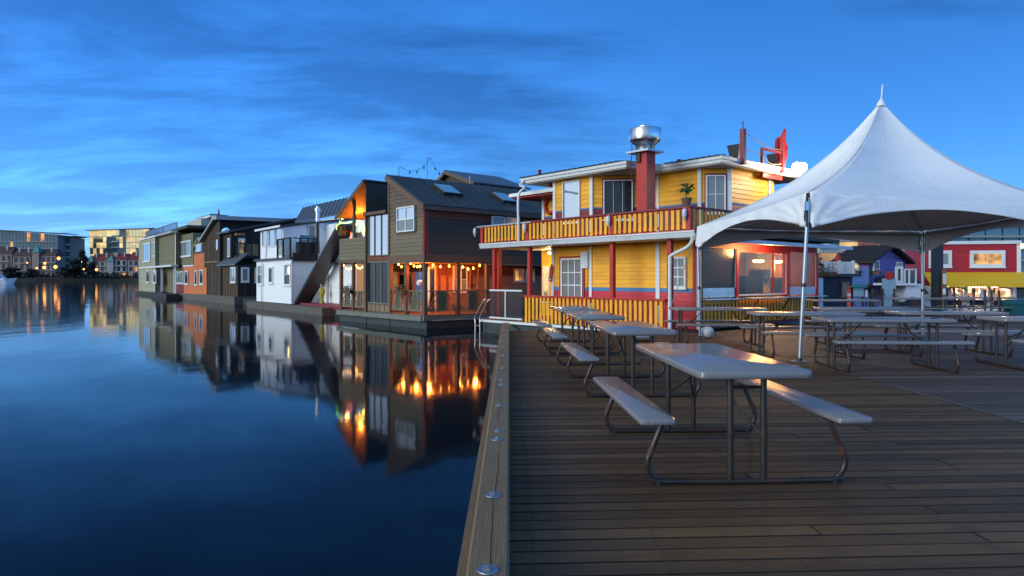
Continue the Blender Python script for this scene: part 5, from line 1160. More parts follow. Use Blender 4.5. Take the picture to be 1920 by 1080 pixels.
p = HS.Wm @ Vector((HS.X(577, 0.4), 0.4, z1 + 0.36)); t = thing('barbecue_grill', p, WR.rotation_euler.z + R(90), 'black hooded barbecue grill on the white houseboat roof deck', 'grill')
MB().box(-0.6, 0.6, -0.25, 0.25, 0, 0.62).build('cart', 'black_iron', t); MB().prism([(-0.5, -0.25, 0.62), (-0.5, 0.25, 0.62), (-0.5, 0.2, 0.92), (-0.5, -0.02, 1.0), (-0.5, -0.22, 0.85)], (1.0, 0, 0)).build('hood', 'steel', t); MB().tube([(-0.35, -0.30, 0.75), (0.35, -0.30, 0.75)], 0.015, 6).build('handle', 'steel', t)
# black stack of the stove and its chrome top
x = HS.X(594, 0.0); sp = HS.mb().tube([(x, -0.1, z1 + 0.36), (x, -0.1, zu + 0.2)], 0.10, 10).build('stove_pipe', 'black_iron', WR, True)
zt_ = HS.Z(595.5, 387, 0.6); xx = HS.X(595.5, 0.6); HS.mb().lathe([(0.11, 0), (0.11, zt_ - zu - 0.6), (0.17, zt_ - zu - 0.58), (0.17, zt_ - zu - 0.42), (0.09, zt_ - zu - 0.41), (0.09, zt_ - zu - 0.3)], (xx, 0.6, zu + 0.3), 12).build('chrome_flue', 'steel', WR, True)
# big standing seam roof at the back
BK = H.sub(0, 0, 0); yb = 5.2
c1, c2, c3, c4_ = [BK.hit(*p_, yb) for p_ in ((554, 417), (571, 389))] + [BK.hit(*p_, yb + 2.0) for p_ in ((570, 391), (640, 379))]
ya_, yb_ = 4.0, 5.6
q0 = Vector((BK.X(553, ya_), ya_, BK.Z(553, 417, ya_))); q1 = Vector((BK.X(640, ya_), ya_, BK.Z(640, 404, ya_)))
zl = (q0.z + q1.z) / 2; zh = BK.Z(570, 391, yb_)
q2 = Vector((BK.X(652, yb_), yb_, zh)); q3 = Vector((BK.X(569, yb_), yb_, zh)); q0.z = q1.z = zl
bk = MB().prism([q0, q1, q2, q3], (0, 0, 0.08)).build('seam_roof', 'seam_roof', WR)
for i in range(13): t_ = i / 12; MB().bar(q0.lerp(q1, t_) + Vector((0, 0, 0.095)), q3.lerp(q2, t_) + Vector((0, 0, 0.095)), 0.05, 0.05).build('roof_rib', 'seam_roof', bk)
h_(H, 'back_wall', 'white_siding', q0.x + 0.3, q1.x, ya_ + 0.3, ya_ + 0.5, z1, zl - 0.05); siding(H, WR, rect(q0.x + 0.3, q1.x, z1, zl - 0.06), 0.17, 'white_siding', ya_ + 0.28)
# steep diagonal roof running down to the water
yd = 0.15
def hp(px, py): x, z = H.hit(px, py, yd); return Vector((x, yd, z))
e0, e1, e2, e3 = hp(549, 571), hp(633, 418), hp(636, 440), hp(566, 570)
e2 = e1 + Vector((0.25, 0, -0.12)); e3 = e0 + Vector((0.30, 0, 0))
dg = H.mb().prism([e0, e1, e2, e3], (0, 0.85, 0)).build('steep_roof', 'seam_roof', WR)
dd = (e1 - e0).normalized(); up = Vector((-dd.z, 0, dd.x))
for i in range(3): o = Vector((0, 0.1 + i * 0.32, 0)) + up * 0.03; H.mb().bar(e0 + o, e1 + o, 0.05, 0.05, up=up).build('roof_rib', 'seam_roof', dg)
for k_ in (0.35, 0.7): o = (e3 - e0) * k_ + Vector((0, -0.02, 0)); H.mb().bar(e0 + o, e1 + (e2 - e1) * k_ + Vector((0, -0.02, 0)), 0.03, 0.05, up=up).build('roof_seam', 'dark_metal_roof', dg)
x, z = H.hit(549, 577, yd); x2_, z2_ = H.hit(558, 580, yd); h_(H, 'roof_end_block', 'white_trim', x, x2_, yd - 0.1, yd + 0.1, z2_ - 0.02, z + 0.05)
# annex under the slope
ax0, ax1 = H.X(607, 1.2), H.X(660, 1.2); zt_ = H.Z(610, 494, 1.2); zb_ = H.Z(610, 566, 1.2)
h_(H, 'annex_wall', 'white_siding', ax0 + 0.02, ax1 + 1.0, 1.25, 4.5, zb_ - 0.05, zt_); siding(H, WR, rect(H.X(616, 1.2), ax1 + 1.0, zb_, zt_), 0.17, 'white_siding', 1.23)
h_(H, 'annex_corner', 'white_trim', ax0, H.X(615, 1.2), 1.10, 1.22, zb_ - 0.05, zt_ - 0.05); H.mb().prism([(ax0 - 0.2, 0.8, zt_ - 0.05), (ax1 + 1.0, 0.8, zt_ - 0.05), (ax1 + 1.0, 1.6, zt_ + 0.3), (ax0 - 0.2, 1.6, zt_ + 0.3)], (0, 0, 0.06)).build('annex_roof', 'dark_metal_roof', WR)
h_(H, 'back_gable', 'white_siding', H.X(585, 2.8), ax1 + 1.2, 2.8, 2.9, zb_, zt_ + 2.4)
for k_ in (0, 1): H.mb().bar((H.X(578 + 6*k_, 0.9), 0.9, zb_ + 0.1), (H.X(600 + 3*k_, 0.9), 0.9, H.Z(600, 515, 0.9)), 0.05, 0.05).build('stay_rod', 'black_iron', WR)
h_(H, 'foot_deck', 'maroon', H.X(566, 0.3), H.X(640, 0.3), 0.2, 1.5, zb_ - 0.28, zb_ - 0.06); h_(H, 'foot_float', 'float_dark', H.X(570, 0.3), H.X(640, 0.3), 0.25, 1.5, -0.9, zb_ - 0.285)
# garden figure by the annex wall
p = H.Wm @ Vector((H.X(604, 0.75), 0.75, zb_ - 0.06)); t = thing('garden_figure', p, WR.rotation_euler.z, 'small standing garden figure in yellow-green clothes beside the white annex', 'garden figure'); t.scale = (0.8, 0.8, 0.8)
MB().lathe([(0.16, 0), (0.17, 0.12), (0.12, 0.14), (0.10, 0.35), (0.15, 0.55), (0.20, 0.80), (0.17, 0.98), (0.06, 1.04), (0.06, 1.08)], (0, 0, 0), 12).build('robe', 'cloth_yellow', t, True); MB().ball((0, 0, 1.20), 0.13, 12, 8, (0.85, 0.95, 1.1)).build('head', 'skin', t, True); MB().ball((0, 0.03, 1.25), 0.135, 12, 8, (0.9, 0.95, 1.0)).build('hair', 'hair_brown', t, True)
MB().tube([(-0.17, -0.02, 0.92), (-0.30, -0.12, 0.72), (-0.36, -0.22, 0.66)], [0.05, 0.04, 0.03], 8).build('arm', 'cloth_yellow', t, True); MB().tube([(0.17, -0.02, 0.92), (0.22, -0.10, 0.66), (0.12, -0.2, 0.60)], [0.05, 0.04, 0.03], 8).build('arm', 'cloth_yellow', t, True)

# ---------------------------------------------------------------- brown board and batten houseboat
BR = thing('brown_houseboat', (-19.1, 48.0, 0), R(-53), 'tall dark brown board and batten houseboat on a concrete float, with balcony', 'houseboat')
B = Frame(BR)
def k_(fr, name, mat, *c, parent=BR): return fr.mb().box(*c).build(name, mat, parent)
bl, bm = B.X(383), B.X(412); zb0 = B.Z(430, 555); zmd = B.Z(400, 492); D = 10.0
k_(B, 'float', 'concrete_float', bl - 0.3, 0.1, -0.25, D, -0.95, zb0); k_(B, 'float', 'float_dark', 0.1, 5.5, 0.3, D, -0.95, zb0 - 0.15)
zl_, zr_ = B.Z(382, 451), B.Z(407, 413)
pol = [(bl, zmd + 0.09), (bm, zmd + 0.09), (bm, zr_), (B.X(407), zr_), (bl, zl_)]
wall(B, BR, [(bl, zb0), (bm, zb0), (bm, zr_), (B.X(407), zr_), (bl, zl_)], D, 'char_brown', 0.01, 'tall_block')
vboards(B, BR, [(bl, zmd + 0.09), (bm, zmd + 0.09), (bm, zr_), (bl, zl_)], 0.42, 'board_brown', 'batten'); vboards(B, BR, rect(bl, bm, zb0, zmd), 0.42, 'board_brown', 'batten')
k_(B, 'band_board', 'rail_tan', bl, bm, -0.06, -0.016, zmd + 0.001, zmd + 0.088)
dv = Vector((B.X(407) - bl, 0, zr_ - zl_)).normalized()
B.mb().bar(Vector((bl, 0, zl_ + 0.06)) - dv * 0.5, Vector((B.X(407), 0, zr_ + 0.06)), 0.7, 0.16, up=(0, 0, 1)).build('roof_verge', 'condo_slab', BR)
xr_ = B.X(407); rp = B.mb().prism([(xr_ - 0.1, -0.4, zr_ + 0.02), (bm + 0.6, -0.4, zr_ - 0.05), (bm + 0.6, D + 4, zr_ + 0.1), (xr_ - 0.1, D + 4, zr_ + 0.15)], (0, 0, 0.3)).build('roof', 'condo_slab', BR)
x, z = B.hit(408, 459, -0.05); ow = B.mb().lathe([(0.34, 0), (0.34, 0.06), (0.28, 0.061)], (0, 0, 0), 18).build('oval_window', 'white_trim', BR, True); ow.matrix_local = B.T(x, -0.05, z) @ Matrix.Rotation(R(90), 4, 'X') @ Matrix.Scale(1.25, 4, (0, 1, 0)) @ Matrix.Scale(0.75, 4, (1, 0, 0))
MB().lathe([(0.27, 0.0), (0.27, 0.065)], (0, 0, 0), 18).build('pane', 'pane_sky', ow)
# inner dark wall with the half round window
BI = B.sub(bm, 0.0, 90)
x, z = BI.hit(424, 436, -0.02); hr = BI.mb().prism([(x + 0.36 * math.cos(a * math.pi / 10), -0.05, z + 0.36 * math.sin(a * math.pi / 10)) for a in range(11)], (0, 0.04, 0)).build('half_round_window', 'pane_sky', BR)
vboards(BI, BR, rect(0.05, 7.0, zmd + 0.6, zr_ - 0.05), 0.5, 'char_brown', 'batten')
# low front part with lean-to roof
zlo = B.Z(430, 497)
wall(B, BR, rect(bm + 0.02, 0, zb0, zlo), 5.0, 'char_brown', 0.01, 'low_block'); vboards(B, BR, rect(bm + 0.02, 0, zb0, zlo), 0.42, 'board_brown', 'batten')
B.mb().prism([(bm + 0.02, -0.25, zlo - 0.05), (0.2, -0.25, zlo - 0.05), (0.2, 0.7, zlo + 0.75), (bm + 0.02, 0.7, zlo + 0.75)], (0, 0, 0.1)).build('lean_to_roof', 'seam_roof', BR)
k_(B, 'door_strip', 'char_brown', B.X(413.5), B.X(417), -0.09, -0.05, zb0, B.Z(415, 502))
wpx(B, BR, (433.5, 501), (443, 530), -0.05, nx=2, nz=1, fw=0.10, pm='pane_sky')
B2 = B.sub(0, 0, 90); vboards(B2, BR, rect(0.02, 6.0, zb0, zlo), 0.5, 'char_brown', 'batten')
wpx(B2, BR, (452, 501), (467, 529), -0.05, nx=1, nz=1, fw=0.12, pm='pane_grey'); wpx(B2, BR, (477, 502), (482, 530), -0.05, nx=1, nz=1, fw=0.1, pm='pane_sky')
# upper rear part with balcony and its own rising roof
uy = 0.25; ux0, ux1 = bm + 0.05, B.X(434, uy); zc1 = B.Z(432, 438, uy)
k_(B, 'upper_block', 'char_brown', ux0, ux1, uy, D, zlo, zc1)
wpx(B, BR, (428, 447), (432, 482), uy - 0.05, fw=0.1, pm='pane_sky', sill=False)
BU = B.sub(ux1, uy, 90); vboards(BU, BR, [(0.02, zlo), (5.0, zlo), (5.0, zc1 + 1.3), (0.02, zc1 + 0.1)], 0.5, 'char_brown', 'batten', -0.02); wall(BU, BR, [(0.02, zlo), (5.0, zlo), (5.0, zc1 + 1.3), (0.02, zc1 + 0.1)], 0.1, 'char_brown', 0.02, 'upper_wall')
BU.mb().prism([(-0.3, -0.4, zc1 + 0.05), (5.2, -0.4, zc1 + 1.35), (5.2, -0.4, zc1 + 1.5), (-0.3, -0.4, zc1 + 0.2)], (0, 3.5, 0)).build('upper_roof', 'dark_metal_roof', BR)
wpx(BU, BR, (447, 446), (459, 482), -0.06, fw=0.12, pm='lit_yellow', nx=2, sill=False)
z = BU.Z(450, 482); zt_ = BU.Z(450, 458)
bal_b = k_(BU, 'balcony', 'char_brown', 0.1, 1.75, -0.9, -0.05, z - 0.15, z)
for x in (0.15, 0.7, 1.2, 1.7): k_(BU, 'rail_post', 'char_brown', x - 0.04, x + 0.04, -0.88, -0.80, z, zt_, parent=bal_b)
k_(BU, 'top_rail', 'char_brown', 0.1, 1.75, -0.9, -0.78, zt_, zt_ + 0.08, parent=bal_b)
for a, c in ((0.2, 0.65), (0.75, 1.15), (1.25, 1.65)): k_(BU, 'pane', 'smoked', a, c, -0.85, -0.83, z + 0.1, zt_, parent=bal_b)
BU.mb().bar((0.3, -0.85, z - 0.1), (1.5, -0.85, zb0 + 0.3), 0.12).build('brace', 'char_brown', BR); k_(BU, 'brace', 'char_brown', 0.12, 0.24, -0.9, -0.78, zb0, z - 0.151)
for a in (0.25, 0.5, 0.75): BU.mb().lathe([(0.06, 0.10), (0.16, 0.0), (0.10, -0.12)], (a, -0.35, BU.Z(450, 440)), 8).build('copper_lamp', 'cedar_warm', BR, True)
k_(B, 'orange_end', 'orange_stucco', bl - 0.02, B.X(389), -0.07, -0.047, zb0, B.Z(386, 502))

# ---------------------------------------------------------------- small orange houseboat
OR = thing('orange_houseboat', (B.Wm @ Vector((bl - 0.15, 0.2, 0))), R(-53), 'small orange stucco houseboat squeezed between brown and olive ones', 'houseboat')
O = Frame(OR)
def o_(fr, name, mat, *c): return fr.mb().box(*c).build(name, mat, OR)
ol, om = O.X(345), O.X(364); zo = O.Z(360, 551); za, zb3 = O.Z(350, 500), O.Z(372, 475)
o_(O, 'float', 'concrete_float', ol - 0.3, 0.0, -0.3, 8, -0.95, zo)
o_(O, 'low_wall', 'orange_stucco', ol, om, 0, 6, zo, za); o_(O, 'tall_wall', 'orange_stucco', om + 0.001, 0, -0.03, 6, zo, zb3)
o_(O, 'coping', 'white_trim', ol - 0.05, om, -0.08, 6, za + 0.001, za + 0.12); o_(O, 'string_course', 'olive_pale', ol, 0, -0.06, -0.032, O.Z(360, 534) - 0.05, O.Z(360, 534) + 0.03)
for a, c in (((347.5, 508), (353.5, 533)), ((366, 507), (370.5, 535)), ((375.5, 506), (382, 533))): wpx(O, OR, a, c, -0.035, fw=0.09, pm='pane_dark')
xa, xb = O.X(363), O.X(383); zp = O.Z(372, 446, 0.2)
O.mb().prism([(xa, -0.1, zb3), (xb, -0.1, zb3), (xb - 0.1, 3, zb3 + 1.4), (xa + 0.3, 3, zb3 + 1.2)], (0, 0, 0.1)).build('roof', 'dark_metal_roof', OR)
gx0, gx1 = O.X(366.5, 0.2), O.X(380, 0.2); gm = (gx0 + gx1) / 2; zg = zb3 + 0.1
O.mb().prism([(gx0, 0.2, zg), (gx1, 0.2, zg), (gx1, 0.2, zg + 0.7), (gm, 0.2, zp - 0.1), (gx0, 0.2, zg + 0.7)], (0, 2, 0)).build('dormer', 'olive', OR)
for q in (gx0, gx1): O.mb().bar((q + (q - gm) * 0.2, 0.15, zg + 0.6), (gm, 0.15, zp), 0.12, 0.14).build('dormer_verge', 'olive_pale', OR)
window(O, OR, gx0 + 0.3, gx1 - 0.3, zg + 0.1, zg + 0.7, 0.19, fw=0.06, pm='pane_sky')

# ---------------------------------------------------------------- olive houseboat with roof terrace
gp = O.Wm @ Vector((O.X(342), 0.3, 0))
GR = thing('olive_houseboat', gp, R(-53), 'boxy olive green two storey houseboat with white trim and glass roof terrace', 'houseboat')
G_ = Frame(GR)
def g_(fr, name, mat, *c): return fr.mb().box(*c).build(name, mat, GR)
g3 = 0.0; g2 = G_.X(330); g1 = G_.X(298); g0 = G_.X(268)
zg0, zgm, zgt = G_.Z(300, 548), G_.Z(300, 501), G_.Z(300, 443)
D = 8.0
g_(G_, 'float', 'float_dark', g0 - 0.3, 0.3, -0.8, D, -0.95, zg0)
g_(G_, 'lower_storey', 'olive', g1, g2, 0.6, D, zg0, zgm); g_(G_, 'upper_storey', 'olive', g1, g2, 0, D, zgm + 0.12, zgt); g_(G_, 'right_storey', 'olive', g2, 0.6, 0.5, D, zg0, zgt - 0.3)
siding(G_, GR, rect(g1, g2, zgm + 0.14, zgt), 0.22, 'olive', -0.002); siding(G_, GR, rect(g2, 0.6, zgm + 0.14, zgt - 0.3), 0.22, 'olive', 0.498); siding(G_, GR, rect(g1, g2, zg0, zgm), 0.22, 'olive', 0.598)
GB = G_.sub(g1, 0, -52); gb = -GB.X(268) if GB.X(268) < 0 else GB.X(268)
GL = G_.sub(g0, 0.9, 0); wl_ = g1 - g0
g_(G_, 'bay', 'olive_pale', g0, g1 - 0.02, -0.35, D, zg0, zgt - 0.1); siding(G_, GR, rect(g0, g1 - 0.02, zg0, zgt - 0.1), 0.22, 'olive_pale', -0.352)
for z in (zgm, zgt): g_(G_, 'trim_band', 'white_trim', g0 - 0.1, g2 + 0.1, -0.45, 0.2, z - 0.05, z + 0.13)
for x in (g0 + 0.06, G_.X(291, -0.37), g1): g_(G_, 'trim_board', 'white_trim', x - 0.1, x + 0.1, -0.42, -0.385, zg0, zgt - 0.06)
g_(G_, 'trim_board', 'white_trim', g2 - 0.1, g2 + 0.1, -0.06, -0.03, zg0, zgt - 0.06)
for x in (G_.X(302), G_.X(326)): g_(G_, 'porch_post', 'white_trim', x - 0.1, x + 0.1, 0.0, 0.2, zg0, zgm - 0.06)
wpx(G_, GR, (269, 457), (282, 490), -0.39, nx=3, nz=1, fw=0.12, pm='pane_sky'); wpx(G_, GR, (288, 453), (290.5, 480), -0.39, fw=0.1, pm='pane_sky')
wpx(G_, GR, (275, 507), (281, 530), -0.39, nx=2, fw=0.1, pm='pane_dark'); wpx(G_, GR, (288, 507), (293.5, 531), -0.39, nx=1, fw=0.1, pm='pane_sky')
wpx(G_, GR, (332, 455), (359, 480), 0.46, nx=2, fw=0.12, pm='pane_grey'); wpx(G_, GR, (331, 509), (345, 532), 0.46, nx=2, fw=0.1, pm='pane_grey')
g_(G_, 'door_panel', 'maroon', G_.X(331, 0.46), 0.5, 0.44, 0.49, zg0, zg0 + 0.9)
for i in range(14): x = g1 + 0.2 + (g2 - g1 - 0.3) * i / 13; g_(G_, 'dentil', 'white_trim', x - 0.06, x + 0.06, -0.55, -0.46, zgt - 0.02, zgt + 0.12)
tr = g_(G_, 'terrace_floor', 'dark_panel', g0 + 0.3, 0.5, 0.0, D, zgt + 0.14, zgt + 0.4)
zt_ = G_.Z(310, 424, 0.2)
for x in (g0 + 0.8, g0 + 2.2, g1 + 1.0, g2 - 0.6): G_.mb().box(x - 0.05, x + 0.05, 0.15, 0.25, zgt + 0.4, zt_).build('terrace_post', 'galvanised', tr)
for a, c in ((g0 + 0.85, g0 + 2.15), (g0 + 2.25, g1 + 0.95), (g1 + 1.05, g2 - 0.65)): G_.mb().box(a, c, 0.19, 0.21, zgt + 0.5, zt_ - 0.02).build('pane', 'smoked', tr)
G_.mb().box(g0 + 0.75, g2 - 0.55, 0.14, 0.26, zt_, zt_ + 0.06).build('terrace_rail', 'galvanised', tr)
# stair box and brown roof pavilion
y_ = 3.0; xa, xb = G_.X(351, y_), G_.X(377, y_); z_ = G_.Z(360, 414, y_)
g_(G_, 'stair_box', 'condo_pale', xa, xb, y_, y_ + 1.0, zgt, z_)
xa, xb = G_.X(373, 4), G_.X(398, 4); z_ = G_.Z(385, 411, 4)
g_(G_, 'pavilion_wall', 'board_brown', xa + 0.5, xb, 4.0, 5.2, zgt, z_); cx_ = (xa + xb) / 2 + 0.3; zp = G_.Z(394, 398, 4)
g_(G_, 'pavilion_eave', 'white_trim', xa - 0.2, xb + 0.3, 3.7, 5.5, z_ + 0.001, z_ + 0.25); G_.mb().hull2([(xa - 0.3, 3.6, z_ + 0.252), (xb + 0.4, 3.6, z_ + 0.252), (xb + 0.4, 5.6, z_ + 0.252), (xa - 0.3, 5.6, z_ + 0.252)], [(cx_ - 0.3, 4.5, zp), (cx_ + 0.3, 4.5, zp), (cx_ + 0.3, 4.7, zp), (cx_ - 0.3, 4.7, zp)]).build('pavilion_roof', 'dark_metal_roof', GR)
p = G_.Wm @ Vector((G_.X(410, 4), 4, zgt)); t = thing('small_flag', p, 0, 'small furled dark red flag on a pole above the brown houseboat', 'flag')
zf = G_.Z(410, 392, 4) - zgt; MB().tube([(0, 0, 0), (0, 0, zf)], 0.04, 6).build('pole', 'black_iron', t); MB().prism([(0, 0, zf), (-0.1, 0, zf - 0.4), (-0.18, 0, zf - 0.9), (0.1, 0.04, zf - 0.9)], (0.02, 0.08, 0)).build('cloth', 'maroon', t)
# small blue tarp bundle on the low float
p = G_.Wm @ Vector((G_.X(322, -0.9), -0.95, zg0)); t = thing('float_raft', p, GR.rotation_euler.z, 'low dark raft with a blue tarp moored in front of the olive houseboat', 'raft')
MB().box(-4.0, 3.2, -1.0, 0.1, -0.45, 0.05).build('deck', 'float_dark', t); MB().ball((-1.0, -0.5, 0.05), 0.6, 10, 6, (1.6, 0.6, 0.35)).build('tarp', 'navy', t, True)

# ---------------------------------------------------------------- far shore across the harbour
SY = 430.0
bank = MB()
nb_ = 60; pts = []
for i in range(nb_ + 1):
    x = -520 + i * 9.0; pts.append((x, SY + 6 * math.sin(i * 0.7) + random.uniform(-2, 2)))
vs = []; fs = []
for x, y in pts: vs += [(x, y, WZ - 0.3), (x, y + 5, 1.6 + random.uniform(-0.3, 0.3)), (x, y + 30, 3.2), (x, y + 400, 5.0)]
for i in range(nb_):
    for j in range(3): a = i * 4 + j; fs.append([a, a + 4, a + 5, a + 1])
sh = bank.add(vs, fs).build('far_shore', 'bank'); sh['kind'] = 'structure'
# shrubs and trees along the water
def leaf_blob(s, c, rx, ry, rz, n, size):
    for i in range(n):
        d = Vector((random.gauss(0, 1), random.gauss(0, 1), random.gauss(0, 1))).normalized() * random.uniform(0.55, 1.0)
        p = c + Vector((d.x * rx, d.y * ry, d.z * rz)); u = Vector((random.uniform(-1, 1), random.uniform(-1, 1), random.uniform(-1, 1))).normalized() * size * random.uniform(0.6, 1.3); v = u.cross(Vector((random.uniform(-1, 1), random.uniform(-1, 1), 0.5))).normalized() * size * 0.7
        s.add([p - u, p + v, p + u, p - v], [(0, 1, 2, 3)])
hedge = MB(); x = -520.0
while x < 15:
    h = random.uniform(2.0, 4.6); leaf_blob(hedge, Vector((x, SY + 14 + random.uniform(-3, 3), 1.5 + h * 0.4)), 5, 4, h * 0.65, 70, 0.8); x += 4.5
hg = hedge.build('shore_shrubs', 'leaf_dark'); tag(hg, 'dark mass of shrubs along the far waterfront', 'shrubs', None, 'stuff')
def far_tree(px, py_top, d, w, label, lean=0.0):
    p = at(px, HY, d); ztop = at(px, py_top, d).z; t = thing('shore_tree', (p.x, p.y, 2.0), 0, label, 'tree', 'dark trees on the far shore'); h = ztop - 2
    MB().tube([(0, 0, -1), (0.2, 0, h * 0.4), (lean, 0, h * 0.85)], [0.5, 0.4, 0.12], 6).build('trunk', 'char_brown', t)
    s = MB()
    for i in range(9):
        f_ = i / 8; leaf_blob(s, Vector((lean * f_ + random.uniform(-0.4, 0.4) * w, random.uniform(-0.3, 0.3) * w, h * (0.25 + 0.66 * f_))), w * (0.75 - 0.5 * f_), w * 0.5, h * 0.12, 150, 0.65)
    s.build('crown', 'leaf_dark', t)
    return t
for a in ((157, 470, 445, 5.0, 'tall pointed dark tree standing between the two glass apartment blocks'), (143, 486, 440, 6.5, 'broad dark tree at the foot of the gap between apartment blocks'),
          (172, 492, 438, 6.0, 'dark rounded tree just left of the red roofed townhouses'), (120, 502, 436, 6.0, 'low dark tree below the narrow apartment wing'), (60, 505, 436, 6.0, 'low dark tree in front of the pink townhouses'), (20, 502, 436, 7.0, 'dark tree behind the moored white boat')): far_tree(*a)
# apartment blocks: curved fronts of glass bays between floor slabs
def condo(name, d, px0, px1, roof, floors, label, gold, lit, zb=3.0, wallm='condo_wall', over=(3, 5), deep=18, balc=None):
    pc = at((px0 + px1) / 2, HY, d); t = thing(name, (pc.x, pc.y, 0), 0, label, 'apartment block')
    X = lambda px: (px - HX) / FPX * d - pc.x
    zt = lambda px: EYE + (HY - (roof[0] + (roof[1] - roof[0]) * (px - px0) / (px1 - px0))) / FPX * d
    x0, x1 = X(px0), X(px1); za, zb2 = zt(px0), zt(px1)
    MB().prism([(x0, 0.6, 0), (x1, 0.6, 0), (x1, 0.6, zb2 - 0.5), (x0, 0.6, za - 0.5)], (0, deep, 0)).build('wall', wallm, t)
    MB().prism([(x0 - over[0], -2.2, za - 0.1), (x1 + over[1], -2.2, zb2 + 0.3), (x1 + over[1], -2.2, zb2 + 0.8), (x0 - over[0], -2.2, za + 0.3)], (0, deep, 0)).build('roof', 'condo_slab', t)
    n = max(4, int((x1 - x0) / 2.6)); fh = (min(za, zb2) - zb - 0.4) / floors
    for f_ in range(floors):
        z = zb + f_ * fh
        MB().box(x0 - 0.3, x1 + 0.3, -0.7, 0.58, z - 0.18, z + 0.18).build('floor_slab', 'condo_slab', t)
        for i in range(n):
            xa = x0 + (x1 - x0) * i / n; xb = x0 + (x1 - x0) * (i + 1) / n; u = (i + 0.5) / n; vf = (f_ + 0.5) / floors
            m = 'condo_glass'
            if gold and gold(u, vf): m = random.choice(('sunset_glow_pane', 'sunset_glow_pane', 'condo_gold'))  # gold tint and glow painted in for the sunset reflection
            if lit and lit(u, vf): m = random.choice(('lit_orange', 'lit_far'))
            ztop = z + fh - 0.2 if f_ < floors - 1 else za + (zb2 - za) * u - 0.3
            MB().box(xa + 0.12, xb - 0.12, 0.28, 0.55, z + 0.22, ztop).build('window', m, t)
            if balc and balc(u): MB().box(xa, xb, -1.6, 0.2, z + 0.2, z + 1.1).build('balcony', 'condo_pale', t)
    return t
random.seed(11)
condo('apartment_block', 520, -60, 108, (428, 439), 6, 'long dark glass apartment block at the far left under a sloping roof', None, lambda u, v: random.random() < 0.05, over=(3, 6))
condo('apartment_block', 530, 106, 131, (447, 444), 6, 'narrow grey apartment wing with small balconies and an upswept roof', None, lambda u, v: random.random() < 0.03, over=(1, 5), balc=lambda u: u > 0.8)
condo('apartment_block', 560, 168, 279, (432, 429), 8, 'glass apartment block whose gold windows glow in place of reflected sunset', lambda u, v: (u < 0.26 and v > 0.2 and random.random() < 0.95) or (u > 0.62 and v > 0.42 and random.random() < 0.95) or random.random() < 0.25, None, over=(3, 4), wallm='condo_pale', balc=lambda u: 0.40 < u < 0.52)
# townhouses
def town(px0, px1, py_top, py_eave, d, wm, rm, label, lit, tower=None):
    pc = at((px0 + px1) / 2, HY, d); t = thing('townhouse', (pc.x, pc.y, 0), 0, label, 'townhouse', 'townhouses on the far shore')
    X = lambda px: (px - HX) / FPX * d - pc.x; Z = lambda py: EYE + (HY - py) / FPX * d
    x0, x1 = X(px0), X(px1); ze_, zr_ = Z(py_eave), Z(py_top)
    MB().box(x0, x1, 0, 10, 1.5, ze_).build('wall', wm, t)
    MB().hull2([(x0 - 0.5, -0.6, ze_ + 0.01), (x1 + 0.5, -0.6, ze_ + 0.01), (x1 + 0.5, 10.6, ze_ + 0.01), (x0 - 0.5, 10.6, ze_ + 0.01)], [(x0 + 1.0, 4.5, zr_), (x1 - 1.0, 4.5, zr_), (x1 - 1.0, 5.5, zr_), (x0 + 1.0, 5.5, zr_)]).build('roof', rm, t)
    for q in (0.25, 0.75): xc = x0 + (x1 - x0) * q; MB().box(xc - 0.4, xc + 0.4, 2, 3, ze_, zr_ + 0.8).build('chimney', 'condo_pale', t)
    n = max(2, int((x1 - x0) / 3.2)); nf = 3
    for f_ in range(nf):
        z = 2.2 + (ze_ - 2.2) * f_ / nf
        for i in range(n):
            xa = x0 + (x1 - x0) * (i + 0.25) / n; xb = x0 + (x1 - x0) * (i + 0.75) / n
            w = MB().box(xa, xb, -0.12, 0.0, z + 0.4, z + (ze_ - 2.2) / nf * 0.8).build('window', ('lit_orange' if lit(i, f_) else 'pane_dark'), t)
            MB().box(xa - 0.15, xb + 0.15, -0.2, -0.01, z + 0.2, z + 0.38).build('sill', 'condo_pale', t)
        if f_: MB().box(x0 + (x1 - x0) * 0.3, x1 - (x1 - x0) * 0.05, -1.6, -0.02, z - 0.1, z + 0.1).build('balcony_slab', 'condo_pale', t)
    if tower:
        xt = X(tower[0]); zt = Z(tower[1]); MB().box(xt - 2.2, xt + 2.2, -1.2, 3, 1.5, zt - 4.5).build('tower', wm, t); MB().hull2([(xt - 2.8, -1.8, zt - 4.5), (xt + 2.8, -1.8, zt - 4.5), (xt + 2.8, 3.6, zt - 4.5), (xt - 2.8, 3.6, zt - 4.5)], [(xt - 0.1, 0.8, zt), (xt + 0.1, 0.8, zt), (xt + 0.1, 1.0, zt), (xt - 0.1, 1.0, zt)]).build('tower_roof', 'copper_green', t)
town(-30, 22, 462, 476, 470, 'town_pink', 'town_roof_dark', 'dim pinkish townhouse at the far left edge of the shore', lambda i, f: False)
town(24, 58, 466, 480, 468, 'town_pink', 'town_roof_dark', 'dim pink townhouse with one lit window left of the green tower roof', lambda i, f: i == 2 and f == 0)
town(60, 104, 466, 479, 466, 'town_pink', 'town_roof_dark', 'pinkish townhouse with a green pointed tower roof', lambda i, f: i == 1 and f == 0, (69, 461))
town(168, 206, 476, 489, 468, 'town_grey', 'town_roof', 'grey townhouse under a dark red hipped roof, beside the dark trees', lambda i, f: False, (170, 478))
town(207, 238, 475, 487, 466, 'town_grey', 'town_roof', 'grey townhouse with dark red roof and a lit ground floor', lambda i, f: f == 0 and i > 0, (208, 478))
town(240, 290, 472, 487, 464, 'town_grey', 'town_roof', 'grey townhouse with dark red roof and several orange lit windows', lambda i, f: (i + f) % 2 == 0 and f < 2)
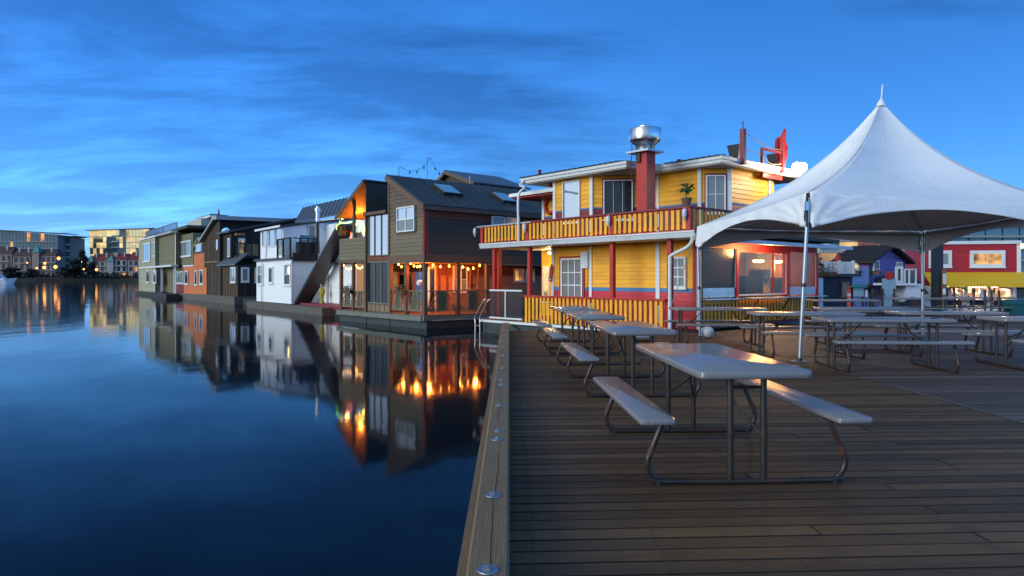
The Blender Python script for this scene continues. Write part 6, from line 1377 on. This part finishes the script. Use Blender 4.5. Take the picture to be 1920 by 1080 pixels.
# waterfront lamps
LP = [(69, 503, 0.9), (83, 502, 1.5), (104, 501, 1.7), (110, 485, 1.6), (51, 493, 0.7), (157, 505, 0.8), (181, 506, 1.3), (84, 494, 1.2), (153, 491, 0.4)]
ls = ['left of the bright pair of lamps', 'left lamp of the bright pair by the water', 'right and largest lamp of the bright pair by the water', 'pale and highest, in front of the narrow wing', 'in front of the pink townhouse with dark roof', 'below the tall pointed tree', 'in front of the red roofed townhouses', 'above the bright pair of lamps', 'small and faint, among the dark trees']
for (px, py, r), l_ in zip(LP, ls):
    p = at(px, py, 425 if py > 495 else 432); t = thing('shore_lamp', (p.x, p.y, 0.8), 0, 'glowing waterfront lamp ' + l_, 'street lamp', 'lamps along the far shore')
    z = p.z - 0.8; MB().tube([(0, 0, 0), (0, 0, z)], 0.10, 6).build('pole', 'black_iron', t); r *= 0.75; MB().lathe([(0.3 * r, -0.6 * r), (0.75 * r, 0), (0.65 * r, 0.6 * r), (0.2 * r, 0.9 * r)], (0, 0, z), 10).build('lantern', 'shore_lamp', t, True)
# white motor boat at the left edge
p = ground(-6, 533.5, WZ); p = at(-4, HY, 230)
t = thing('motor_boat', (p.x, p.y, WZ), R(8), 'white motor boat cut off at the left edge of the water', 'boat')
lo = [(-5, -1.2, -0.3), (3.2, -1.1, -0.3), (4.6, 0, -0.3), (3.2, 1.1, -0.3), (-5, 1.2, -0.3)]; hi = [(-5.1, -1.7, 1.2), (3.0, -1.6, 1.7), (6.0, 0, 2.2), (3.0, 1.6, 1.7), (-5.1, 1.7, 1.2)]
MB().hull2(lo, hi).build('hull', 'sign_white', t); MB().hull2([(-4, -1.3, 1.2), (2.6, -1.2, 1.6), (2.6, 1.2, 1.6), (-4, 1.3, 1.2)], [(-3.5, -1.0, 3.4), (0.6, -0.9, 3.5), (0.6, 0.9, 3.5), (-3.5, 1.0, 3.4)]).build('cabin', 'sign_white', t)
MB().hull2([(-3.4, -1.27, 2.1), (1.9, -1.17, 2.2), (1.9, 1.17, 2.2), (-3.4, 1.27, 2.1)], [(-3.3, -1.12, 2.9), (1.1, -1.02, 3.0), (1.1, 1.02, 3.0), (-3.3, 1.12, 2.9)]).build('cabin_window', 'pane_dark', t); MB().tube([(-2, 0, 3.4), (-2, 0, 4.6)], 0.04, 6).build('mast', 'white_trim', t)

# ---------------------------------------------------------------- stalls and small things beyond the tent
LZ = -0.32
def box_thing(name, px, d, z, rz, label, cat, group=None): p = at(px, HY, d); return thing(name, (p.x, p.y, z), rz, label, cat, group)
# red food stall with yellow awning
rt = box_thing('red_stall', 1732, 36.0, LZ, R(-12), 'red clapboard stall with white framed windows, yellow awning and lit counter', 'food stall')
r = Frame(rt)
def r_(name, mat, *c, parent=rt): return r.mb().box(*c).build(name, mat, parent)
zz_ = lambda py: r.Z(1820, py); xr = r.X(1907)
za_, zt_, zc_ = zz_(514), zz_(458), zz_(561)
r_('upper_wall', 'stall_red', 0, xr, 0.02, 2.8, za_ - 0.6, zt_); siding(r, rt, rect(0.0, xr, za_, zt_), 0.16, 'stall_red', 0.0)
r_('roof_edge', 'white_trim', -0.1, xr + 0.15, -0.12, 2.9, zt_ + 0.001, zz_(452)); r_('corner_board', 'white_trim', xr - 0.02, xr + 0.16, -0.04, 0.1, za_ - 0.3, zt_); r_('corner_board', 'white_trim', -0.10, 0.03, -0.04, 0.1, za_, zt_)
wpx(r, rt, (1741, 470), (1784, 501), -0.03, nx=2, fw=0.16, pm='pane_grey'); wpx(r, rt, (1818, 470), (1884, 501), -0.03, nx=2, fw=0.16, pm='lit_warm')
aw = r.mb().prism([(-0.05, -0.02, za_ + 0.05), (-0.05, -1.0, zz_(533)), (-0.05, -1.0, zz_(533) + 0.05), (-0.05, -0.02, za_ + 0.10)], (xr + 0.4, 0, 0)).build('awning', 'awning_yellow', rt)
s = r.mb(); n = 34
for i in range(n): x = -0.05 + (xr + 0.4) * i / n; s.prism([(x, -1.01, zz_(533) + 0.04), (x + (xr + 0.4) / n * 0.96, -1.01, zz_(533) + 0.04), (x + (xr + 0.4) / n * 0.96, -1.01, zz_(537)), (x + (xr + 0.4) / n * 0.5, -1.01, zz_(539)), (x, -1.01, zz_(537))], (0, -0.01, 0))
s.build('awning_fringe', 'awning_yellow', aw)
r_('back_wall', 'white_siding', 0, xr, 2.2, 2.3, 0, za_ - 0.61); r_('floor', 'dark_panel', 0, xr, 0.0, 2.2, 0, 0.05); r_('end_wall', 'white_siding', xr - 0.08, xr, 0.05, 2.2, 0.06, za_ - 0.61)
xa = r.X(1769); r_('left_panel', 'white_siding', 0.0, xa, 0.0, 0.1, 0.06, za_ - 0.61); r_('notice', 'sign_white', 0.25, 1.3, -0.04, -0.002, zz_(557), zz_(541))
for px in (1811, 1855, 1898): x = r.X(px); r_('post', 'white_trim', x - 0.08, x + 0.08, -0.02, 0.14, 0.06, za_ - 0.61)
for px, sg in ((1772, 1), (1812, -1), (1897, -1)): x = r.X(px); r.mb().bar((x, 0.06, zz_(541)), (x + sg * 0.6, 0.06, za_ - 0.65), 0.10).build('brace', 'rail_tan', rt)
ct = r_('counter', 'galvanised', xa, xr + 0.2, -0.4, 0.5, zc_ - 0.05, zc_)
for a, c, m_ in ((1771, 1803, 'navy'), (1806, 1816, 'white_trim'), (1818, 1848, 'navy'), (1850, 1861, 'white_trim'), (1863, 1893, 'navy')): r_('counter_panel', m_, r.X(a), r.X(c), -0.05, 0.0, 0.08, zc_ - 0.06)
r_('plinth', 'white_trim', xa, xr, -0.12, -0.052, 0, 0.075)
for i, (px, w, h) in enumerate(((1786, 0.7, 0.35), (1800, 0.4, 0.5), (1826, 0.5, 0.3), (1842, 0.35, 0.55), (1868, 0.6, 0.3), (1884, 0.45, 0.45))):
    x = r.X(px, 1.0); r_('equipment', ('steel', 'galvanised', 'sign_white')[i % 3], x - w/2, x + w/2, 0.9, 1.4, zc_, zc_ + h)
sb = r_('menu_board', 'sign_white', r.X(1778, 2.1), r.X(1804, 2.1), 2.12, 2.19, zz_(548), zz_(541)); r_('menu_panel', 'dark_panel', r.X(1824, 2.1), r.X(1846, 2.1), 2.12, 2.19, zz_(552), zz_(541)); r_('menu_panel', 'dark_panel', r.X(1864, 2.1), r.X(1886, 2.1), 2.12, 2.19, zz_(551), zz_(541))
for px in (1790, 1832, 1876):
    x = r.X(px, 1.2); la = r_('strip_lamp', 'tube_white', x - 0.4, x + 0.4, 1.15, 1.25, za_ - 0.70, za_ - 0.66); point_light('counter_glow', (x, 1.0, za_ - 0.95), (1.0, 0.58, 0.20), 110, rt, 0.2)
p = at(1916, 461, 36.5); t = thing('globe_lamp', p, 0, 'bright round lamp at the right roof corner of the red stall', 'lamp'); MB().ball((0, 0, 0), 0.13, 10, 6).build('globe', 'bulb_soft', t, True); MB().tube([(0, 0, 0), (-0.3, 0.1, -0.1)], 0.03, 6).build('bracket', 'galvanised', t)

# blue and purple house
bt = box_thing('blue_purple_house', 1632, 33.0, LZ, R(-55), 'small purple and blue gabled house with dark shingle roof and flower boxes', 'house')
b = Frame(bt); bs = b.sub(0, 0, 90)
def q_(fr, name, mat, *c, parent=bt): return fr.mb().box(*c).build(name, mat, parent)
xl_ = b.X(1572); zE_ = b.Z(1632, 489); zs_ = b.Z(1632, 500); zb_ = b.Z(1632, 526); dp = bs.X(1697); zR = bs.Z(1664, 466)
q_(b, 'wall', 'blue_siding', xl_, -0.02, 0.02, dp, 0, zE_)
siding(b, bt, rect(xl_, 0, 0.3, zE_), 0.17, 'purple_siding', 0.0, bands=[(zs_, 'blue_siding')])
siding(bs, bt, [(0, 0.3), (dp, 0.3), (dp, zE_), (dp / 2, zR), (0, zE_)], 0.17, 'purple_siding', 0.0, bands=[(zs_ - 0.1, 'blue_siding')])
bs.mb().prism([(0, 0.02, 0), (dp, 0.02, 0), (dp, 0.02, zE_), (dp / 2, 0.02, zR), (0, 0.02, zE_)], (0, 1.0, 0)).build('gable_wall', 'purple_siding', bt)
for y0_, y1_ in ((-0.35, dp / 2), (dp + 0.35, dp / 2)):
    zz0 = zE_ - 0.12; b.mb().prism([(0.35, y0_, zz0), (0.35, y1_, zR + 0.08), (0.35, y1_, zR + 0.2), (0.35, y0_, zz0 + 0.12)], (xl_ - 0.6, 0, 0)).build('roof', 'char_brown', bt)
q_(b, 'corner_board', 'navy', -0.06, 0.03, -0.05, 0.05, 0.3, zE_ - 0.1)
wpx(b, bt, (1593, 490), (1612, 506), -0.03, nx=2, fw=0.08, pm='lit_yellow'); wpx(bs, bt, (1636, 488), (1647, 506), -0.03, nx=2, fw=0.07, pm='pane_dark'); wpx(bs, bt, (1679, 491), (1690, 501), -0.03, nx=2, fw=0.07, pm='pane_dark')
bs.mb().prism([(0.4, -0.9, zb_ - 0.7), (dp + 0.5, -0.9, zb_ - 0.7), (dp + 0.5, -0.02, zb_ + 0.35), (0.4, -0.02, zb_ + 0.05)], (0, 0, 0.1)).build('lower_roof', 'char_brown', bt)
q_(b, 'lower_roof', 'char_brown', xl_, 0.3, -0.7, -0.02, zb_ - 0.35, zb_ - 0.2)
for fr, px, py in ((b, 1603, 507), (bs, 1642, 507)): basket('flower_box', fr, px, py, -0.15, 'red flowers in the window box of the %s' % ('lit front window of the blue house' if px < 1620 else 'purple gable wall'), ('petal', 'leaf'), 70, 0.30, 0.14, 'window box', 'window boxes on the blue house')
# navy hut with a white balustrade on its roof
nt_ = box_thing('navy_hut', 1547, 28.0, 0, R(2), 'dark navy hut with one curtained window and white balustrade on top', 'hut')
n_ = Frame(nt_); xw = n_.X(1598); ztop = n_.Z(1570, 519)
MB().box(0, xw, 0.02, 3, -0.35, ztop).build('wall', 'navy', nt_); siding(n_, nt_, rect(0, xw, 0, ztop), 0.2, 'navy', 0.0); MB().box(-0.1, xw + 0.1, -0.15, 3, ztop + 0.001, ztop + 0.12).build('roof_deck', 'hull_grey', nt_)
wpx(n_, nt_, (1577, 529), (1591, 556), -0.03, nz=2, fw=0.07, pm='pane_grey', fm='rail_tan')
zt_ = n_.Z(1570, 491); zq = n_.Z(1570, 513); rl = MB().box(0, xw, -0.1, -0.04, zt_ - 0.06, zt_).build('balustrade', 'white_trim', nt_)
me = MB().box(-0.03, 0.03, -0.085, -0.055, zq, zt_ - 0.06).mesh('baluster', 'white_trim')
for i in range(24): new_obj('baluster', me, rl, Matrix.Translation(((i + 0.5) * xw / 24, 0, 0)))
for x in (0, xw / 2, xw): MB().box(x - 0.05, x + 0.05, -0.12, -0.02, ztop + 0.12, zt_ + 0.05).build('newel', 'white_trim', nt_)
t = box_thing('closed_parasol', 1571, 28.3, ztop + 0.13, 0, 'closed red parasol on the navy hut roof behind the balustrade', 'parasol'); zh = at(1571, 474, 28.3).z - ztop - 0.13
MB().tube([(0, 0, 0), (0, 0, zh)], 0.02, 6).build('pole', 'white_trim', t); MB().lathe([(0.10, zh * 0.25), (0.16, zh * 0.5), (0.11, zh * 0.8), (0.02, zh)], (0, 0, 0), 8).build('canopy', 'red_paint', t, True)
x = at(1551, 520, 27.6); basket('flower_box', n_, 1551, 508, -0.3, 'mixed hanging flowers at the left edge of the navy hut roof', ('petal', 'leaf_gold', 'leaf'), 90, 0.45, 0.3, 'flower basket')
# white stair landing between the blue house and the red stall
t = box_thing('stair_landing', 1676, 31.0, LZ, 0, 'white framed stair landing with glass door leaf between blue house and red stall', 'stair landing'); f_ = Frame(t)
xa, xb, xc = f_.X(1678), f_.X(1692), f_.X(1717); z0, z1, z2 = f_.Z(1690, 531), f_.Z(1690, 500), f_.Z(1690, 504)
MB().box(xa - 0.2, xc, -0.1, 1.5, z0 - 0.1, z0).build('landing', 'white_trim', t); window(f_, t, xa, xb, z0 + 0.02, z1, 0, fw=0.1, pm='pane_dark', name='door', sill=False)
for x in (xb + 0.1, (xb + xc) / 2, xc): MB().box(x - 0.03, x + 0.03, -0.03, 0.03, z0, z2).build('post', 'white_trim', t)
MB().box(xb + 0.1, xc, -0.04, 0.04, z2 - 0.05, z2 + 0.001).build('hand_rail', 'white_trim', t); MB().box(xb + 0.13, xc - 0.03, -0.01, 0.01, z0 + 0.05, z2 - 0.05).build('pane', 'smoked', t)
for i in range(7): MB().box(xb + 0.1, xb + 0.55, 0.2 + 0.12 * i, 0.4 + 0.12 * i, z0 - 0.25 - 0.22 * (6 - i) * 0.8, z0 - 0.21 - 0.22 * (6 - i) * 0.8).build('tread', 'rail_tan', t)
MB().box(f_.X(1700), f_.X(1730), 0.05, 1.2, 0, f_.Z(1690, 532)).build('white_cabinet', 'sign_white', t)
for x in (xa - 0.1, xc - 0.1): MB().box(x - 0.06, x + 0.06, 0.1, 0.22, 0, z0 - 0.1).build('leg', 'white_trim', t)
# free-standing things on the boardwalk
t = box_thing('aqua_sign', 1666, 25.0, -0.012, 0, 'tall pale aqua sign board topped with a red disc', 'sign'); f_ = Frame(t); xa, z1 = f_.hit(1654, 522); xb, z0 = f_.hit(1679, 574)
MB().box(xa, xb, -0.03, 0.03, z0, z1).build('board', 'sign_aqua', t); ds_ = MB().lathe([(0.165, -0.02), (0.165, 0.02)], (0, 0, 0), 24).build('disc', 'red_paint', t); ds_.matrix_local = Matrix.Translation((0, -0.035, z1 + 0.11)) @ Matrix.Rotation(R(90), 4, 'X')
for x in (xa + 0.05, xb - 0.05): MB().box(x - 0.02, x + 0.02, -0.025, 0.025, 0, z0).build('leg', 'galvanised', t)
MB().bar((0, 0.03, z0 + 0.3), (0, 0.5, 0.0), 0.03).build('stay', 'galvanised', t)
t = box_thing('notice_board', 1609, 23.5, -0.012, 0, 'small notice board with green roof and framed map', 'notice board'); f_ = Frame(t); xa, z1 = f_.hit(1598, 539); xb, z0 = f_.hit(1620, 557)
MB().box(xa, xb, -0.02, 0.03, z0, z1).build('frame', 'char_brown', t); MB().box(xa + 0.02, xb - 0.02, -0.03, -0.021, z0 + 0.02, z1 - 0.02).build('map_panel', 'sign_aqua', t)
MB().prism([(xa - 0.06, -0.12, z1), (xa - 0.06, 0.12, z1), (xa - 0.06, 0.0, z1 + 0.09)], (xb - xa + 0.12, 0, 0)).build('roof', 'copper_green', t)
for x in (xa + 0.02, xb - 0.02): MB().box(x - 0.025, x + 0.025, 0.031, 0.08, 0, z1).build('leg', 'char_brown', t)
MB().box(xb + 0.03, xb + 0.12, -0.02, -0.01, z0, z1 - 0.08).build('leaflet', 'sign_white', t); MB().box(xb + 0.06, xb + 0.09, -0.008, 0.02, 0, z1).build('leaflet_post', 'char_brown', t)
t = box_thing('orange_delineator', 1592, 21.5, -0.012, 0, 'orange plastic marker post with white bands', 'marker post')
MB().lathe([(0.20, 0), (0.20, 0.04), (0.06, 0.06), (0.055, 0.95), (0.03, 1.0), (0.05, 1.04), (0.03, 1.08)], (0, 0, 0), 12).build('post', 'orange_plastic', t, True)
for z in (0.62, 0.78): MB().lathe([(0.0585, z), (0.0585, z + 0.09)], (0, 0, 0), 12).build('reflective_band', 'sign_white', t)
t = box_thing('covered_heap', 1705, 23.0, -0.012, 0, 'low heap under a black cover beside the far tables', 'covered heap')
s = MB(); n = 14; m = 8; vs = []; fs = []
for i in range(n + 1):
    for j in range(m + 1):
        u = i / n * 2 - 1; v = j / m * 2 - 1; h = 0.62 * (1 - abs(u) ** 3.5) ** 0.5 * (1 - abs(v) ** 3) ** 0.5 * (1 + 0.15 * math.sin(u * 5)) + random.uniform(0, 0.025); vs.append((u * 0.50 * (1.05 if h < 0.1 else 1), v * 0.5, max(0, h)))
for i in range(n):
    for j in range(m): a = i * (m + 1) + j; fs.append([a, a + m + 1, a + m + 2, a + 1])
s.add(vs, fs).build('cover', 'black_plastic', t, True); MB().box(-0.45, 0.45, -0.4, 0.4, 0, 0.3).build('crate', 'char_brown', t)
t = box_thing('black_piling', 1757, 24.2, -0.012, 0, 'thick square black piling standing behind the tent', 'piling'); MB().box(-0.135, 0.135, -0.135, 0.135, -0.5, 3.3).build('shaft', 'black_iron', t); MB().box(-0.16, 0.16, -0.16, 0.16, 3.3, 3.36).build('cap', 'black_iron', t)
t = box_thing('sign_post', 1770, 24.0, -0.012, 0, 'wooden post with two small white placards right of the black piling', 'sign post'); f_ = Frame(t)
MB().box(-0.05, 0.05, -0.05, 0.05, 0, f_.Z(1770, 505)).build('post', 'pine_post', t)
for a, c in (((1768, 513), (1774, 533)), ((1768, 541), (1773, 552))): xa, z1 = f_.hit(*a, -0.06); xb, z0 = f_.hit(*c, -0.06); MB().box(xa, xb, -0.065, -0.052, z0, z1).build('placard', 'sign_white', t)
# stanchions with sagging chains
SP = [(1636, 22.5), (1655, 22.8), (1677, 22.5), (1775, 24.5), (1789, 24.2), (1826, 23.0), (1847, 20.6), (1859, 20.2), (1873, 19.6)]
sl = ['first from the left, in front of the blue house', 'second from the left, left of the aqua sign', 'third from the left, beside the covered heap', 'just right of the wooden sign post', 'left of the middle of the red stall counter', 'in the middle of the red stall counter', 'leftmost of the three close together by the teal bin', 'middle one of the three by the teal bin', 'rightmost one, closest to the teal bin']
prev = None
for (px, d), l_ in zip(SP, sl):
    t = box_thing('stanchion', px, d, -0.012, 0, 'black stanchion post ' + l_, 'stanchion', 'black stanchion posts beyond the tent')
    MB().lathe([(0.17, 0), (0.17, 0.02), (0.04, 0.05), (0.032, 0.07), (0.032, 0.92), (0.045, 0.93), (0.045, 0.97), (0.02, 1.0)], (0, 0, 0), 12).build('post', 'black_iron', t, True)
    if prev is not None and (Vector(prev.location) - Vector(t.location)).length < 1.6:
        q = Vector(prev.location) - Vector(t.location); MB().tube([Vector((0, 0, 0.9)) + q * k / 8 + Vector((0, 0, -0.25 * math.sin(math.pi * k / 8))) for k in range(9)], 0.012, 5).build('chain', 'black_plastic', t)
    prev = t
t = box_thing('teal_bin', 1909, 21.0, -0.012, 0, 'teal plastic waste bin at the right edge', 'bin')
MB().hull2([(-0.24, -0.24, 0), (0.24, -0.24, 0), (0.24, 0.24, 0), (-0.24, 0.24, 0)], [(-0.28, -0.28, 0.55), (0.28, -0.28, 0.55), (0.28, 0.28, 0.55), (-0.28, 0.28, 0.55)]).build('body', 'teal_plastic', t); MB().hull2([(-0.30, -0.30, 0.552), (0.30, -0.30, 0.552), (0.30, 0.30, 0.552), (-0.30, 0.30, 0.552)], [(-0.22, -0.22, 0.68), (0.22, -0.22, 0.68), (0.22, 0.22, 0.68), (-0.22, 0.22, 0.68)]).build('lid', 'teal_plastic', t)
p = ground(1326, 634); t = thing('white_buoy', (p.x, p.y, 0), 0, 'grubby white buoy lying by the counter behind the picnic table', 'buoy'); MB().ball((0, 0, 0.13), 0.13, 12, 8, (1.2, 1, 1)).build('body', 'sign_white', t, True); MB().tube([(0.15, 0, 0.13), (0.25, 0.05, 0.05), (0.35, 0.1, 0.02)], 0.02, 6).build('tail_rope', 'rope', t)
# apartments and trees behind
random.seed(5)
t1 = condo('apartment_block', 95, 1540, 1720, (425, 418), 5, 'cream apartment block with lit windows behind the blue house', None, lambda u, v: random.random() < 0.22, zb=0.5, wallm='condo_pale', over=(1, 1), deep=12)
t2 = condo('apartment_block', 110, 1722, 2010, (395, 390), 6, 'glassy blue-green apartment block above the red stall', None, lambda u, v: random.random() < 0.08, zb=0.5, over=(1, 1), deep=14)
gd = MB().add([(20, 60, -0.4), (140, 60, -0.4), (140, 420, 0.4), (20, 420, 0.4)], [(0, 1, 2, 3)]).build('shore_ground', 'bank'); gd['kind'] = 'structure'
for px, py, d, w, l_, lm in ((1598, 470, 60, 1.0, 'slim dark conifer behind the blue house roof', 'leaf_dark'), (1707, 478, 48, 1.3, 'bright green small tree between the blue house and the red stall', 'leaf'), (1530, 480, 62, 2.0, 'dark tree behind the yellow houseboat end', 'leaf_dark')):
    p = at(px, HY, d); zt = at(px, py, d).z; t = thing('shore_tree', (p.x, p.y, -0.4), 0, l_, 'tree', 'trees behind the stalls'); h = zt + 0.4
    MB().tube([(0, 0, 0), (0.05, 0, h * 0.5), (0, 0, h * 0.9)], [0.12, 0.09, 0.02], 6).build('trunk', 'char_brown', t); s = MB()
    for i in range(8): f2 = i / 7; leaf_blob(s, Vector((random.uniform(-0.2, 0.2) * w, random.uniform(-0.2, 0.2) * w, h * (0.25 + 0.65 * f2))), w * (0.9 - 0.65 * f2), w * 0.6, h * 0.10, 130, 0.10)
    s.build('crown', lm, t)
